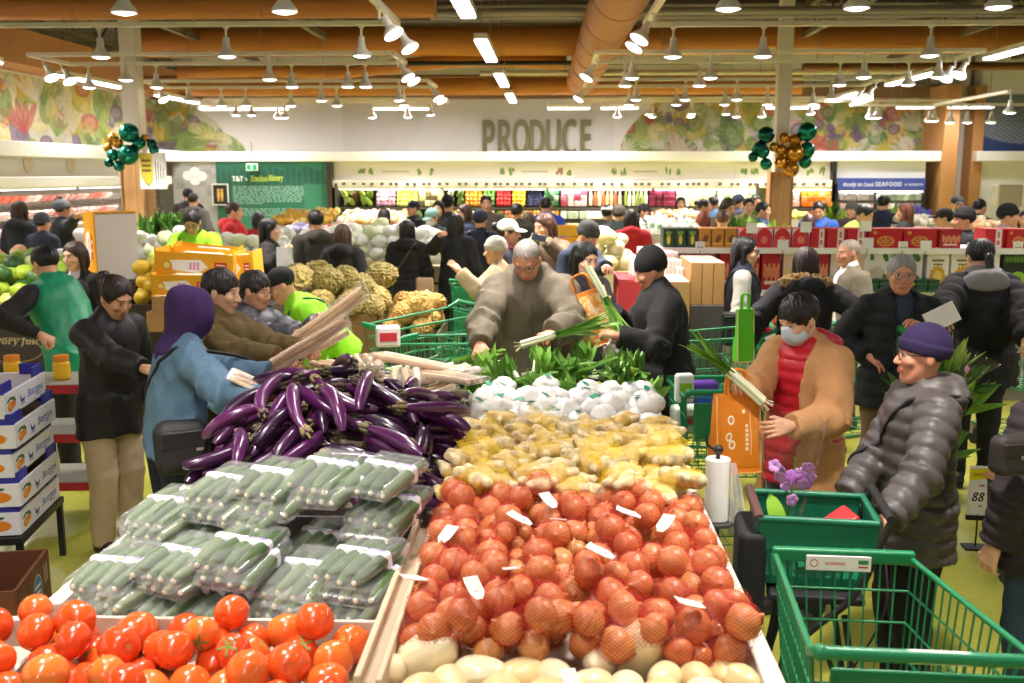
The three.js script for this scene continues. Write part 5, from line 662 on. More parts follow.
{
  const bokL = [0, 1, 2].map(i => leafy.mk(13, .15, .06, .95, leafy.oval, 60 + i, .07)), bokS = [0, 1, 2].map(i => leafy.stem(8, .11, .016, .4, 70 + i)), leekL = [0, 1].map(i => leafy.mk(9, .3, .032, .35, leafy.strip, 80 + i, .12)), leekS = leafy.stem(4, .16, .013, .12, 85), curlL = [0, 1].map(i => leafy.mk(14, .15, .08, .9, leafy.frill, 90 + i, .03));
  const put = (kind, x, z, y, rot, i) => {
    const [nm, lab, g] = kind === 'bok' ? ['choy_bunch', 'white stemmed green choy at the far end of the near table', 'choy bunches'] : kind === 'leek' ? ['leek_bunch', 'bunch of leeks with white roots at the far end of the near table', 'leek bunches'] : ['curly_lettuce', 'curly green lettuce on the left far end of the near table', 'lettuce heads'];
    const t = thing(nm, lab, kind === 'bok' ? 'choy' : kind === 'leek' ? 'leek' : 'lettuce', [x, y, z], 0, g); t.rotation.set(...rot, 'YXZ');
    if (kind === 'bok') { mesh('leaves', bokL[i % 3], i % 4 === 1 ? limeM[i % 3] : leafM[i % 4], t); mesh('stems', bokS[i % 3], stemM, t); } else if (kind === 'leek') { mesh('leaves', leekL[i % 2], leafM[(i + 1) % 4], t); mesh('stems', leekS, stemM, t); } else { mesh('leaves', curlL[i % 2], (i % 3 ? leafM : limeM)[i % 3], t); mesh('core', ball(.03, 0, .02, 0, 8), stemM, t); }
  };
  let i = 0; for (let r = 0; r < 4; r++) for (let x = -.34; x < .54; x += .085) put(i % 4 === 3 ? 'leek' : 'bok', x + rr(-.03, .03), -5.27 - r * .15 + rr(-.03, .03), .86 + r * .03, [(i % 2 ? 1.25 : -1.15) + rr(-.3, .3), rr(-1.2, 1.2), 0], i++);
  for (let r = 0; r < 4; r++) for (let x = -1.35; x < -.42; x += .1) put(r === 0 && x > -.95 ? 'curl' : i % 3 ? 'bok' : 'leek', x + rr(-.03, .03), -5.22 - r * .16 + rr(-.03, .03), .87 + r * .035, [rr(1.1, 1.5), rr(0, 6.3), 0], i++);
  { const p = onH(452, 395, .92), tb = thing('lettuce_crate', 'shallow crate edge under the curly greens beside the roots', 'crate', [p.x, .74, p.z]); mesh('crate_front', box(.5, .1, .015, 0, .05, 0, .003), mat(0x8f9a94, .4), tb); mesh('crate_lip', box(.52, .015, .03, 0, .1, 0, .003), mat(0xd8dcd6, .3), tb); }
}

// ---------- stands in the middle of the shop
function bench(label, x0, x1, z0, z1, h, color, o = {}) {
  const t = thing('produce_stand', label, 'produce stand', [(x0 + x1) / 2, 0, (z0 + z1) / 2]), w = x1 - x0, d = Math.abs(z1 - z0), m = mat(color, .65);
  mesh('stand_body', span(-w / 2, w / 2, .05, h, -d / 2, d / 2, .01), m, t); mesh('plinth', span(-w / 2 + .04, w / 2 - .04, 0, .05, -d / 2 + .04, d / 2 - .04), blackMetal, t);
  for (const [a, b, c, e] of [[-w / 2, w / 2, d / 2 - .02, d / 2], [-w / 2, w / 2, -d / 2, -d / 2 + .02], [-w / 2, -w / 2 + .02, -d / 2, d / 2], [w / 2 - .02, w / 2, -d / 2, d / 2]]) mesh('lip', span(a, b, h, h + (o.lip ?? .1), c, e, .004), mat(o.lipColor ?? color, .5), t);
  return t;
}
function heap(name, label, cat, group, x0, x1, z0, z1, h, n, r, geos, ms, mound, sq = [1, 1, 1], stand) {
  const cx = (x0 + x1) / 2, cz = (z0 + z1) / 2, pile = new Pile((x, z) => h + mound * Math.max(0, 1 - ((x - cx) / (x1 - x0) * 2) ** 2) * Math.max(0, 1 - ((z - cz) / (z1 - z0) * 2) ** 2));
  for (let i = 0; i < n; i++) { let best = null; const q = r * rr(.88, 1.1); for (let k = 0; k < 14; k++) { const x = rr(Math.min(x0, x1) + r, Math.max(x0, x1) - r), z = rr(Math.min(z0, z1) + r, Math.max(z0, z1) - r), y = pile.rest([[x, 0, z, q]], .92); if (!best || y < best[1]) best = [x, y, z]; } pile.add([[best[0], 0, best[2], q]], best[1]); const o = setItem(name, geos[i % geos.length], pick(ms), label, cat, group, best, [rr(-.5, .5), rr(0, 6.3), rr(-.5, .5)], q); o.scale.multiply(V(...sq)); }
  return pile;
}
const lump = (seed, sx_ = 1, sy_ = 1, sz_ = 1, n = .08, w = 16) => deform(new THREE.SphereGeometry(1, w, w * .7 | 0), v => { v.multiplyScalar(1 + n * vnoise(v.x * 2.2 + seed * 5, v.y * 2.2, v.z * 2.2)); v.x *= sx_; v.y *= sy_; v.z *= sz_; });
const cabG = [0, 1, 2].map(i => deform(new THREE.SphereGeometry(1, 18, 12), v => { const a = Math.atan2(v.x, v.z); v.multiplyScalar(1 + .05 * Math.sin(a * 5 + v.y * 3 + i) + .06 * vnoise(v.x * 3 + i * 4, v.y * 3, v.z * 3)); v.x *= 1.3; v.y *= .85; }));
const spiky = [0, 1].map(i => { const g = new THREE.IcosahedronGeometry(1, 7); const p = g.attributes.position, v = V(); for (let k = 0; k < p.count; k++) { v.fromBufferAttribute(p, k); const a = v.clone().normalize(), s = Math.sin(a.x * 17 + i) * Math.sin(a.y * 17) * Math.sin(a.z * 17 + 1); v.multiplyScalar(1 + .22 * Math.pow(Math.abs(s), .7)); v.x *= 1.18 + .1 * i; p.setXYZ(k, v.x, v.y, v.z); } g.computeVertexNormals(); return g; });
const cream = [0xf0f0e2, 0xf6f5ee, 0xe8ebd0, 0xf8f6f0, 0xd6dfb0].map(c => mat(c, .5)), durM = [0x9c8a4a, 0xb09a58, 0x8a7c40].map(c => mat(c, .7));
// fruit bin at the left edge
{
  const x0 = -6.3, x1 = -3.75, z0 = -8.35, z1 = -10.2; bench('dark bin with chalk writing full of green packed fruit at the left', x0, x1, z1, z0, .86, 0x2a2320, { lip: .08 });
  heap('green_fruit', 'pale green fruit in the dark bin at the left edge', 'fruit', 'green fruit in the left bin', x0 + .05, x1 - .05, z0 - .05, z1 + .05, .86, 190, .085, [lump(1, 1, 1.05, 1, .12), lump(2, 1.15, .9, 1, .12)], [0xa8c43a, 0xc2d254, 0x8bb032, 0xd6dc7a, 0x3f6a34].map(c => mat(c, .35)), .34);
  tag(mesh('chalk_board', sheet(1.5, .34, -4.6, .62, z0 + .012), printMat(256, 64, (c, w, h) => { c.fillStyle = '#2a211c'; c.fillRect(0, 0, w, h); c.strokeStyle = '#8a7a55'; c.lineWidth = 2; c.beginPath(); c.ellipse(120, 36, 46, 20, 0, 0, 7); c.stroke(); c.fillStyle = '#b3a27a'; c.font = 'italic bold 15px serif'; c.fillText('Savory Juicy', 78, 26); })), 'dark chalk style board on the left fruit bin', 'board');
  heap('peach', 'pink peach in the pile behind the green fruit at the left edge', 'fruit', 'peaches at the left', -7.2, -5.6, -10.6, -11.6, 1.0, 40, .075, [lump(3)], [0xf0b48a, 0xe89a70, 0xf4d0a8].map(c => mat(c, .4)), .2); bench('low stand of peaches behind the left fruit bin', -7.25, -5.55, -11.65, -10.55, 1.0, 0x6a5a48);
}
// mangoes and their yellow cartons
{
  bench('dark stand carrying mangoes and yellow cartons left of the durians', -3.45, -2.2, -9.0, -7.75, .98, 0x3a2e26);
  heap('mango', 'yellow mango piled left of the yellow cartons', 'mango', 'yellow mangoes', -3.42, -2.85, -7.8, -8.7, 1.0, 50, .07, [lump(5, 1.25, .85, .9), lump(6, 1.3, .9, .85)], [0xe9c23a, 0xe2b62e, 0xd8cc50].map(c => mat(c, .35)), .12);
  const faceP = printMat(256, 96, (c, w, h) => { c.fillStyle = '#eda712'; c.fillRect(0, 0, w, h); c.fillStyle = '#f4efe6'; c.beginPath(); c.moveTo(50, 30); c.lineTo(150, 24); c.lineTo(176, 50); c.lineTo(140, 74); c.lineTo(60, 66); c.fill(); c.fillStyle = '#d98ab0'; for (let i = 0; i < 9; i++) { c.beginPath(); c.arc(118 + (i % 3) * 12, 40 + (i / 3 | 0) * 9, 5, 0, 7); c.fill(); } c.fillStyle = '#d8a024'; c.beginPath(); c.arc(40, 50, 18, 0, 7); c.fill(); c.fillStyle = '#f0d878'; c.beginPath(); c.arc(40, 50, 11, 0, 7); c.fill(); c.fillStyle = '#c8281e'; c.fillRect(196, 30, 40, 36); c.fillStyle = '#f4e6d0'; c.fillRect(202, 38, 28, 5); c.fillRect(202, 50, 28, 5); }), yel = mat(0xeda712, .6), inn = mat(0xcbbfae, .7);
  const carton = (label, x, y, z, w, h, d, ry, rz, rx = 0) => { const t = thing('mango_carton', label, 'carton', [x, y, z]); t.rotation.set(rx, ry, rz, 'YXZ'); mesh('carton_floor', span(-w / 2, w / 2, 0, .01, -d / 2, d / 2), inn, t); for (const s of [-1, 1]) { mesh('carton_wall', span(-w / 2, w / 2, 0, h, s * d / 2 - .005, s * d / 2 + .005), yel, t); mesh('carton_wall', span(s * w / 2 - .005, s * w / 2 + .005, 0, h * 1.1, -d / 2, d / 2), yel, t); } mesh('carton_print', sheet(w, h, 0, h / 2, d / 2 + .007), faceP, t); mesh('carton_flap', box(w * .5, .008, d * .25, w * .1, h, d * .35, .002), inn, t); return t; };
  const p = (px, py, d) => W(px, py, d);
  const brown = (label, a, b, y0, y1, d, ry = 0) => { const A = W(a, y1, d), B = W(b, y0, d), w = B.x - A.x, t = thing('brown_carton', label, 'carton', [(A.x + B.x) / 2, A.y, A.z - .18], ry); mesh('carton_body', box(w, B.y - A.y, .36, 0, (B.y - A.y) / 2, 0, .006), mat(0xb98a58, .8), t); mesh('tape', box(.05, .002, .362, 0, B.y - A.y + .001, 0), mat(0xcfae80, .4), t); };
  let a = p(182, 296, 7.6); carton('lowest yellow mango carton with a white emblem', a.x, a.y, a.z - .18, .46, .16, .36, 0, 0);
  let b = p(192, 279, 7.7); carton('long yellow mango carton on top of the lowest one', b.x, b.y, b.z - .2, .6, .2, .38, .05, -.06);
  let c = p(208, 262, 8.3); carton('yellow mango carton leaning at the back of the pile', c.x, c.y - .05, c.z, .5, .18, .4, .2, -.1); let e = p(240, 276, 8.0); carton('yellow mango carton at the right end of the pile', e.x, e.y - .02, e.z, .3, .2, .4, .1, .05);
  brown('upper brown carton under the yellow mango cartons', 152, 180, 296, 312, 7.5); brown('lower brown carton under the yellow mango cartons', 147, 180, 312, 332, 7.5);
  { // tall open carton on its end
    const q = p(118, 280, 8.4), t = thing('upright_carton', 'tall open yellow and white carton standing on its end', 'carton', [q.x, q.y, q.z], .75), w = .36, h = .56, d = .22; mesh('carton_back', span(-w / 2, w / 2, 0, h, -d, -d + .012), inn, t); mesh('carton_side', span(-w / 2, -w / 2 + .012, 0, h, -d, .03), yel, t); mesh('carton_side', span(w / 2 - .012, w / 2, 0, h, -d, 0), inn, t); mesh('carton_top', span(-w / 2, w / 2, h, h + .012, -d, .02), yel, t); mesh('carton_front', span(-w / 2 + .012, w / 2, 0, h * .99, .0, .012), mat(0xe3ddd4, .7), t); mesh('carton_print', place(new THREE.PlaneGeometry(d, h), -w / 2 - .002, h / 2, -d / 2, 0, -Math.PI / 2, 0), faceP, t);
    bench('dark box stand under the tall open carton', q.x - .32, q.x + .2, q.z - .32, q.z + .12, q.y - .02, 0x4a3a2c, { lip: .02 });
  }
}
// durians
{
  bench('crate stand heaped with durians', -2.55, -1.55, -9.75, -8.9, .75, 0x7a5c34); heap('durian', 'large spiky olive brown durian in the heap', 'durian', 'durians', -2.55, -1.5, -8.85, -9.8, .77, 22, .12, spiky, durM, .12);
  bench('lower dark crate of small spiky fruit beside the durians', -1.5, -.98, -9.5, -8.6, .62, 0x3a2c22); heap('jackfruit', 'small knobbly fruit in the dark crate right of the durians', 'jackfruit', 'small knobbly fruits', -1.5, -.98, -8.6, -9.5, .64, 17, .09, spiky, [0xb59048, 0xa57c38, 0xc8a860].map(c => mat(c, .7)), .1);
}
// white cabbages and radishes
const cab = (tag_, x0, x1, z0, z1, h, n, mound, r = .088) => { bench(`pale stand heaped with white cabbages ${tag_}`, x0, x1, z1, z0, h - .05, 0xcfc4a8); heap('cabbage', `pale cabbage on the stand ${tag_}`, 'cabbage', `cabbages ${tag_}`, x0 + .03, x1 - .03, z0 - .03, z1 + .03, h, n, r, cabG, cream, mound); };
cab('behind the green panel shoppers', -5.9, -2.9, -11.9, -12.5, 1.0, 75, .1); cab('behind the black coated shoppers', -3.0, -1.3, -12.2, -13.05, .95, 78, .16); cab('near the meat cooler', -5.5, -4.55, -10.4, -11, .95, 20, .08); cab('beyond the upright carton', -4.5, -4.0, -10.7, -11.6, 1.0, 16, .08);
{ const p = W(612, 262, 10.4); bench('small stand of pale yellow cabbages beside the striped gift boxes', p.x - .35, p.x + .3, p.z - .7, p.z, 1.0, 0xd8cc9a); heap('cabbage', 'yellowish cabbage beside the striped gift boxes', 'cabbage', 'yellow cabbages', p.x - .33, p.x + .28, p.z - .02, p.z - .68, 1.02, 16, .1, cabG, [0xeee8b8, 0xe4dc9a, 0xf2eecf].map(c => mat(c, .5)), .12); }
{ // purple and cream cartons under the cabbages
  for (const [a, b, y0, y1, col, n] of [[379, 386, 271, 293, 0x4a2a58, 'dark purple'], [386, 396, 271, 293, 0xcbbd9a, 'cream striped'], [366, 379, 271, 290, 0xd8d0bc, 'pale'], [432, 444, 264, 300, 0xc9b995, 'tall cream'], [420, 431, 264, 300, 0xb5a47c, 'tan']]) { const A = W(a, y1, 12.1), B = W(b, y0, 12.1), t = thing('produce_carton', `${n} produce carton under the cabbage stand`, 'carton', [(A.x + B.x) / 2, 0, A.z + .02]); mesh('carton_body', span(-(B.x - A.x) / 2, (B.x - A.x) / 2, 0, B.y, 0, .25, .006), mat(col, .7), t); mesh('hand_hole', box(.08, .03, .004, 0, B.y * .8, .252), blackMetal, t); }
}
// leafy bush heaps by the pillars and the seafood cooler
function bush(label, px, py, d, w, h, seed, ms = leafM, n = 9) { const p = W(px, py, d); p.y = 1.21; const t = thing('herb_bundle', label, 'herbs', p), r = rng(seed); for (let i = 0; i < n; i++) { const m = mesh('sprig', cached('sprig' + i % 3, () => leafy.mk(16, .26, .07, .8, leafy.oval, 200 + i % 3)), ms[i % ms.length], t); m.position.set((r() - .5) * w, (r() - .3) * h * .5, (r() - .5) * .4); m.rotation.set((r() - .5) * .8, r() * 6, (r() - .5) * .8); } return t; }
bench('dark stand of leafy herbs beside the left pillar', -5.6, -4.4, -14.2, -13.4, 1.15, 0x3a3a2c); bush('dark green leafy herbs heaped right of the left pillar', 163, 232, 13.6, .9, .4, 1, leafM, 14);
bench('white table of herbs left of the right pillar', 2.4, 3.2, -13.8, -13.1, 1.2, 0xe2ddd2); bush('bright green herbs left of the right pillar', 758, 222, 13.3, .5, .3, 2, limeM); bush('leafy greens in the crowd left of the right pillar', 742, 220, 13.5, .3, .3, 3);
bench('pale stand of greens before the seafood cooler', 4.4, 6.2, -17, -16.2, 1.15, 0xcfc8b8); bush('dark bushy greens left of the seafood trays', 842, 208, 16.5, .5, .5, 4); bush('dark bushy greens right of the seafood trays', 904, 208, 16.5, .7, .4, 5); bush('yellow green vegetables under the seafood greens', 842, 222, 16.3, .5, .2, 6, limeM);
// trays and tables of fruit between the crowd and the back cooler
const trayTable = (label, px0, px1, py, d, cols, kind = 'round', deep = 1.2) => { const A = W(px0, py, d), B = W(px1, py, d), h = A.y, x0 = Math.min(A.x, B.x), x1 = Math.max(A.x, B.x); bench('white table under the ' + label, x0, x1, A.z - deep, A.z, h - .1, 0xded8cc, { lip: .04 }); const s = []; for (let x = x0 + .06; x < x1 - .04; x += .11) for (let z = A.z - .06; z > A.z - deep + .05; z -= .11) s.push([x + rr(-.03, .03), h - .04 + rr(0, .06) + (A.z - z) * .12, z + rr(-.03, .03), .062, .058, .062, rr(0, 6)]); stuff('fruit_spread', label, 'fruit', kind === 'pack' ? pipPack : pipRound, .45, s, cols); };
trayTable('yellow fruit on the table before the green story panel', 270, 330, 222, 15.4, [0xf0c040, 0xe8b030, 0xf4dc80]); trayTable('dark purple fruit beside the yellow fruit before the green panel', 283, 312, 231, 14.3, [0x5a5a78, 0x8a86a0, 0xd8d4dc], 'round', .5); trayTable('red packed fruit before the back cooler at the left', 322, 350, 230, 14.6, [0xc83a3a, 0xe8a0a0, 0xf0e0d8], 'pack', .6);
trayTable('cream and orange fruit before the back cooler', 335, 402, 222, 16.8, [0xf0e0c0, 0xf0b070, 0xe8d090, 0xf4d8c8]); trayTable('orange fruit trays before the white packs', 655, 700, 216, 18, [0xe8a060, 0xf0d0a0, 0xf4ece0], 'round', .6); trayTable('white trays with green labels behind the gift boxes', 640, 702, 229, 12.6, [0xf6f4ee, 0xf0ece4, 0x9fd0a8], 'pack', .9);
trayTable('cream onions on the far right stand', 962, 1002, 226, 13.6, [0xf0c89a, 0xf4dcb8, 0xe8b07a], 'round', .6); trayTable('blue and purple packs near the right wood post', 912, 936, 212, 15.5, [0x3a62b8, 0x6a4ab0, 0x4a7ad0], 'pack', .6); trayTable('cream roots below the blue packs', 905, 940, 222, 14.4, [0xece0c0, 0xf2ead8], 'round', .6); trayTable('fruit near the orange drink cooler', 790, 812, 216, 17.5, [0xd8c850, 0xa8b848, 0xf0d0a0], 'round', .5);
{ // yellow plastic crates
  const p = W(567, 262, 12), cr = mat(0xe0a818, .5), t0 = 7; for (let i = 0; i < t0; i++) { const t = thing('yellow_crate', `yellow plastic crate beside the blue jacket, ${['lowest', 'second lowest', 'third lowest', 'middle', 'third highest', 'second highest', 'topmost'][i]} in the stack`, 'crate', [p.x, i * .215, p.z], 0, 'yellow crates'); for (const [a, b, c, d] of [[-.16, .16, .2, .215], [-.16, .16, -.215, -.2], [-.175, -.16, -.215, .215], [.16, .175, -.215, .215]]) { mesh('crate_wall', span(a, b, .0, .05, c, d), cr, t); mesh('crate_wall', span(a, b, .09, .2, c, d), cr, t); } mesh('crate_floor', span(-.17, .17, 0, .012, -.21, .21), cr, t); for (const sx_ of [-1, 1]) for (const sz_ of [-1, 1]) mesh('crate_post', box(.03, .2, .03, sx_ * .16, .1, sz_ * .2), cr, t); }
}
// ---------- gift boxes on the right
const giftDraw = {
  medal: c => { c.fillStyle = '#c8141c'; c.fillRect(0, 0, 128, 128); c.strokeStyle = '#d9a23c'; c.lineWidth = 7; c.beginPath(); c.arc(64, 84, 32, 0, 7); c.stroke(); c.lineWidth = 4; for (let i = 0; i < 6; i++) { c.beginPath(); c.arc(64 + 16 * Math.cos(i * 1.05), 84 + 16 * Math.sin(i * 1.05), 11, 0, 7); c.stroke(); } c.fillStyle = '#d9a23c'; c.fillRect(14, 16, 14, 20); },
  arch: c => { c.fillStyle = '#f0e4e0'; c.fillRect(0, 0, 128, 128); c.fillStyle = '#d02a34'; c.beginPath(); c.arc(64, 60, 62, 0, 7); c.fill(); c.fillRect(2, 60, 124, 68); c.fillStyle = '#e8846a'; c.beginPath(); c.arc(64, 76, 26, 0, 7); c.fill(); },
  slip: c => { c.fillStyle = '#d01c2c'; c.fillRect(0, 0, 128, 128); c.fillStyle = '#f2e4da'; c.fillRect(70, 0, 44, 128); c.fillStyle = '#c87a5a'; c.fillRect(84, 20, 16, 40); c.fillRect(80, 76, 22, 30); },
  pine: c => { c.fillStyle = '#1f3d2c'; c.fillRect(0, 0, 128, 128); c.fillStyle = '#d8c430'; c.beginPath(); c.ellipse(64, 76, 22, 34, 0, 0, 7); c.fill(); c.fillStyle = '#7a9a30'; for (let i = -3; i < 4; i++) { c.beginPath(); c.ellipse(64 + i * 8, 34, 6, 20, i * .3, 0, 7); c.fill(); } },
  amber: c => { c.fillStyle = '#c0842e'; c.fillRect(0, 0, 128, 128); c.fillStyle = '#7a4a18'; c.beginPath(); c.ellipse(70, 70, 36, 24, -.6, 0, 7); c.fill(); c.fillStyle = '#e0b050'; c.fillRect(10, 96, 100, 10); },
  fest: c => { c.fillStyle = '#b81c24'; c.fillRect(0, 0, 128, 128); c.fillStyle = '#e89a6a'; for (let i = 0; i < 7; i++) { c.beginPath(); c.arc(20 + i * 16, 50 + (i % 2) * 12, 9, 0, 7); c.fill(); c.fillRect(14 + i * 16, 58 + (i % 2) * 12, 12, 30); } c.fillStyle = '#f0dcc8'; c.fillRect(20, 100, 88, 12); },
  pale: c => { c.fillStyle = '#f0ded0'; c.fillRect(0, 0, 128, 128); c.fillStyle = '#e0b090'; for (let i = 0; i < 8; i++) c.fillRect(10 + i * 14, 20, 7, 90); c.fillStyle = '#e8d070'; c.fillRect(20, 60, 90, 20); },
  leaf: c => { c.fillStyle = '#efeae0'; c.fillRect(0, 0, 128, 128); c.fillStyle = '#d8ccb0'; c.beginPath(); c.ellipse(56, 80, 44, 30, 0, 0, 7); c.fill(); c.fillStyle = '#4a7a34'; for (const [x, y] of [[16, 16], [100, 20], [104, 90], [84, 110]]) { c.beginPath(); c.ellipse(x, y, 20, 12, .6, 0, 7); c.fill(); } },
  bloom: c => { c.fillStyle = '#f4f0e8'; c.fillRect(0, 0, 128, 128); c.fillStyle = '#e0a828'; for (let i = 0; i < 12; i++) { c.beginPath(); c.ellipse(64 + 34 * Math.cos(i * .52), 82 + 24 * Math.sin(i * .52), 14, 9, i * .52, 0, 7); c.fill(); } c.fillStyle = '#f0d070'; c.beginPath(); c.ellipse(64, 82, 26, 18, 0, 0, 7); c.fill(); c.fillStyle = '#9a7a2a'; c.font = 'bold 15px sans-serif'; c.fillRect(28, 26, 72, 8); c.fillRect(36, 40, 56, 6); },
  lime: c => { c.fillStyle = '#1c2a1c'; c.fillRect(0, 0, 128, 128); c.fillStyle = '#9ad02a'; c.beginPath(); c.ellipse(80, 90, 44, 24, 0, 0, 7); c.fill(); c.fillStyle = '#5a8a24'; for (let i = 0; i < 6; i++) { c.beginPath(); c.arc(16 + i * 20, 26, 11, 0, 7); c.fill(); } },
  stripe: c => { c.fillStyle = '#f0e6e0'; c.fillRect(0, 0, 128, 128); for (let i = 0; i < 8; i++) { c.fillStyle = i % 2 ? '#c89a80' : '#d8384a'; c.fillRect(i * 16 + 4, 10, 5, 108); } },
};
const giftMat = Object.fromEntries(Object.entries(giftDraw).map(([k, f]) => [k, printMat(128, 128, f, .5)])), giftBody = { medal: 0xc8141c, arch: 0xc82430, slip: 0xd01c2c, pine: 0x1f3d2c, amber: 0xc0842e, fest: 0xb81c24, pale: 0xf0ded0, leaf: 0xefeae0, bloom: 0xf4f0e8, lime: 0x1c2a1c, stripe: 0xead8d0 }, giftWord = { medal: 'red gift box with gold medallion', arch: 'red gift box with arched front', slip: 'red gift box with white slip', pine: 'dark green gift box with fruit picture', amber: 'amber brown gift box', fest: 'festive red gift box', pale: 'pale pink noodle box', leaf: 'white gift box with green leaves', bloom: 'white gift box with yellow flower', lime: 'dark gift box with lime green print', stripe: 'striped pink and white gift box' };
function gift(kind, x, y, z, w, h, d, where, ry = 0) { const t = thing('gift_box', `${giftWord[kind]} ${where}`, 'gift box', [x, y, z], ry, `gift boxes ${where}`.replace(/, .*/, '')); mesh('box_body', box(w, h, d, 0, h / 2, 0, .006), mat(giftBody[kind], .5), t); mesh('box_print', sheet(w * .97, h * .97, 0, h / 2, d / 2 + .003), giftMat[kind], t); return t; }
{
  const zf = -9.35, d = 9.2, X = px => W(px, 250, d).x, x0 = X(664), x1 = X(1075), ys = [W(850, 248.5, d).y, W(850, 291, d).y, .62, .18], g = thing('gift_shelf', 'long white shelf unit stacked with red gift boxes on the right', 'shelf', [0, 0, zf]), wm = mat(0xf0ece6, .5);
  for (const y of ys) { const s = mesh('shelf_board', span(x0, x1, y - .035, y, -.5, .02, .004), wm, g); mesh('price_rail', span(x0, x1, y - .05, y + .004, .02, .03), mat(0xfaf6f0, .4), s); } mesh('back_panel', span(x0, x1, 0, ys[0], -.52, -.5), mat(0xd9d3ca, .6), g); for (const x of [x0, (x0 + x1) / 2, x1]) mesh('upright', span(x - .02, x + .02, 0, ys[0], -.5, 0), wm, g); mesh('kick_plate', span(x0, x1, 0, .14, -.45, -.02), mat(0x8a8078, .6), g);
  const ordn = ['first', 'second', 'third', 'fourth', 'fifth', 'sixth', 'seventh', 'eighth', 'ninth', 'tenth', 'eleventh', 'twelfth', 'thirteenth', 'fourteenth', 'fifteenth', 'sixteenth', 'seventeenth', 'eighteenth', 'nineteenth', 'twentieth'];
  const row = (y, py0, list, where, back = 0) => list.forEach(([a, b, k], i) => { const A = X(a), B = X(b); gift(k, (A + B) / 2, y, zf - .16 - back, B - A - .01, W(800, py0, d).y - y, .26, `${where}, ${ordn[i]} from left`); });
  row(ys[0], 229, [[664, 676, 'pine'], [676, 688, 'pine'], [688, 700, 'pine'], [700, 713, 'amber'], [713, 726, 'amber'], [726, 739, 'amber'], [739, 757, 'arch'], [757, 775, 'arch'], [775, 793, 'arch'], [793, 812, 'arch'], [812, 828, 'slip'], [828, 848, 'slip'], [848, 868, 'slip'], [870, 904, 'medal'], [904, 938, 'medal'], [940, 962, 'fest'], [985, 1004, 'slip'], [1006, 1030, 'medal']], 'on top of the shelf');
  row(ys[1], 251, [[722, 742, 'fest'], [743, 763, 'fest'], [764, 784, 'fest'], [786, 800, 'pale'], [801, 815, 'pale'], [816, 832, 'fest'], [833, 848, 'pale'], [849, 868, 'pale'], [870, 894, 'leaf'], [895, 926, 'leaf'], [929, 952, 'bloom'], [953, 977, 'bloom'], [978, 1002, 'bloom'], [1004, 1030, 'lime'], [1032, 1060, 'lime']], 'on the upper shelf');
  row(ys[2], 300, [[722, 745, 'fest'], [746, 770, 'fest'], [771, 795, 'fest'], [796, 826, 'pale'], [828, 866, 'leaf'], [868, 900, 'pale'], [902, 935, 'bloom'], [936, 976, 'leaf'], [978, 1020, 'lime'], [1022, 1060, 'lime']], 'on the lower shelf');
  for (const [a, y0] of [[872, 272], [884, 272], [908, 272], [920, 272], [932, 272]]) for (let k = 0; k < 4; k++) tag(mesh('flat_tin', box(.1, .026, .16, X(a), W(a, 291, d).y + .24 + k * .03 - .24 + .013, zf - .02 - .02 + .16 * .5, .004), mat(k % 2 ? 0x1f4a30 : (a === 908 ? 0xb99a4a : 0x2a5a3a), .35)), `flat ${a === 908 ? 'gold and green' : 'dark green'} tin in the small stacks before the leaf boxes, ${['left', 'second', 'middle', 'fourth', 'right'][[872, 884, 908, 920, 932].indexOf(a)]} stack`, 'tin', 'flat tins on the shelf ' + a);
  const card = printMat(64, 64, (c, w, h) => { c.fillStyle = '#f8f6f0'; c.fillRect(0, 0, w, h); c.fillStyle = '#b9b2a8'; c.fillRect(12, 14, 40, 5); c.fillStyle = '#3a3632'; c.font = 'bold 20px sans-serif'; c.fillText('18.99', 8, 48, 48); }, .5), blank = mat(0xfaf7f0, .5);
  [[738, 243, 0], [783, 245, 0], [752, 228, 0], [868, 243, 0], [903, 246, 1], [806, 227, 0], [866, 226, 0], [926, 246, 0], [972, 247, 1], [1018, 246, 1], [700, 246, 1]].forEach(([px, py, pr], i) => { const p = W(px, py, d - .04), t = thing('price_card', `${pr ? 'priced' : 'blank white'} card on a clip along the gift shelf, ${ordn[i]} of them`, 'price card', p, 0, 'price cards on the gift shelf'); const sz = pr ? .085 : .1; mesh('card', box(sz, sz * .95, .004, 0, 0, 0), blank, t); if (pr) mesh('card_print', sheet(sz * .95, sz * .9, 0, 0, .004), card, t); mesh('clip_stem', bar([0, -sz / 2, 0], [0, -sz / 2 - .1, -.05], .004, 5), steel, t); });
}
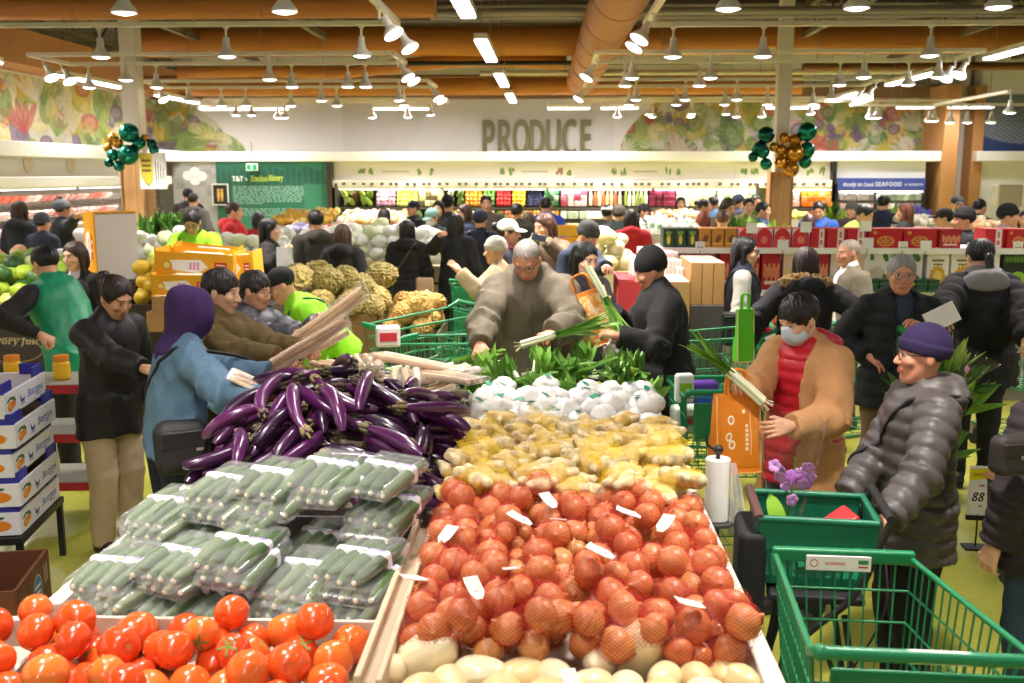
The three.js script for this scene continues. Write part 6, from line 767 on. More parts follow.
{ // kraft cartons and striped boxes at the left end of the gift shelf
  const A = W(690, 305, 8), z = A.z, kraft = mat(0xb48a52, .8), base = thing('pallet_base', 'dark grey base block under the kraft cartons', 'base', [A.x, 0, z]); const bw = W(724, 305, 8).x - A.x; mesh('base_block', span(0, bw, 0, A.y, -.75, 0, .01), mat(0x4a4844, .7), base); mesh('base_plate', span(-.02, bw + .02, 0, .04, -.76, .02), blackMetal, base);
  const hh = W(707, 263, 8).y - A.y; for (let k = 0; k < 3; k++) for (let r = 0; r < 2; r++) { const w = bw / 3, t = thing('kraft_carton', `upright kraft carton in the block beside the long haired shopper, ${['left', 'middle', 'right'][k]} one ${r ? 'behind' : 'in front'}`, 'carton', [A.x + w * (k + .5), A.y, z - .19 - r * .37], 0, 'kraft cartons'); mesh('carton_body', box(w - .004, hh, .36, 0, hh / 2, 0, .004), kraft, t); mesh('carton_top', box(w - .01, .006, .35, 0, hh, 0), mat(0xe0b8a8, .6), t); }
  const B = W(667, 325, 7.8), w2 = W(689, 325, 7.8).x - B.x, h2 = W(680, 283, 7.8).y; const t = thing('kraft_carton', 'large kraft carton left of the upright ones', 'carton', [B.x + w2 / 2, 0, B.z - .3]); mesh('carton_body', span(-w2 / 2, w2 / 2, B.y, h2, -.3, .3, .006), mat(0xc09a5a, .8), t); mesh('carton_top', span(-w2 / 2, w2 / 2, h2, h2 + .01, -.3, .3), mat(0xe4a898, .6), t); mesh('carton_foot', span(-w2 / 2 + .02, w2 / 2 - .02, 0, B.y, -.28, .28), mat(0x5a5048, .7), t);
  let i = 0; for (const [px, py, d, n] of [[640, 262, 8.6, 'front left'], [656, 262, 8.6, 'front middle'], [672, 264, 8.5, 'front right'], [648, 252, 8.85, 'top left'], [668, 256, 8.75, 'top right'], [684, 272, 8.4, 'lowest right']]) { const p = W(px, py + 14, d); gift('stripe', p.x, p.y, p.z - .12, .14, W(px, py - 4, d).y - p.y, .22, `in the striped pile, ${n} one`, .15); }
  const p = W(655, 279, 8.6); bench('red skirted stand under the striped gift boxes', p.x - .32, p.x + .25, p.z - .6, p.z + .05, p.y - .01, 0xb8323a, { lip: .01 });
}
// upper counter at the far right behind the seafood post
{ tag(mesh('wall_phone_box', box(.5, .45, .3, W(1010, 196, 20).x, W(1010, 196, 20).y, -20.5, .05), mat(0xb8ada0, .4)), 'grey kitchen machine on the far right tiled wall', 'machine'); }

// ---------- people near the table
const BLK = 0x1a1a1c, H0 = 0x17120f, HB = 0x3a251b, SK = 0xd8a07c, SKL = 0xe2b08e, SKR = 0xcf8f70;
const P = {};
P.vest = person({ label: 'man in a green padded vest over black sleeves bending towards the left bins', at: [40, 247, 6.9], yaw: -118, lean: 22, nod: 10, sex: 'm', skin: SK, hair: { style: 'short', color: H0 }, top: { color: 0x201d1d, bulk: .02, hem: .86 }, vest: { color: 0x1d9467, bulk: .04, hem: .8, collar: .03, folds: .011, rough: .45 }, legs: { color: 0x1d1b1c, bulk: .02 }, hl: { px: [40, 335, 6.5], pose: 'grip' }, hr: { px: [20, 320, 7], pose: 'grip' }, shoes: 0x141414 });
P.card = person({ label: 'woman in a black cardigan with brown bobbed hair facing the camera', at: [72, 242, 8], yaw: -12, turn: -8, nod: 6, skin: SKL, hair: { style: 'bob', color: HB }, top: { name: 'cardigan', color: 0x1b191b, hem: .8, open: [.03, .06] }, shirt: { color: 0xd9d0cc, bulk: .008, hem: .8 } });
P.bun = person({ label: 'woman with a dark hair bun and headband looking down, black jacket', at: [121, 279, 5.35], yaw: 62, nod: 24, lean: 6, skin: SK, hair: { style: 'bun', color: 0x2a1a15 }, bow: 0x2a2226, top: { color: 0x1d1a1b, bulk: .03, hem: .74, rough: .55, collar: .02 }, legs: { color: 0xc5ad8a, bulk: .02 }, shoes: 0x2a2522, hr: { px: [150, 372, 5.0], pose: 'relaxed' } });
P.blue = person({ label: 'shopper in a blue jacket with a purple hood up reaching for eggplants', at: [200, 290, 4.7], yaw: 128, lean: 10, nod: 12, skin: SK, hair: { style: 'none' }, hat: { kind: 'hood', color: 0x3d2358, name: 'hood' }, top: { color: 0x54748a, bulk: .04, hem: .86, collar: .02, folds: .015, rough: .7 }, legs: { color: 0x1d2433, bulk: .03 }, hr: { px: [270, 398, 4.3], out: .9, pose: 'grip' }, hl: { px: [285, 380, 4.7], pose: 'grip' }, strap: { side: -1, color: 0x19181a } });
P.olive = person({ label: 'short haired woman in an olive jacket smiling in profile', at: [224, 270, 5.25], yaw: 78, nod: 8, turn: 4, skin: SKL, hair: { style: 'messy', color: 0x1f1613 }, top: { color: 0x5c4a20, bulk: .04, hem: .78, collar: .02, folds: .012 }, hr: { px: [292, 364, 4.85], pose: 'grip' }, hl: { px: [305, 350, 5.2], pose: 'grip' } });
P.puff = person({ label: 'woman with glasses in a shiny grey quilted jacket behind the olive jacket', at: [258, 272, 5.9], yaw: 72, nod: 10, skin: SK, hair: { style: 'messy', color: 0x221917 }, glasses: true, top: { color: 0x4b4a50, bulk: .035, hem: .8, quilt: .085, rough: .4, hood: true }, hr: { px: [300, 334, 5.5], pose: 'grip' }, hl: { px: [318, 320, 5.9], pose: 'grip' } });
P.cap = person({ label: 'stooping staff member in a lime green shirt and black cap', at: [273, 268, 6.8], yaw: -72, lean: 42, nod: 4, sex: 'm', skin: SK, hair: { style: 'thin', color: H0 }, hat: { kind: 'cap', color: 0x1b1a1c, name: 'cap' }, top: { name: 'shirt', color: 0x8cd61a, bulk: .025, hem: .86 }, legs: { color: BLK }, strap: { side: 1, color: 0x1d6a4a } });
P.grey = person({ label: 'grey haired man in glasses and a taupe coat bending over the greens', at: [524, 244, 6.05], yaw: -6, turn: -6, lean: 17, nod: 26, sex: 'm', skin: SKR, hair: { style: 'thin', color: 0x8d8780 }, glasses: 0x2a2624, top: { name: 'coat', color: 0x6d6453, bulk: .06, hem: .66, collar: .05, folds: .016, hood: true }, shirt: { color: 0x1f242e, bulk: .03, hem: .9, collar: .07 }, zip: { color: 0x55503f, x: .03 }, hr: { px: [478, 352, 5.75], pose: 'pinch', out: 1.1 }, hl: { px: [551, 334, 5.75], pose: 'grip', out: 1 }, legs: { color: 0x2a2a2c } });
P.dark = person({ label: 'woman with long dark hair behind the leek bunch and orange bag', at: [588, 243, 7.0], yaw: 35, nod: 12, skin: SKL, hair: { style: 'verylong', color: H0 }, top: { color: 0x1b1719, bulk: .03, hem: .6 }, hl: { px: [606, 300, 6.7], pose: 'grip' } });
P.bean = person({ label: 'man in a black knit cap and black jacket holding leeks and a bag', at: [644, 251, 6.15], yaw: -82, turn: -6, nod: 16, lean: 6, sex: 'm', skin: SKR, hair: { style: 'thin', color: 0x2a2624 }, hat: { kind: 'tallbeanie', color: 0x151415, name: 'beanie' }, top: { color: 0x161516, bulk: .06, hem: .7, collar: .04, folds: .014, quilt: .2, quiltDepth: .006 }, hl: { px: [617, 336, 5.85], pose: 'grip' }, hr: { px: [612, 312, 6.3], pose: 'grip' } });
P.navy = person({ label: 'woman with very long black hair, navy vest and white sleeves', at: [748, 237, 8], yaw: 82, turn: -10, nod: 4, skin: SKL, hair: { style: 'verylong', color: 0x120f10 }, glasses: true, top: { name: 'sweater', color: 0xbdb8ae, bulk: .02, hem: .84 }, vest: { color: 0x1c2030, bulk: .035, hem: .8, collar: .03 }, strap: { side: -1 }, legs: { color: 0xb9aea0 } });
P.fur = person({ label: 'woman in a black coat with a brown fur hood seen from behind', at: [806, 247, 7.0], yaw: 168, turn: 12, lean: 8, skin: SKL, hair: { style: 'bob', color: 0x2e1d18 }, top: { color: 0x17151a, bulk: .05, hem: .7, hood: true }, fur: 0x9a7a4c, hl: { px: [742, 352, 6.8], out: 1.2, pose: 'grip' }, hr: { px: [862, 334, 6.9], out: 1.2, pose: 'grip' }, legs: { color: 0x1d1c20 } });
P.tweed = person({ label: 'elderly man in a grey tweed jacket and white collar facing left', at: [848, 239, 8.2], yaw: -76, nod: 4, sex: 'm', skin: SKR, hair: { style: 'thin', color: 0x9a8c7c }, shirt: { color: 0xe6e2da, bulk: .014, hem: .9, collar: .05 }, top: { color: 0x736b58, bulk: .03, hem: .76, open: [.02, .05] }, legs: { color: 0x55503f } });
P.camel = person({ label: 'shopper in a face mask, camel coat and red quilted jacket holding leeks', at: [792, 297, 4.5], yaw: -50, nod: 24, turn: -10, sex: 'f', skin: SKL, hair: { style: 'messy', color: 0x1d1817 }, mask: 0xc9dbe6, shirt: { color: 0xc01628, bulk: .035, quilt: .06, hem: .74, hood: true, rough: .5 }, top: { name: 'coat', color: 0xbd8a58, bulk: .05, hem: .42, flare: .06, folds: .01, open: [.1, .12, -.03] }, legs: { color: 0x171519, bulk: .02 }, hr: { px: [745, 386, 4.3], pose: 'grip' }, hl: { px: [790, 426, 4.2], pose: 'relaxed', palm: [-.6, -.2, -.6] }, shoes: 0x201c1c });
P.elder = person({ label: 'grey haired man with glasses in a black quilted jacket facing the camera', at: [903, 255, 6.0], yaw: -6, nod: 4, turn: -4, sex: 'm', skin: SKR, hair: { style: 'short', color: 0x8b8884 }, glasses: 0x6a625a, shirt: { color: 0x22303c, bulk: .012, hem: .84, color2: 0x3aa05a, pattern: (x, y, z) => z > 0 && Math.abs(x) < .05 && y > 1.1 && y < 1.28 && vnoise(x * 40, y * 40, 1) > -.3 }, top: { color: 0x171718, bulk: .04, hem: .74, quilt: .09, hood: true, open: [.03, .075, .02] }, hl: { px: [921, 330, 5.85], pose: 'pinch' }, hr: { px: [870, 356, 6.0], pose: 'relaxed' }, legs: { color: 0x6a5434, bulk: .03 }, shoes: 0x4a4a30 });
P.hoodw = person({ label: 'woman in a wide black quilted jacket with a grey hood seen from behind', at: [978, 240, 6.75], yaw: 172, turn: 14, nod: 14, lean: 8, skin: SKL, hair: { style: 'pony', color: 0x14100f }, shirt: { color: 0x8a8888, bulk: .075, hem: 1.38, hood: true }, top: { color: 0x191819, bulk: .07, hem: .74, quilt: .11 }, hl: { px: [935, 345, 5.9], out: 1 }, hr: { px: [1030, 350, 6.1], out: 1 } });
P.purple = person({ label: 'woman in a purple knit hat and grey quilted jacket pushing a cart', at: [925, 323, 3.75], yaw: -88, turn: -2, nod: -2, skin: SKR, hair: { style: 'thin', color: 0x2a2422 }, hat: { kind: 'beanie', color: 0x22133f, name: 'beanie' }, glasses: true, top: { color: 0x4c4644, bulk: .045, hem: .72, quilt: .07, rough: .5, hood: true }, strap: { side: 1, color: 0x141314 }, hl: { px: [872, 548, 3.3], pose: 'grip', out: .5 }, hr: { px: [845, 498, 3.75], pose: 'grip' }, legs: { color: 0x18171a, bulk: .025 } });
P.edge = person({ label: 'woman with long brown hair in a dark quilted coat at the right edge', at: [1062, 330, 3.55], yaw: -160, nod: 10, skin: SKL, hair: { style: 'verylong', color: 0x4b3020 }, top: { color: 0x2a2424, bulk: .045, hem: .74, quilt: .055, hood: false, collar: .03 }, strap: { side: 1, color: 0x141314 }, legs: { color: 0x2f4256, bulk: .015 } });
// ---------- people in the middle of the shop
const mid = (label, at, yaw, o) => person({ lod: 1, label, at, yaw, skin: SK, hair: { style: 'short', color: H0 }, ...o });
P.beige = mid('woman in a beige jacket and pale knit hat stretching her arm left', [494, 236, 8.6], -105, { hat: { kind: 'beanie', color: 0xb9b2a4, name: 'knit_hat' }, lean: 8, top: { color: 0xb39b78, bulk: .04, hem: .78 }, hl: { px: [460, 272, 8.3], out: .4, pose: 'flat' }, hair: { style: 'none' } });
mid('woman in a white cap with a maroon scarf looking right', [509, 218, 9.4], 82, { hair: { style: 'bun' }, hat: { kind: 'cap', color: 0xe6e0d4, name: 'cap' }, scarf: 0x6a1f2c, top: { color: 0x2a2c3c, bulk: .03 } });
P.phone = mid('woman with long brown hair in a brown jacket looking at her phone', [542, 214, 10], -22, { turn: -30, nod: 12, hair: { style: 'verylong', color: 0x4a2c1e }, skin: SKL, top: { color: 0x6a5846, bulk: .04 }, hl: { px: [545, 241, 9.6], pose: 'grip' }, hr: { px: [534, 241, 9.6], pose: 'grip' } });
mid('man in a dark knit cap and navy coat looking down right', [594, 222, 9], 55, { sex: 'm', nod: 22, lean: 10, hat: { kind: 'beanie', color: 0x3a3c38, name: 'beanie' }, top: { color: 0x1e2c44, bulk: .04 }, skin: SKR, hl: { px: [610, 270, 8.6] } });
mid('person in a grey flat cap and long black quilted coat seen from behind', [407, 219, 11.5], 176, { hat: { kind: 'flat', color: 0x54534e, name: 'flat_cap' }, hair: { style: 'bob' }, top: { color: 0x1c1a1a, bulk: .04, hem: .5, quilt: .09, hood: true }, strap: { side: -1, color: 0x5a4436 } });
mid('woman with long black hair in a black coat at the cabbage stand', [456, 214, 11.5], 165, { hair: { style: 'verylong' }, top: { color: 0x1a191c, bulk: .04, hem: .6 }, hl: { px: [440, 236, 11.1] } });
mid('woman with wavy brown hair and a dark jacket behind the durians', [343, 224, 10.5], 170, { hair: { style: 'long', color: 0x46301f }, top: { color: 0x1d1a1a, bulk: .04, hood: true } });
mid('man in a dark olive hooded jacket standing by the durians', [315, 210, 11], -150, { sex: 'm', top: { color: 0x35322a, bulk: .04, hood: true } });
P.wbag = mid('woman with long black hair in a black coat carrying a white bag', [270, 218, 10.5], 95, { hair: { style: 'long' }, skin: SKL, top: { color: 0x221e1e, bulk: .035, hem: .6 }, hr: { px: [284, 250, 10.2], pose: 'grip' } });
mid('man in a bright red jacket before the green panel', [234, 202, 13.2], 95, { sex: 'm', hair: { style: 'short', color: 0x3a2a20 }, top: { color: 0xb5141c, bulk: .04, hood: true } });
mid('black haired person in a red coat below the story text', [259, 212, 14], 170, { hair: { style: 'bob' }, top: { color: 0xa81420, bulk: .04 } });
mid('staff man in a lime green shirt sorting mango boxes', [190, 212, 10.5], 8, { sex: 'm', nod: 28, lean: 8, glasses: true, top: { name: 'shirt', color: 0x8ed01c, bulk: .02 }, shirt: { color: 0x2a3a2c, bulk: .01, hem: .9, collar: .04 }, hl: { px: [212, 252, 10.1] }, hr: { px: [172, 255, 10.1] } });
const far = (label, at, yaw, o) => person({ lod: 2, label, at, yaw, skin: SK, hair: { style: 'short', color: H0 }, ...o });
const J_ = (color, o = {}) => ({ top: { color, bulk: .035, ...o } });
far('person with brown hair and a black jacket at the meat cooler', [20, 201, 13], 168, { hair: { style: 'bob', color: 0x3a2820 }, ...J_(0x20262a, { hood: true }) });
far('person in a grey hat and navy jacket between the two at the meat cooler', [42, 212, 12.2], 160, { hat: { kind: 'beanie', color: 0x4a4f52 }, ...J_(0x2c3142) });
far('person in a pom pom hat reaching up to the meat shelf', [62, 199, 13.8], 140, { hat: { kind: 'beanie', color: 0x55585c, pom: 0x6a6a6a }, ...J_(0x1d2024), hr: { px: [84, 207, 12.8], pose: 'flat', out: .4 } });
far('man facing the grey photo panel, left one of two', [188, 188, 19], 175, { sex: 'm', ...J_(0x35322f) }); far('man in a dark backpack facing the grey photo panel', [193, 193, 18], 178, { sex: 'm', ...J_(0x4a4844), pack: 0x1c1c1e });
far('person in a grey coat with a scarf beside the back cooler', [385, 208, 15], 150, { hair: { style: 'bob', color: 0x2a2422 }, ...J_(0x6a6468) });
far('man in a black cap at the back cooler', [413, 200, 16], -60, { sex: 'm', hat: { kind: 'cap', color: 0x1c2030 }, ...J_(0x222228) });
far('staff member in a teal cap and face mask', [430, 208, 13.4], -30, { hat: { kind: 'cap', color: 0x7fa79a }, mask: 0xd8dcdc, ...J_(0x1c2a26), nod: 15 });
far('woman with dark curly hair in a black jacket facing the camera', [438, 201, 15], -10, { hair: { style: 'bob' }, skin: SKL, ...J_(0x1e1c1c) });
far('person in a tall black knit hat in the crowd', [448, 196, 15.6], 160, { hat: { kind: 'tallbeanie', color: 0x1a1a1c }, ...J_(0x1c2024) });
far('woman with brown hair, face mask and navy coat', [463, 204, 13.6], -60, { hair: { style: 'bob', color: 0x402a22 }, mask: 0xdde2e2, ...J_(0x2a3450) });
far('person in a dark knit cap and navy coat beside the masked woman', [480, 209, 12.4], 170, { hat: { kind: 'beanie', color: 0x2a3246 }, ...J_(0x1d2536), pack: 0x14181e });
far('young man in a brown grey sweater before the back cooler', [486, 195, 15], 5, { sex: 'm', ...J_(0x5c5248) });
far('person with black hair and a white shoulder bag in the crowd', [517, 203, 14], 170, { ...J_(0x26221f) });
far('man in a bright blue jacket seen from behind', [546, 197, 15], 176, { sex: 'm', ...J_(0x1d3f9a, { hood: true }) });
far('purple clad person half hidden behind the blue jacket', [529, 212, 14.4], 150, { hair: { style: 'bob', color: 0x4a3a30 }, ...J_(0x3a2444) });
far('elderly person in a white hat near the red hoodie', [608, 204, 14.4], 150, { hat: { kind: 'flat', color: 0xd8d0c4 }, ...J_(0x22261f) });
far('person in a dark green coat and brown hat near the red hoodie', [619, 204, 13.8], 165, { hat: { kind: 'beanie', color: 0x4a4238 }, ...J_(0x16241f) });
far('person in a red hooded jacket with black hair', [632, 209, 12.5], 172, { hair: { style: 'bob' }, ...J_(0xb01622, { hood: true }) });
far('person in a dark cap right of the red hoodie', [645, 203, 15], 60, { sex: 'm', hat: { kind: 'cap', color: 0x35322f }, ...J_(0x1f2c34) });
far('person in a black hooded coat facing the camera at the back', [681, 197, 19], 0, { hair: { style: 'long', color: 0x1b1614 }, skin: SKL, ...J_(0x20222a) });
far('woman in an orange coat near the right pillar', [705, 199, 16], 70, { hair: { style: 'bun' }, ...J_(0xb5582c) });
far('man in a blue shirt behind the orange coat', [714, 196, 17], 160, { sex: 'm', ...J_(0x4a6a8e) });
far('person with dark red hair behind the gift box shelf', [704, 211, 13.4], 165, { hair: { style: 'bob', color: 0x6a2a18 }, ...J_(0x20242c) });
far('brown haired man in a beige top with a backpack strap', [723, 210, 12.6], 170, { sex: 'm', hair: { style: 'short', color: 0x5a3a28 }, ...J_(0xc4b494), pack: 0x3a3a3c });
far('woman with long brown hair bending over the herbs', [731, 199, 14.2], 30, { hair: { style: 'long', color: 0x3c2a22 }, nod: 20, ...J_(0x7a6450) });
far('person in a navy knit hat behind the long haired woman', [739, 194, 18], 120, { hat: { kind: 'beanie', color: 0x1e2438 }, ...J_(0x3a3444) });
far('person in a beige jacket facing the camera left of the pillar', [749, 198, 15.4], 0, { skin: SKL, ...J_(0xa08c6c, { open: [.02, .06] }) });
far('person with short hair and a green scarf near the pillar', [756, 195, 16.6], 20, { scarf: 0x4a6a3a, ...J_(0x4a463c) });
far('person in a blue jacket just left of the right pillar', [764, 202, 14.3], 60, { ...J_(0x2a4678) });
far('person in a blue jacket with a backpack right of the pillar', [819, 202, 14.2], -20, { sex: 'm', nod: 20, ...J_(0x1f4fa6), pack: 0x1c2a44 });
far('brown haired child in a lilac jacket by the shelf', [809, 214, 13.4], 150, { h: 1.5, hair: { style: 'bob', color: 0x3a2620 }, ...J_(0x6a6ac0) });
far('person in a mauve jacket with a grey knit hat', [852, 201, 15.1], -40, { hat: { kind: 'beanie', color: 0x6a6a66 }, ...J_(0x5a4450) });
far('staff member in a lime shirt bending with dark hair', [869, 205, 12.6], 60, { lean: 24, sex: 'm', nod: 10, top: { color: 0x9ab84a, bulk: .03 } });
far('person in a navy coat before the seafood cooler', [884, 195, 15.5], 150, { sex: 'm', ...J_(0x1d2438) });
far('woman with long auburn hair near the seafood cooler', [905, 203, 14], -120, { hair: { style: 'verylong', color: 0x6a3a20 }, ...J_(0x1d2420) });
far('lime green staff member with dark cap right of the red boxes', [944, 207, 11.9], -100, { sex: 'm', hat: { kind: 'cap', color: 0x2a2624 }, top: { color: 0x8cd01c, bulk: .03 } });
mid('man in a black knit hat and black jacket looking left behind the red boxes', [964, 206, 10.4], -85, { sex: 'm', hat: { kind: 'beanie', color: 0x161517 }, skin: SKR, ...J_(0x16161a) });
far('seafood counter worker in a lime shirt and dark cap', [958, 195, 16], 0, { sex: 'm', hat: { kind: 'cap', color: 0x2a2a28 }, top: { color: 0xb0d83a, bulk: .03 } });
far('person in black with a backpack at the seafood counter', [981, 199, 14.9], 120, { sex: 'm', lean: 12, ...J_(0x1c1c1e), pack: 0x141416 });
mid('man in a black knit hat and grey hooded jacket at the right', [1010, 203, 11], 40, { sex: 'm', turn: 20, hat: { kind: 'beanie', color: 0x171618 }, top: { color: 0x7a766e, bulk: .035, open: [.05, .05] }, shirt: { color: 0x2a3548, bulk: .01, hem: .84 } });
mid('smiling dark haired woman at the far right edge', [1027, 210, 12.3], -40, { hair: { style: 'long' }, skin: SKL, ...J_(0x2a2a2e) });
far('person in a white and green cap behind the gift box shelf', [764, 224, 10.4], 30, { hat: { kind: 'cap', color: 0xe4e2da }, nod: 20, ...J_(0x35322f) });

// ---------- shopping carts
const cartG = mat(0x17804f, .4), cartD = mat(0x0f5a3c, .45), rubber = mat(0x1a1a1a, .7);
function wirePanel(a, b, c, d, nV, nH, r = .0032) { const l = [], L = (p, q, t) => V(...p).lerp(V(...q), t); for (let i = 0; i <= nV; i++) l.push(bar(L(a, b, i / nV), L(d, c, i / nV), r, 5)); for (let j = 0; j <= nH; j++) l.push(bar(L(a, d, j / nH), L(b, c, j / nH), r * 1.25, 5)); return l; } // a,b top edge; c,d bottom edge
function cart(label, pos, turn, o = {}) {
  const t = thing('shopping_cart', label, 'shopping cart', pos, turn), m = o.color ? mat(o.color, .45) : cartG, w0 = .26, w1 = .21, l = .42, yr = .98, yf = .9, nV = o.coarse ? 9 : 16;
  const A = [-w0, yr, l], B = [w0, yr, l], C = [w1, yf, -l], D = [-w1, yf, -l], a = [-w0 * .86, .55, l * .9], b = [w0 * .86, .55, l * .9], c = [w1 * .86, .5, -l * .86], d = [-w1 * .86, .5, -l * .86];
  mesh('basket_side', wirePanel(A, D, d, a, nV, 4), m, t); mesh('basket_side', wirePanel(B, C, c, b, nV, 4), m, t); mesh('basket_nose', wirePanel(D, C, c, d, nV * .6 | 0, 4), m, t); mesh('basket_floor', wirePanel(a, b, c, d, nV * .6 | 0, 8), m, t); mesh('basket_gate', wirePanel(A, B, b, a, nV * .6 | 0, 4), m, t);
  const rim = [bar(A, D, .009, 8), bar(B, C, .009, 8), bar(D, C, .011, 8), ball(.011, ...C, 8), ball(.011, ...D, 8)]; mesh('basket_rim', rim, m, t); mesh('nose_bumper', box(w1 * 2 + .02, .045, .03, 0, yf + .005, -l, .01), m, t);
  if (o.sign) { mesh('nose_sign', box(.2, .05, .006, -.02, yf - .01, -l + .03, .003), mat(0xf0eee8, .5), t); mesh('sign_print', sheet(.195, .045, -.02, yf - .01, -l + .0345), printMat(256, 60, (k, w, h) => { k.fillStyle = '#f4f0ea'; k.fillRect(0, 0, w, h); k.strokeStyle = '#d0403a'; k.lineWidth = 4; k.beginPath(); k.arc(28, 30, 15, 0, 7); k.stroke(); k.fillStyle = '#d0403a'; k.font = 'bold 17px sans-serif'; k.fillText('WARNING', 72, 36, 110); k.fillStyle = '#3a8a5a'; k.fillRect(206, 12, 40, 18); k.fillStyle = '#d0403a'; k.fillRect(206, 38, 40, 8); }), t); }
  mesh('handle_bar', bar([-w0 - .01, yr + .045, l + .08], [w0 + .01, yr + .045, l + .08], .016, 12), o.handle ? new THREE.MeshStandardMaterial({ map: canvasTex(512, 32, (k, w, h) => { k.fillStyle = '#1d7f52'; k.fillRect(0, 0, w, h); k.fillStyle = '#e8efe6'; k.font = 'bold 20px sans-serif'; k.fillRect(60, 12, 120, 8); k.fillText('T&T', 220, 23); k.fillRect(290, 12, 120, 8); }), roughness: .4 }) : m, t);
  for (const s of [-1, 1]) mesh('handle_arm', [bar([s * w0, yr, l - .02], [s * w0, yr + .045, l + .08], .014, 8), ball(.02, s * w0, yr + .045, l + .08, 8)], m, t);
  mesh('seat_flap', box(w0 * 1.7, .19, .012, 0, yr - .12, l + .012, .006), o.color ? m : cartG, t);
  if (o.handle) mesh('flap_print', place(new THREE.PlaneGeometry(w0 * 1.6, .17), 0, yr - .12, l + .02), printMat(256, 100, (k, w, h) => { k.fillStyle = '#17794c'; k.fillRect(0, 0, w, h); k.strokeStyle = '#d8e8da'; k.lineWidth = 3; for (let i = 0; i < 4; i++) { k.beginPath(); k.arc(50 + i * 48, 54, 16, 0, 7); k.stroke(); k.beginPath(); k.moveTo(40 + i * 48, 64); k.lineTo(60 + i * 48, 44); k.stroke(); } k.fillStyle = '#d8e8da'; k.fillRect(30, 18, 190, 8); }), t);
  mesh('child_seat', wirePanel([-w0 * .8, .78, l * .45], [w0 * .8, .78, l * .45], [w0 * .8, .62, l * .55], [-w0 * .8, .62, l * .55], 8, 2), m, t);
  for (const s of [-1, 1]) { mesh('frame_tube', [bar([s * w0 * .86, .55, l * .9], [s * .25, .16, l * .95], .013, 8), bar([s * .25, .16, l * .95], [s * .18, .16, -l * .95], .013, 8), bar([s * w1 * .86, .5, -l * .6], [s * .19, .16, -l * .7], .011, 8)], o.color ? m : cartD, t); for (const z of [l * .9, -l * .9]) { const fk = mesh('wheel_fork', box(.03, .09, .05, s * (z > 0 ? .25 : .18), .12, z, .006), steel, t); mesh('wheel', place(new THREE.CylinderGeometry(.06, .06, .028, 18), s * (z > 0 ? .25 : .18), .06, z + .02, 0, 0, Math.PI / 2), rubber, t); } }
  mesh('lower_rack', wirePanel([-.24, .18, l * .9], [.24, .18, l * .9], [.17, .18, -l * .9], [-.17, .18, -l * .9], 6, 6), m, t);
  return t;
}
const camelCart = cart('empty green shopping cart with a white sign in the lower right corner', [.91, 0, -2.64], -.06, { sign: true, handle: true });
cart('dark green cart beyond the garlic, beside the table end', [.93, 0, -5.42], .05);
cart('green cart behind the black jacketed man', [W(700, 345, 7.2).x, 0, -7.25], 1.5);
cart('dark green cart below the beige jacketed woman', [W(450, 300, 8.3).x - .2, 0, -8.0], 2.2, { coarse: true });
cart('green cart with plastic goods behind the greens', [-.72, 0, -7.0], 1.1);
cart('dark green cart by the man bending over the greens', [W(556, 350, 7.3).x, 0, -8.1], .3, { coarse: true });
cart('cart at the right behind the elderly man', [W(855, 352, 7.4).x + .15, 0, -7.7], -1.2, { coarse: true });
cart('wire cart at the right edge behind the wide black jacket', [W(1030, 340, 7).x + .2, 0, -7.5], .2, { coarse: true });
cart('pale rimmed green cart in front of the far crowd', [W(472, 262, 10.4).x, 0, -10.7], .1, { coarse: true });
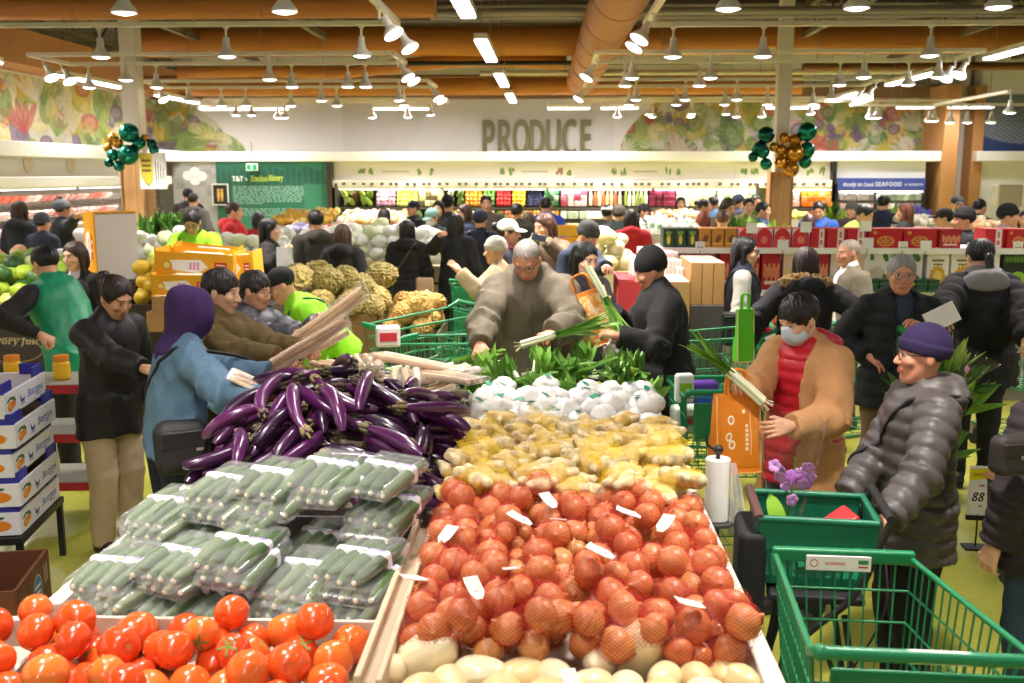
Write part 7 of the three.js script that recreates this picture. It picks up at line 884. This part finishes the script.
// green hand basket on a black trolley, pushed by the woman in the purple hat
{
  const A = onH(757, 500, .96), t = thing('basket_trolley', 'black wheeled trolley carrying the green hand basket', 'trolley', [A.x + .2, 0, A.z + .02], 1.45);
  for (const s of [-1, 1]) mesh('trolley_tube', tube([[s * .17, .08, -.16], [s * .17, .5, -.06], [s * .17, .7, .12], [s * .17, .96, .22]], .013, 24, 8), rubber, t); mesh('trolley_handle', bar([-.18, .97, .22], [.18, .97, .22], .016, 10), rubber, t); mesh('trolley_seat', box(.3, .03, .32, 0, .66, 0, .01), rubber, t); mesh('hand_grip', bar([-.12, .93, -.2], [.1, .97, -.22], .018, 10), mat(0x5a3a34, .6), t); mesh('trolley_pouch', box(.26, .36, .1, 0, .7, -.22, .03), mat(0x16181a, .7), t);
  mesh('brake_cable', tube([[-.17, .9, .2], [-.26, .7, .2], [-.2, .4, .1]], .004, 20, 5), rubber, t); for (const s of [-1, 1]) for (const z of [-.16, .18]) { mesh('wheel', place(new THREE.CylinderGeometry(.07, .07, .03, 18), s * .18, .07, z, 0, 0, Math.PI / 2), rubber, t); mesh('wheel_fork', bar([s * .17, .1, z], [s * .17, .62, z * .5], .011, 8), rubber, t); } mesh('axle', [bar([-.19, .07, .18], [.19, .07, .18], .008, 6)], steel, t); mesh('cross_bar', bar([-.18, .3, .1], [.18, .3, .1], .01, 6), rubber, t);
  const bk = thing('hand_basket', 'green plastic hand basket holding orchids and a red packet', 'basket', [A.x + .2, .69, A.z - .02], -.12), w = .2, d = .15, h = .24, bm = mat(0x0f7050, .4), slat = (x0, y0, z0, x1, y1, z1) => bar([x0, y0, z0], [x1, y1, z1], .006, 5);
  mesh('basket_floor', span(-w * .85, w * .85, 0, .01, -d * .85, d * .85), bm, bk); mesh('basket_rim', [bar([-w, h, -d], [w, h, -d], .013, 8), bar([-w, h, d], [w, h, d], .013, 8), bar([-w, h, -d], [-w, h, d], .013, 8), bar([w, h, -d], [w, h, d], .013, 8)], bm, bk);
  for (const s of [-1, 1]) { mesh('basket_wall', [span(-w * .96, w * .96, h * .55, h, s * d - .004, s * d + .004), span(-w * .9, w * .9, 0, h * .12, s * d * .86 - .004, s * d * .86 + .004), ...Array.from({ length: 13 }, (_, i) => { const u = -1 + i / 6; return slat(u * w * .86, .01, s * d * .86, u * w, h * .6, s * d); })], bm, bk); mesh('basket_wall', [span(s * w - .004, s * w + .004, h * .55, h, -d * .96, d * .96), ...Array.from({ length: 9 }, (_, i) => { const u = -1 + i / 4; return slat(s * w * .86, .01, u * d * .86, s * w, h * .6, u * d); })], bm, bk); }
  const rp = thing('red_packet', 'red and white striped snack packet in the hand basket', 'packet', [A.x + .26, .86, A.z + .02], .5); rp.rotation.set(.3, .5, .5, 'YXZ'); mesh('packet_body', box(.2, .06, .09, 0, 0, 0, .015), mat(0xc02a2c, .35), rp); mesh('packet_band', box(.06, .062, .092, -.04, 0, 0, .012), mat(0xf0e4dc, .4), rp);
  const or = thing('orchid_bouquet', 'purple orchids in a cellophane sleeve standing in the hand basket', 'flowers', [A.x + .12, .8, A.z - .05]), pet = new THREE.SphereGeometry(.018, 8, 5); pet.scale(1, 1, .25);
  mesh('stems', [bar([0, 0, 0], [.02, .3, 0], .004, 5), bar([.01, 0, .01], [-.02, .26, .01], .004, 5)], leafM[1], or); { const r = rng(4); for (let i = 0; i < 14; i++) { const g = merge([0, 1, 2, 3, 4].map(k => place(pet.clone(), Math.cos(k * 1.257) * .018, Math.sin(k * 1.257) * .018, 0))); const m = mesh('blossom', g, mat(i % 3 ? 0xc08ac8 : 0xa05ab0, .5), or); m.scale.setScalar(.7); m.position.set((r() - .5) * .15, .24 + (r() - .5) * .18, (r() - .5) * .08 + .02); m.rotation.set(r() - .5, r() - .5, 0); } } { const g = new THREE.PlaneGeometry(.05, .18); const lf = mesh('leaf', place(deform(new THREE.PlaneGeometry(.06, .17, 4, 8), v => { v.x *= Math.sqrt(Math.max(0, 1 - (v.y / .086) ** 2)); v.z = .02 * Math.cos(v.y * 14); }), -.05, .1, .06, -.3, 0, .3), mat(0x8ab82e, .5, { side: THREE.DoubleSide }), or); }
  mesh('sleeve', deform(new THREE.CylinderGeometry(.13, .04, .5, 18, 6, true), v => { const n = 1 + .16 * vnoise(v.x * 20, v.y * 14, v.z * 20); v.x *= n; v.z *= n * .7; }).translate(.0, .2, 0), new THREE.MeshPhysicalMaterial({ color: 0xffffff, roughness: .05, transmission: 1, thickness: 0, side: THREE.DoubleSide }), or); mesh('name_card', place(new THREE.BoxGeometry(.06, .035, .002), .06, .08, .09, -.4, .2, -.3), mat(0xf4ece6, .5), or);
}
// ---------- bag roll on its stand
{
  const p = W(711, 519, 3.8), t = thing('bag_roll_stand', 'black stand with a round plate beside the table', 'stand', [p.x + .02, 0, p.z]); mesh('stand_post', bar([0, .02, 0], [0, p.y - .01, 0], .014, 10), blackMetal, t); mesh('stand_foot', cyl(.13, .12, .02, 0, .01, 0, 28), blackMetal, t); mesh('stand_plate', cyl(.075, .075, .012, 0, p.y - .008, 0, 24), mat(0x4a4a48, .5), t); mesh('stand_spindle', bar([0, p.y, 0], [0, p.y + .29, 0], .008, 8), blackMetal, t); mesh('spindle_knob', [ball(.02, 0, p.y + .285, 0, 10), tube([[0, p.y + .28, 0], [-.04, p.y + .3, 0], [-.05, p.y + .34, 0]], .006, 10, 6)], blackMetal, t);
  const r = thing('bag_roll', 'white roll of thin plastic bags on the black stand', 'bag roll', [p.x + .02, p.y, p.z]); mesh('roll', lathe([[.012, 0], [.046, 0], [.048, .004], [.048, .246], [.046, .25], [.012, .25]], 32), mat(0xf2f0ea, .45), r); mesh('loose_bag', deform(new THREE.PlaneGeometry(.14, .3, 14, 18), v => { const u = v.x / .14 + .5, w = .5 - v.y / .3; v.x = .045 + u * (.02 + .07 * w); v.z = .03 + .012 * Math.sin(u * 14 + w * 4) * w; v.y = .24 - w * .29; }), new THREE.MeshPhysicalMaterial({ color: 0xf6f6f2, roughness: .3, transmission: .55, thickness: 0, side: THREE.DoubleSide }), r);
}
// ---------- fruit cartons stacked at the left
{
  const faceT = printMat(512, 160, (c, w, h) => { c.fillStyle = '#e9e6e8'; c.fillRect(0, 0, w, h); c.fillStyle = '#e8861c'; for (const [x, y, r] of [[56, 100, 34], [92, 88, 28]]) { c.beginPath(); c.arc(x, y, r, 0, 7); c.fill(); } c.fillStyle = '#f4b040'; c.beginPath(); c.arc(50, 96, 16, 0, 7); c.fill(); c.fillStyle = '#2f6a34'; for (const [x, y, a] of [[40, 50, -.5], [76, 46, .4], [104, 56, .9]]) { c.beginPath(); c.ellipse(x, y, 26, 10, a, 0, 7); c.fill(); } c.fillStyle = '#2b3690'; c.beginPath(); c.moveTo(170, 50); c.lineTo(196, 96); c.lineTo(236, 84); c.lineTo(220, 116); c.lineTo(180, 118); c.fill(); c.fillRect(176, 126, 54, 7); c.font = 'italic bold 74px serif'; c.fillText('Borges', 262, 106, 200); c.lineWidth = 2; c.strokeStyle = '#7fb0d8'; c.strokeText('Borges', 262, 106, 200); c.fillStyle = '#6a72b0'; c.fillRect(380, 122, 60, 5); }, .55), sideT = printMat(128, 96, (c, w, h) => { c.fillStyle = '#e9e6e8'; c.fillRect(0, 0, w, h); c.fillStyle = '#e8861c'; c.beginPath(); c.arc(92, 56, 26, 0, 7); c.fill(); c.fillStyle = '#2f6a34'; c.beginPath(); c.ellipse(88, 26, 22, 9, -.4, 0, 7); c.fill(); }, .55), blueM = mat(0x2c2f96, .55), whiteM = mat(0xe9e6e8, .55), kr = mat(0xb07a3a, .8);
  const A = W(5, 472, 4.6), B = W(54, 436, 5.32), dir = B.clone().sub(A).setY(0), w = .6, ang = -Math.atan2(dir.z, dir.x), dep = .4, h = .115, pit = .147;
  for (let i = 0; i < 5; i++) {
    const off = [.0, .012, -.01, .012, -.03][i], t = thing('fruit_carton', `white and blue citrus carton, ${['lowest', 'second from bottom', 'middle', 'second from top', 'topmost'][i]} of the left stack`, 'carton', [B.x + off, .34 + i * pit, B.z], ang, 'citrus cartons');
    const x1 = 0, x0 = -w; mesh('carton_floor', span(x0, x1, 0, .012, -dep, 0), kr, t); mesh('carton_front', span(x0, x1, 0, h, -.006, .006), whiteM, t); mesh('front_print', sheet(w * .98, h * .96, (x0 + x1) / 2, h / 2, .008), faceT, t); mesh('carton_back', span(x0, x1, 0, h * 1.25, -dep - .006, -dep + .006), blueM, t); mesh('carton_end', span(x1 - .006, x1 + .006, 0, h, -dep, 0), whiteM, t); mesh('carton_end', span(x0 - .006, x0 + .006, 0, h, -dep, 0), whiteM, t); mesh('end_print', place(new THREE.PlaneGeometry(dep * .98, h * .96), x0 - .008, h / 2, -dep / 2, 0, -Math.PI / 2, 0), sideT, t);
    for (const s of [0, 1]) for (const z of [-.06, -dep + .06]) mesh('corner_tab', box(.012, .06, .12, s ? x1 - .012 : x0 + .012, h + .022, z, .004), blueM, t); mesh('corner_tab', box(.13, .06, .012, x1 - .08, h + .022, -.012, .004), blueM, t); mesh('corner_tab', box(.13, .06, .012, x0 + .08, h + .022, -.012, .004), blueM, t); if (i === 4) { mesh('inner_wall', span(x0, x1, 0.01, h * 1.2, -dep + .007, -dep + .012), blueM, t); mesh('hand_hole', box(.08, .045, .004, -w * .45, h * .85, -dep + .014), kr, t); }
  }
  const st = thing('carton_stand', 'dark metal stand with a shelf under the citrus cartons', 'stand', [B.x, 0, B.z], ang); mesh('stand_shelf', span(-.64, .02, .3, .335, -.42, .02), blackMetal, st); for (const x of [-.62, .0]) for (const z of [-.4, 0]) mesh('stand_leg', span(x - .015, x + .015, 0, .3, z - .015, z + .015), blackMetal, st);
  // brown carton on the floor
  const C = W(50, 598, 4.62), t = thing('banana_carton', 'open brown carton with a round blue emblem in the lower left', 'carton', [C.x, 0, C.z], ang + .05), bw = .5, bd = .4, bh = .25, bm = mat(0x5f3418, .75); t.position.y = .055; const bT = printMat(256, 160, (c, w_, h_) => { c.fillStyle = '#5f3418'; c.fillRect(0, 0, w_, h_); c.fillStyle = '#3e6a8e'; c.beginPath(); c.ellipse(150, 78, 34, 46, 0, 0, 7); c.fill(); c.strokeStyle = '#c0b8a0'; c.lineWidth = 4; c.stroke(); c.fillStyle = '#d8d0b8'; c.fillRect(128, 62, 44, 8); c.fillRect(132, 82, 36, 8); c.fillStyle = '#b8a888'; for (let i = 0; i < 3; i++) c.fillRect(206 + i * 12, 26, 5, 60); c.fillStyle = '#cfd6d0'; c.fillRect(30, 120, 46, 34); c.fillStyle = '#2a1608'; c.beginPath(); c.arc(76, 40, 7, 0, 7); c.fill(); }, .7);
  mesh('carton_floor', span(-bw, 0, 0, .012, -bd, 0), bm, t); mesh('carton_front', span(-bw, 0, 0, bh, -.008, .008), bm, t); mesh('front_print', sheet(bw * .98, bh * .98, -bw / 2, bh / 2, .011), bT, t); mesh('carton_back', span(-bw, 0, 0, bh, -bd - .008, -bd + .008), bm, t); for (const x of [-bw, 0]) mesh('carton_end', span(x - .008, x + .008, 0, bh, -bd, 0), bm, t); mesh('inner_seal', place(new THREE.CylinderGeometry(.09, .09, .006, 24), -bw * .6, bh * .62, -bd + .014, Math.PI / 2, 0, 0), mat(0x2f3f58, .6), t); mesh('paper_scrap', place(new THREE.BoxGeometry(.05, .03, .004), -bw * .32, bh * .8, -bd + .02, .3, 0, .4), mat(0xcfc08a, .7), t);
  const dl = thing('floor_dolly', 'low black dolly under the open brown carton', 'dolly', [C.x, 0, C.z], ang + .05); mesh('dolly_deck', span(-bw - .02, .02, .03, .055, -bd - .02, .02, .01), blackMetal, dl); for (const x of [-bw + .05, -.05]) for (const z of [-bd + .05, -.05]) mesh('dolly_wheel', place(new THREE.CylinderGeometry(.018, .018, .03, 12), x, .018, z, 0, 0, Math.PI / 2), rubber, dl);
  // yellow topped rack and jars behind the stack
  const q = W(58, 380, 6.0), rk = thing('jar_rack', 'small metal rack with red price labels beside the citrus cartons', 'rack', [q.x, 0, q.z], .1); for (const y of [.25, .55, .85]) { const s = mesh('rack_shelf', span(-.3, .3, y, y + .02, -.2, .2), mat(0xa8a49a, .5), rk); mesh('price_strip', box(.5, .05, .006, 0, y - .01, .205), mat(0xb8242c, .5), s); } for (const x of [-.3, .3]) for (const z of [-.2, .2]) mesh('rack_post', span(x - .012, x + .012, 0, .9, z - .012, z + .012), steel, rk);
  [[62, 362, 'right'], [12, 350, 'left']].forEach(([px, py, n]) => { const j = W(px, py + 12, 5.95), jt = thing('honey_jar', `yellow labelled jar with an orange lid, ${n} one behind the citrus cartons`, 'jar', [j.x, .87, j.z], 0, 'yellow jars'); mesh('jar_glass', lathe([[0, 0], [.045, 0], [.05, .02], [.05, .1], [.04, .12], [0, .12]], 16), mat(0xe8b020, .3), jt); mesh('jar_lid', cyl(.045, .045, .03, 0, .135, 0, 16), mat(0xe8882a, .5), jt); });
}
// ---------- price stand, bin and plant at the right
{
  const p = onH(975, 548, 0), t = thing('price_stand', 'white and yellow price sign reading 88 on a thin black stand', 'sign', [p.x, 0, p.z], -.1); const y0 = W(963, 522, 5.35).y, y1 = W(963, 472, 5.35).y; mesh('stand_base', box(.13, .012, .1, 0, .006, 0, .003), blackMetal, t); mesh('stand_rod', bar([0, .01, 0], [0, y0 + .02, 0], .005, 6), blackMetal, t); mesh('sign_holder', box(.13, .03, .02, 0, y0, 0, .004), blackMetal, t); mesh('sign_card', box(.12, y1 - y0, .005, 0, (y0 + y1) / 2 + .012, 0), mat(0xf2eee6, .5), t);
  mesh('sign_print', sheet(.118, y1 - y0 - .004, 0, (y0 + y1) / 2 + .012, .004), printMat(128, 256, (c, w, h) => { c.fillStyle = '#f4f0e8'; c.fillRect(0, 0, w, h); c.fillStyle = '#f0d820'; c.beginPath(); c.moveTo(0, 14); c.lineTo(w, 8); c.lineTo(w, 58); c.lineTo(0, 74); c.fill(); c.fillStyle = '#8a7a10'; c.font = 'italic bold 24px sans-serif'; c.fillText('Special', 16, 48); c.fillStyle = '#d06a7a'; c.fillRect(60, 94, 30, 10); c.fillStyle = '#1c1a1a'; c.font = 'italic bold 66px sans-serif'; c.fillText('88', 16, 182, 90); c.font = 'bold 16px sans-serif'; c.fillText('/lb', 62, 212); }, .5), t);
  const b = onH(1012, 585, 0), bt = thing('wheeled_bin', 'black wheeled bin with a wooden top at the right edge', 'bin', [b.x + .08, 0, b.z - .1], .2); mesh('bin_body', lathe([[.14, .05], [.16, .06], [.19, .5], [.2, .52]], 4).rotateY(Math.PI / 4), mat(0x1d1c1a, .6), bt); mesh('bin_lid', box(.3, .03, .3, 0, .53, 0, .008), mat(0xa8764a, .6), bt); for (const s of [-1, 1]) mesh('bin_wheel', place(new THREE.CylinderGeometry(.05, .05, .03, 16), s * .12, .05, .06, 0, 0, Math.PI / 2), rubber, bt);
  const q = W(965, 440, 5.2), pl = thing('potted_plant', 'leafy green plant in a tall pot between the two quilted jackets', 'plant', [q.x - .02, 0, q.z - .35]); const top = W(965, 440, 5.2).y; mesh('pot', lathe([[0, 0], [.1, 0], [.13, top - .3], [.14, top - .28], [.12, top - .28], [0, top - .3]], 20), mat(0x6a5138, .7), pl); for (let i = 0; i < 12; i++) { const m = mesh('foliage', cached('sprig' + i % 3, () => 0), i % 3 ? leafM[i % 4] : limeM[i % 3], pl); m.position.set(rr(-.08, .08), top - .3 + rr(0, .55), rr(-.08, .08)); m.rotation.set(rr(-.5, .5), rr(0, 6), rr(-.5, .5)); } for (let i = 0; i < 3; i++) mesh('stem', bar([rr(-.03, .03), top - .32, 0], [rr(-.06, .06), top, rr(-.05, .05)], .008, 6), mat(0x5a6a2a, .6), pl);
  const f = W(962, 372, 5.1), fb = thing('flower_bunch', 'pink flower in a clear cellophane wrap above the plant', 'flowers', [f.x + .02, f.y, f.z]); mesh('wrap', deform(new THREE.CylinderGeometry(.12, .03, .24, 16, 5, true), v => { const n = 1 + .2 * vnoise(v.x * 25, v.y * 15, v.z * 25); v.x *= n; v.z *= n * .5; }).rotateZ(-.5), new THREE.MeshPhysicalMaterial({ color: 0xffffff, roughness: .06, transmission: 1, thickness: 0, side: THREE.DoubleSide }), fb); const petG = merge(Array.from({ length: 12 }, (_, k) => { const s = new THREE.SphereGeometry(.02, 7, 5); s.scale(.6, 1, .3); s.translate(0, .02, 0); return place(s, 0, 0, 0, .4 + (k % 3) * .3, k * .9, 0); })); mesh('blossom', petG, mat(0xd890c0, .5), fb); mesh('stem', bar([0, 0, 0], [-.02, -.62, 0], .004, 5), leafM[0], fb);
}
// ---------- things carried
function leekBunch(label, at, dir, L = .45, group) {
  const t = thing('leek', label, 'leek', at), q = new THREE.Quaternion().setFromUnitVectors(V(0, 1, 0), dir.clone().normalize()); t.quaternion.copy(q);
  for (let i = 0; i < 5; i++) { const a = i * 1.257, x = Math.cos(a) * .014, z = Math.sin(a) * .014; mesh('white_stem', bar([x, -.16, z], [x * .8, .05, z * .8], .012, 8, .011), stemM, t); } mesh('leaves', leafy.mk(16, L * .75, .03, .28, leafy.strip, 300 + (label.length % 7), .03), leafM[2], t); mesh('leaves', leafy.mk(10, L * .7, .035, .35, leafy.strip, 310 + (label.length % 5), .03), leafM[0], t); mesh('roots', Array.from({ length: 9 }, (_, i) => bar([Math.cos(i) * .012, -.16, Math.sin(i) * .012], [Math.cos(i) * .03, -.2, Math.sin(i) * .03], .002, 4)), mat(0xe8dcb4, .8), t); return t;
}
function toteBag(label, pos, turn, w, h, d, color, o = {}) {
  const t = thing('tote_bag', label, 'bag', pos, turn); if (o.roll) t.rotation.z = o.roll; const m = mat(color, .6), g = deform(new THREE.BoxGeometry(w, h, d, 8, 8, 3), v => { const k = .5 - v.y / h; v.z *= .35 + .65 * k; v.z += .012 * vnoise(v.x * 14, v.y * 14, 2); v.x += .006 * vnoise(v.y * 16, v.x * 10, 5); }); mesh('bag_body', g, m, t); mesh('bag_piping', [bar([w / 2, -h / 2, d / 2], [w / 2, h / 2, d * .17], .004, 5), bar([-w / 2, -h / 2, d / 2], [-w / 2, h / 2, d * .17], .004, 5), bar([-w / 2, -h / 2, d / 2], [w / 2, -h / 2, d / 2], .004, 5)], mat(o.piping ?? 0xe8c890, .6), t); for (const s of [-1, 1]) mesh('bag_handle', tube([[-w * .22, h / 2, s * d * .15], [-w * .16, h / 2 + .1, s * .01], [w * .16, h / 2 + .1, s * .01], [w * .22, h / 2, s * d * .15]], .007, 20, 6), m, t); if (o.print) { const pr = new THREE.PlaneGeometry(w * .9, h * .85, 6, 6); const pm = printMat(128, 160, o.print, .6); mesh('bag_print', deform(pr, v => { const k = .5 - v.y / h; v.z = d / 2 * (.35 + .65 * k) + .012 * vnoise(v.x * 14, v.y * 14, 2) + .004; }), pm, t); } return t;
}
{
  const h1 = P.grey.hand(0); leekBunch('leeks with white roots in the taupe coat man’s left hand'.replace('’', ''), h1.clone().add(V(.02, .02, .02)), V(1, .32, .1), .42);
  const lk = W(601, 290, 6.0); leekBunch('big leek bunch held up before the long haired woman', lk, V(.45, -.75, .1), .5);
  toteBag('orange shopping bag held by the man in the black knit cap', [W(593, 318, 6.05).x, W(593, 318, 6.05).y, W(593, 318, 6.05).z], -.2, .26, .34, .12, 0xd8821e, { roll: .35, piping: 0xf0dcc0, print: (c, w, h) => { c.fillStyle = '#dd9a3a'; c.fillRect(0, 0, w, h); const r = rng(9); for (let i = 0; i < 240; i++) { c.fillStyle = r() < .5 ? 'rgba(244,220,180,.5)' : 'rgba(220,130,30,.5)'; c.beginPath(); c.arc(r() * w, r() * h, 4 + r() * 9, 0, 7); c.fill(); } } });
  const cb = W(622, 352, 5.95), pb = thing('plastic_bag', 'clear plastic bag of goods below the black jacketed man hand', 'bag', cb); mesh('bag_film', deform(new THREE.SphereGeometry(.12, 24, 18), v => { v.y *= 1.25; v.multiplyScalar(1 + .22 * vnoise(v.x * 16, v.y * 16, v.z * 16)); if (v.y > .05) { v.x *= .7; v.z *= .7; } }), new THREE.MeshPhysicalMaterial({ color: 0xe8e8ea, roughness: .2, transmission: .6, thickness: 0 }), pb); mesh('bag_contents', lump(31).clone().scale(.07, .08, .07), mat(0xd8d6d0, .6), pb);
  const hc = P.camel.hand(1), lb = W(736, 378, 4.2); leekBunch('leek bunch in the hand of the camel coat shopper', lb, V(-.62, .55, .1), .3);
  const cbg = W(735, 432, 4.25); toteBag('orange shopping bag with pale print held by the camel coat shopper', [cbg.x, cbg.y, cbg.z], .25, .2, .34, .12, 0xdd7f14, { piping: 0xf0b860, print: (c, w, h) => { c.fillStyle = '#dd7f14'; c.fillRect(0, 0, w, h); c.strokeStyle = '#e8e0cc'; c.lineWidth = 5; for (const [x, y] of [[36, 44], [28, 84], [40, 104]]) { c.beginPath(); c.arc(x, y, 9, 0, 7); c.stroke(); } c.fillStyle = '#e8d8b8'; for (let i = 0; i < 6; i++) c.fillRect(84, 56 + i * 11, 9, 8); c.fillRect(74, 20, 10, 10); c.fillRect(100, 20, 2, 110); } });
  // roots in film held over the eggplants
  const rp = (label, a, b, d0, d1) => { const A = W(...a, d0), B = W(...b, d1), dir = B.clone().sub(A).normalize(), t = rootPack(label, null, A.clone().lerp(B, .5).toArray(), [0, 0, 0]); t.quaternion.setFromUnitVectors(V(0, 0, 1), dir); t.scale.setScalar(A.distanceTo(B) / .58); return t; };
  rp('film wrapped roots in the blue sleeved hand', [228, 372], [292, 402], 4.3, 4.3); rp('wrapped roots in the olive jacket woman hand', [268, 370], [350, 318], 4.75, 4.9); rp('long wrapped roots held up by the grey quilted woman, upper bundle', [288, 350], [368, 288], 5.3, 5.5); rp('long wrapped roots held up by the grey quilted woman, lower bundle', [300, 358], [352, 330], 5.1, 5.2);
  const cd = W(942, 317, 5.7), ct = thing('white_card', 'blank white card in the hand of the grey haired man', 'card', cd); ct.rotation.set(-.3, .1, .45); mesh('card_sheet', box(.2, .12, .006, 0, 0, 0, .002), mat(0xece6dc, .6), ct); mesh('card_backing', box(.2, .12, .004, 0, 0, -.006), mat(0xb8a898, .7), ct);
  const ph = W(539, 238, 9.45), pt = thing('phone', 'pale phone held by the woman with long brown hair', 'phone', ph); pt.rotation.set(-.6, 0, 1.3); mesh('phone_case', box(.075, .15, .01, 0, 0, 0, .004), mat(0x8a9a80, .4), pt); mesh('phone_screen', box(.066, .138, .002, 0, 0, .006), mat(0x20242a, .2), pt);
  const wb = W(285, 262, 10.1); toteBag('white paper bag with a green top carried by the long haired woman', [wb.x, wb.y, wb.z], .2, .16, .3, .1, 0xe9e6e2, { piping: 0x6ac02a }); 
  const gb = W(744, 335, 6.75); toteBag('bright green cloth bag hanging beside the black fur hooded coat', [gb.x, gb.y, gb.z], .3, .12, .36, .08, 0x5cbc1c);
  // shoulder and crossbody bags
  const bag = (label, pos, turn, w, h, d, color, r = .03) => { const t = thing('shoulder_bag', label, 'bag', pos, turn); mesh('bag_body', deform(new RoundedBoxGeometry(w, h, d, 4, r), v => { v.multiplyScalar(1 + .05 * vnoise(v.x * 14, v.y * 14, v.z * 14)); v.z *= 1 - .25 * (v.y / h); }), mat(color, .6), t); mesh('bag_flap', box(w * .8, h * .34, d * .16, 0, h * .18, d * .44, .03), mat(color, .5), t); mesh('buckle', box(.03, .012, .006, w * .28, 0, d * .52), steel, t); return t; };
  const b1 = W(182, 447, 4.32); bag('black crossbody bag on the hip of the blue jacket', b1, .5, .24, .25, .13, 0x1c1a1b, .06); const b2 = W(735, 322, 7.7); bag('black handbag of the woman with very long hair', b2, -.2, .2, .15, .1, 0x1a191a, .02); const b3 = W(425, 290, 11.15); bag('beige shoulder bag on the long black quilted coat', b3, .1, .2, .28, .1, 0xb59672); const b4 = W(1008, 455, 3.3); bag('dark handbag of the woman at the right edge', b4, .3, .12, .14, .08, 0x2a2422);
}
{ // goods in the mid carts
  const gp = (label, px, py, d, w, h, color, c2) => { const p = W(px, py, d), t = thing('goods_pack', label, 'package', p, .2); mesh('pack_body', box(w, h, w * .6, 0, 0, 0, .02), mat(color, .4), t); mesh('pack_label', box(w * .7, h * .4, .004, 0, 0, w * .3 + .002), mat(c2, .5), t); };
  gp('purple and blue snack pack in the dark green cart', 703, 398, 5.5, .16, .2, 0x5a3a9a, 0x3a5ad0); gp('pack with a red sausage picture on the cart side', 690, 418, 5.3, .2, .14, 0xcfd8c8, 0xb03a24); gp('green and white sale card on the dark cart', 684, 388, 5.2, .1, .16, 0xdfe4dc, 0x8ab82e); gp('red and white packet in the cart behind the greens', 388, 336, 6.5, .16, .14, 0xe4d8d4, 0xc03038);
}
renderer.render(scene, camera);
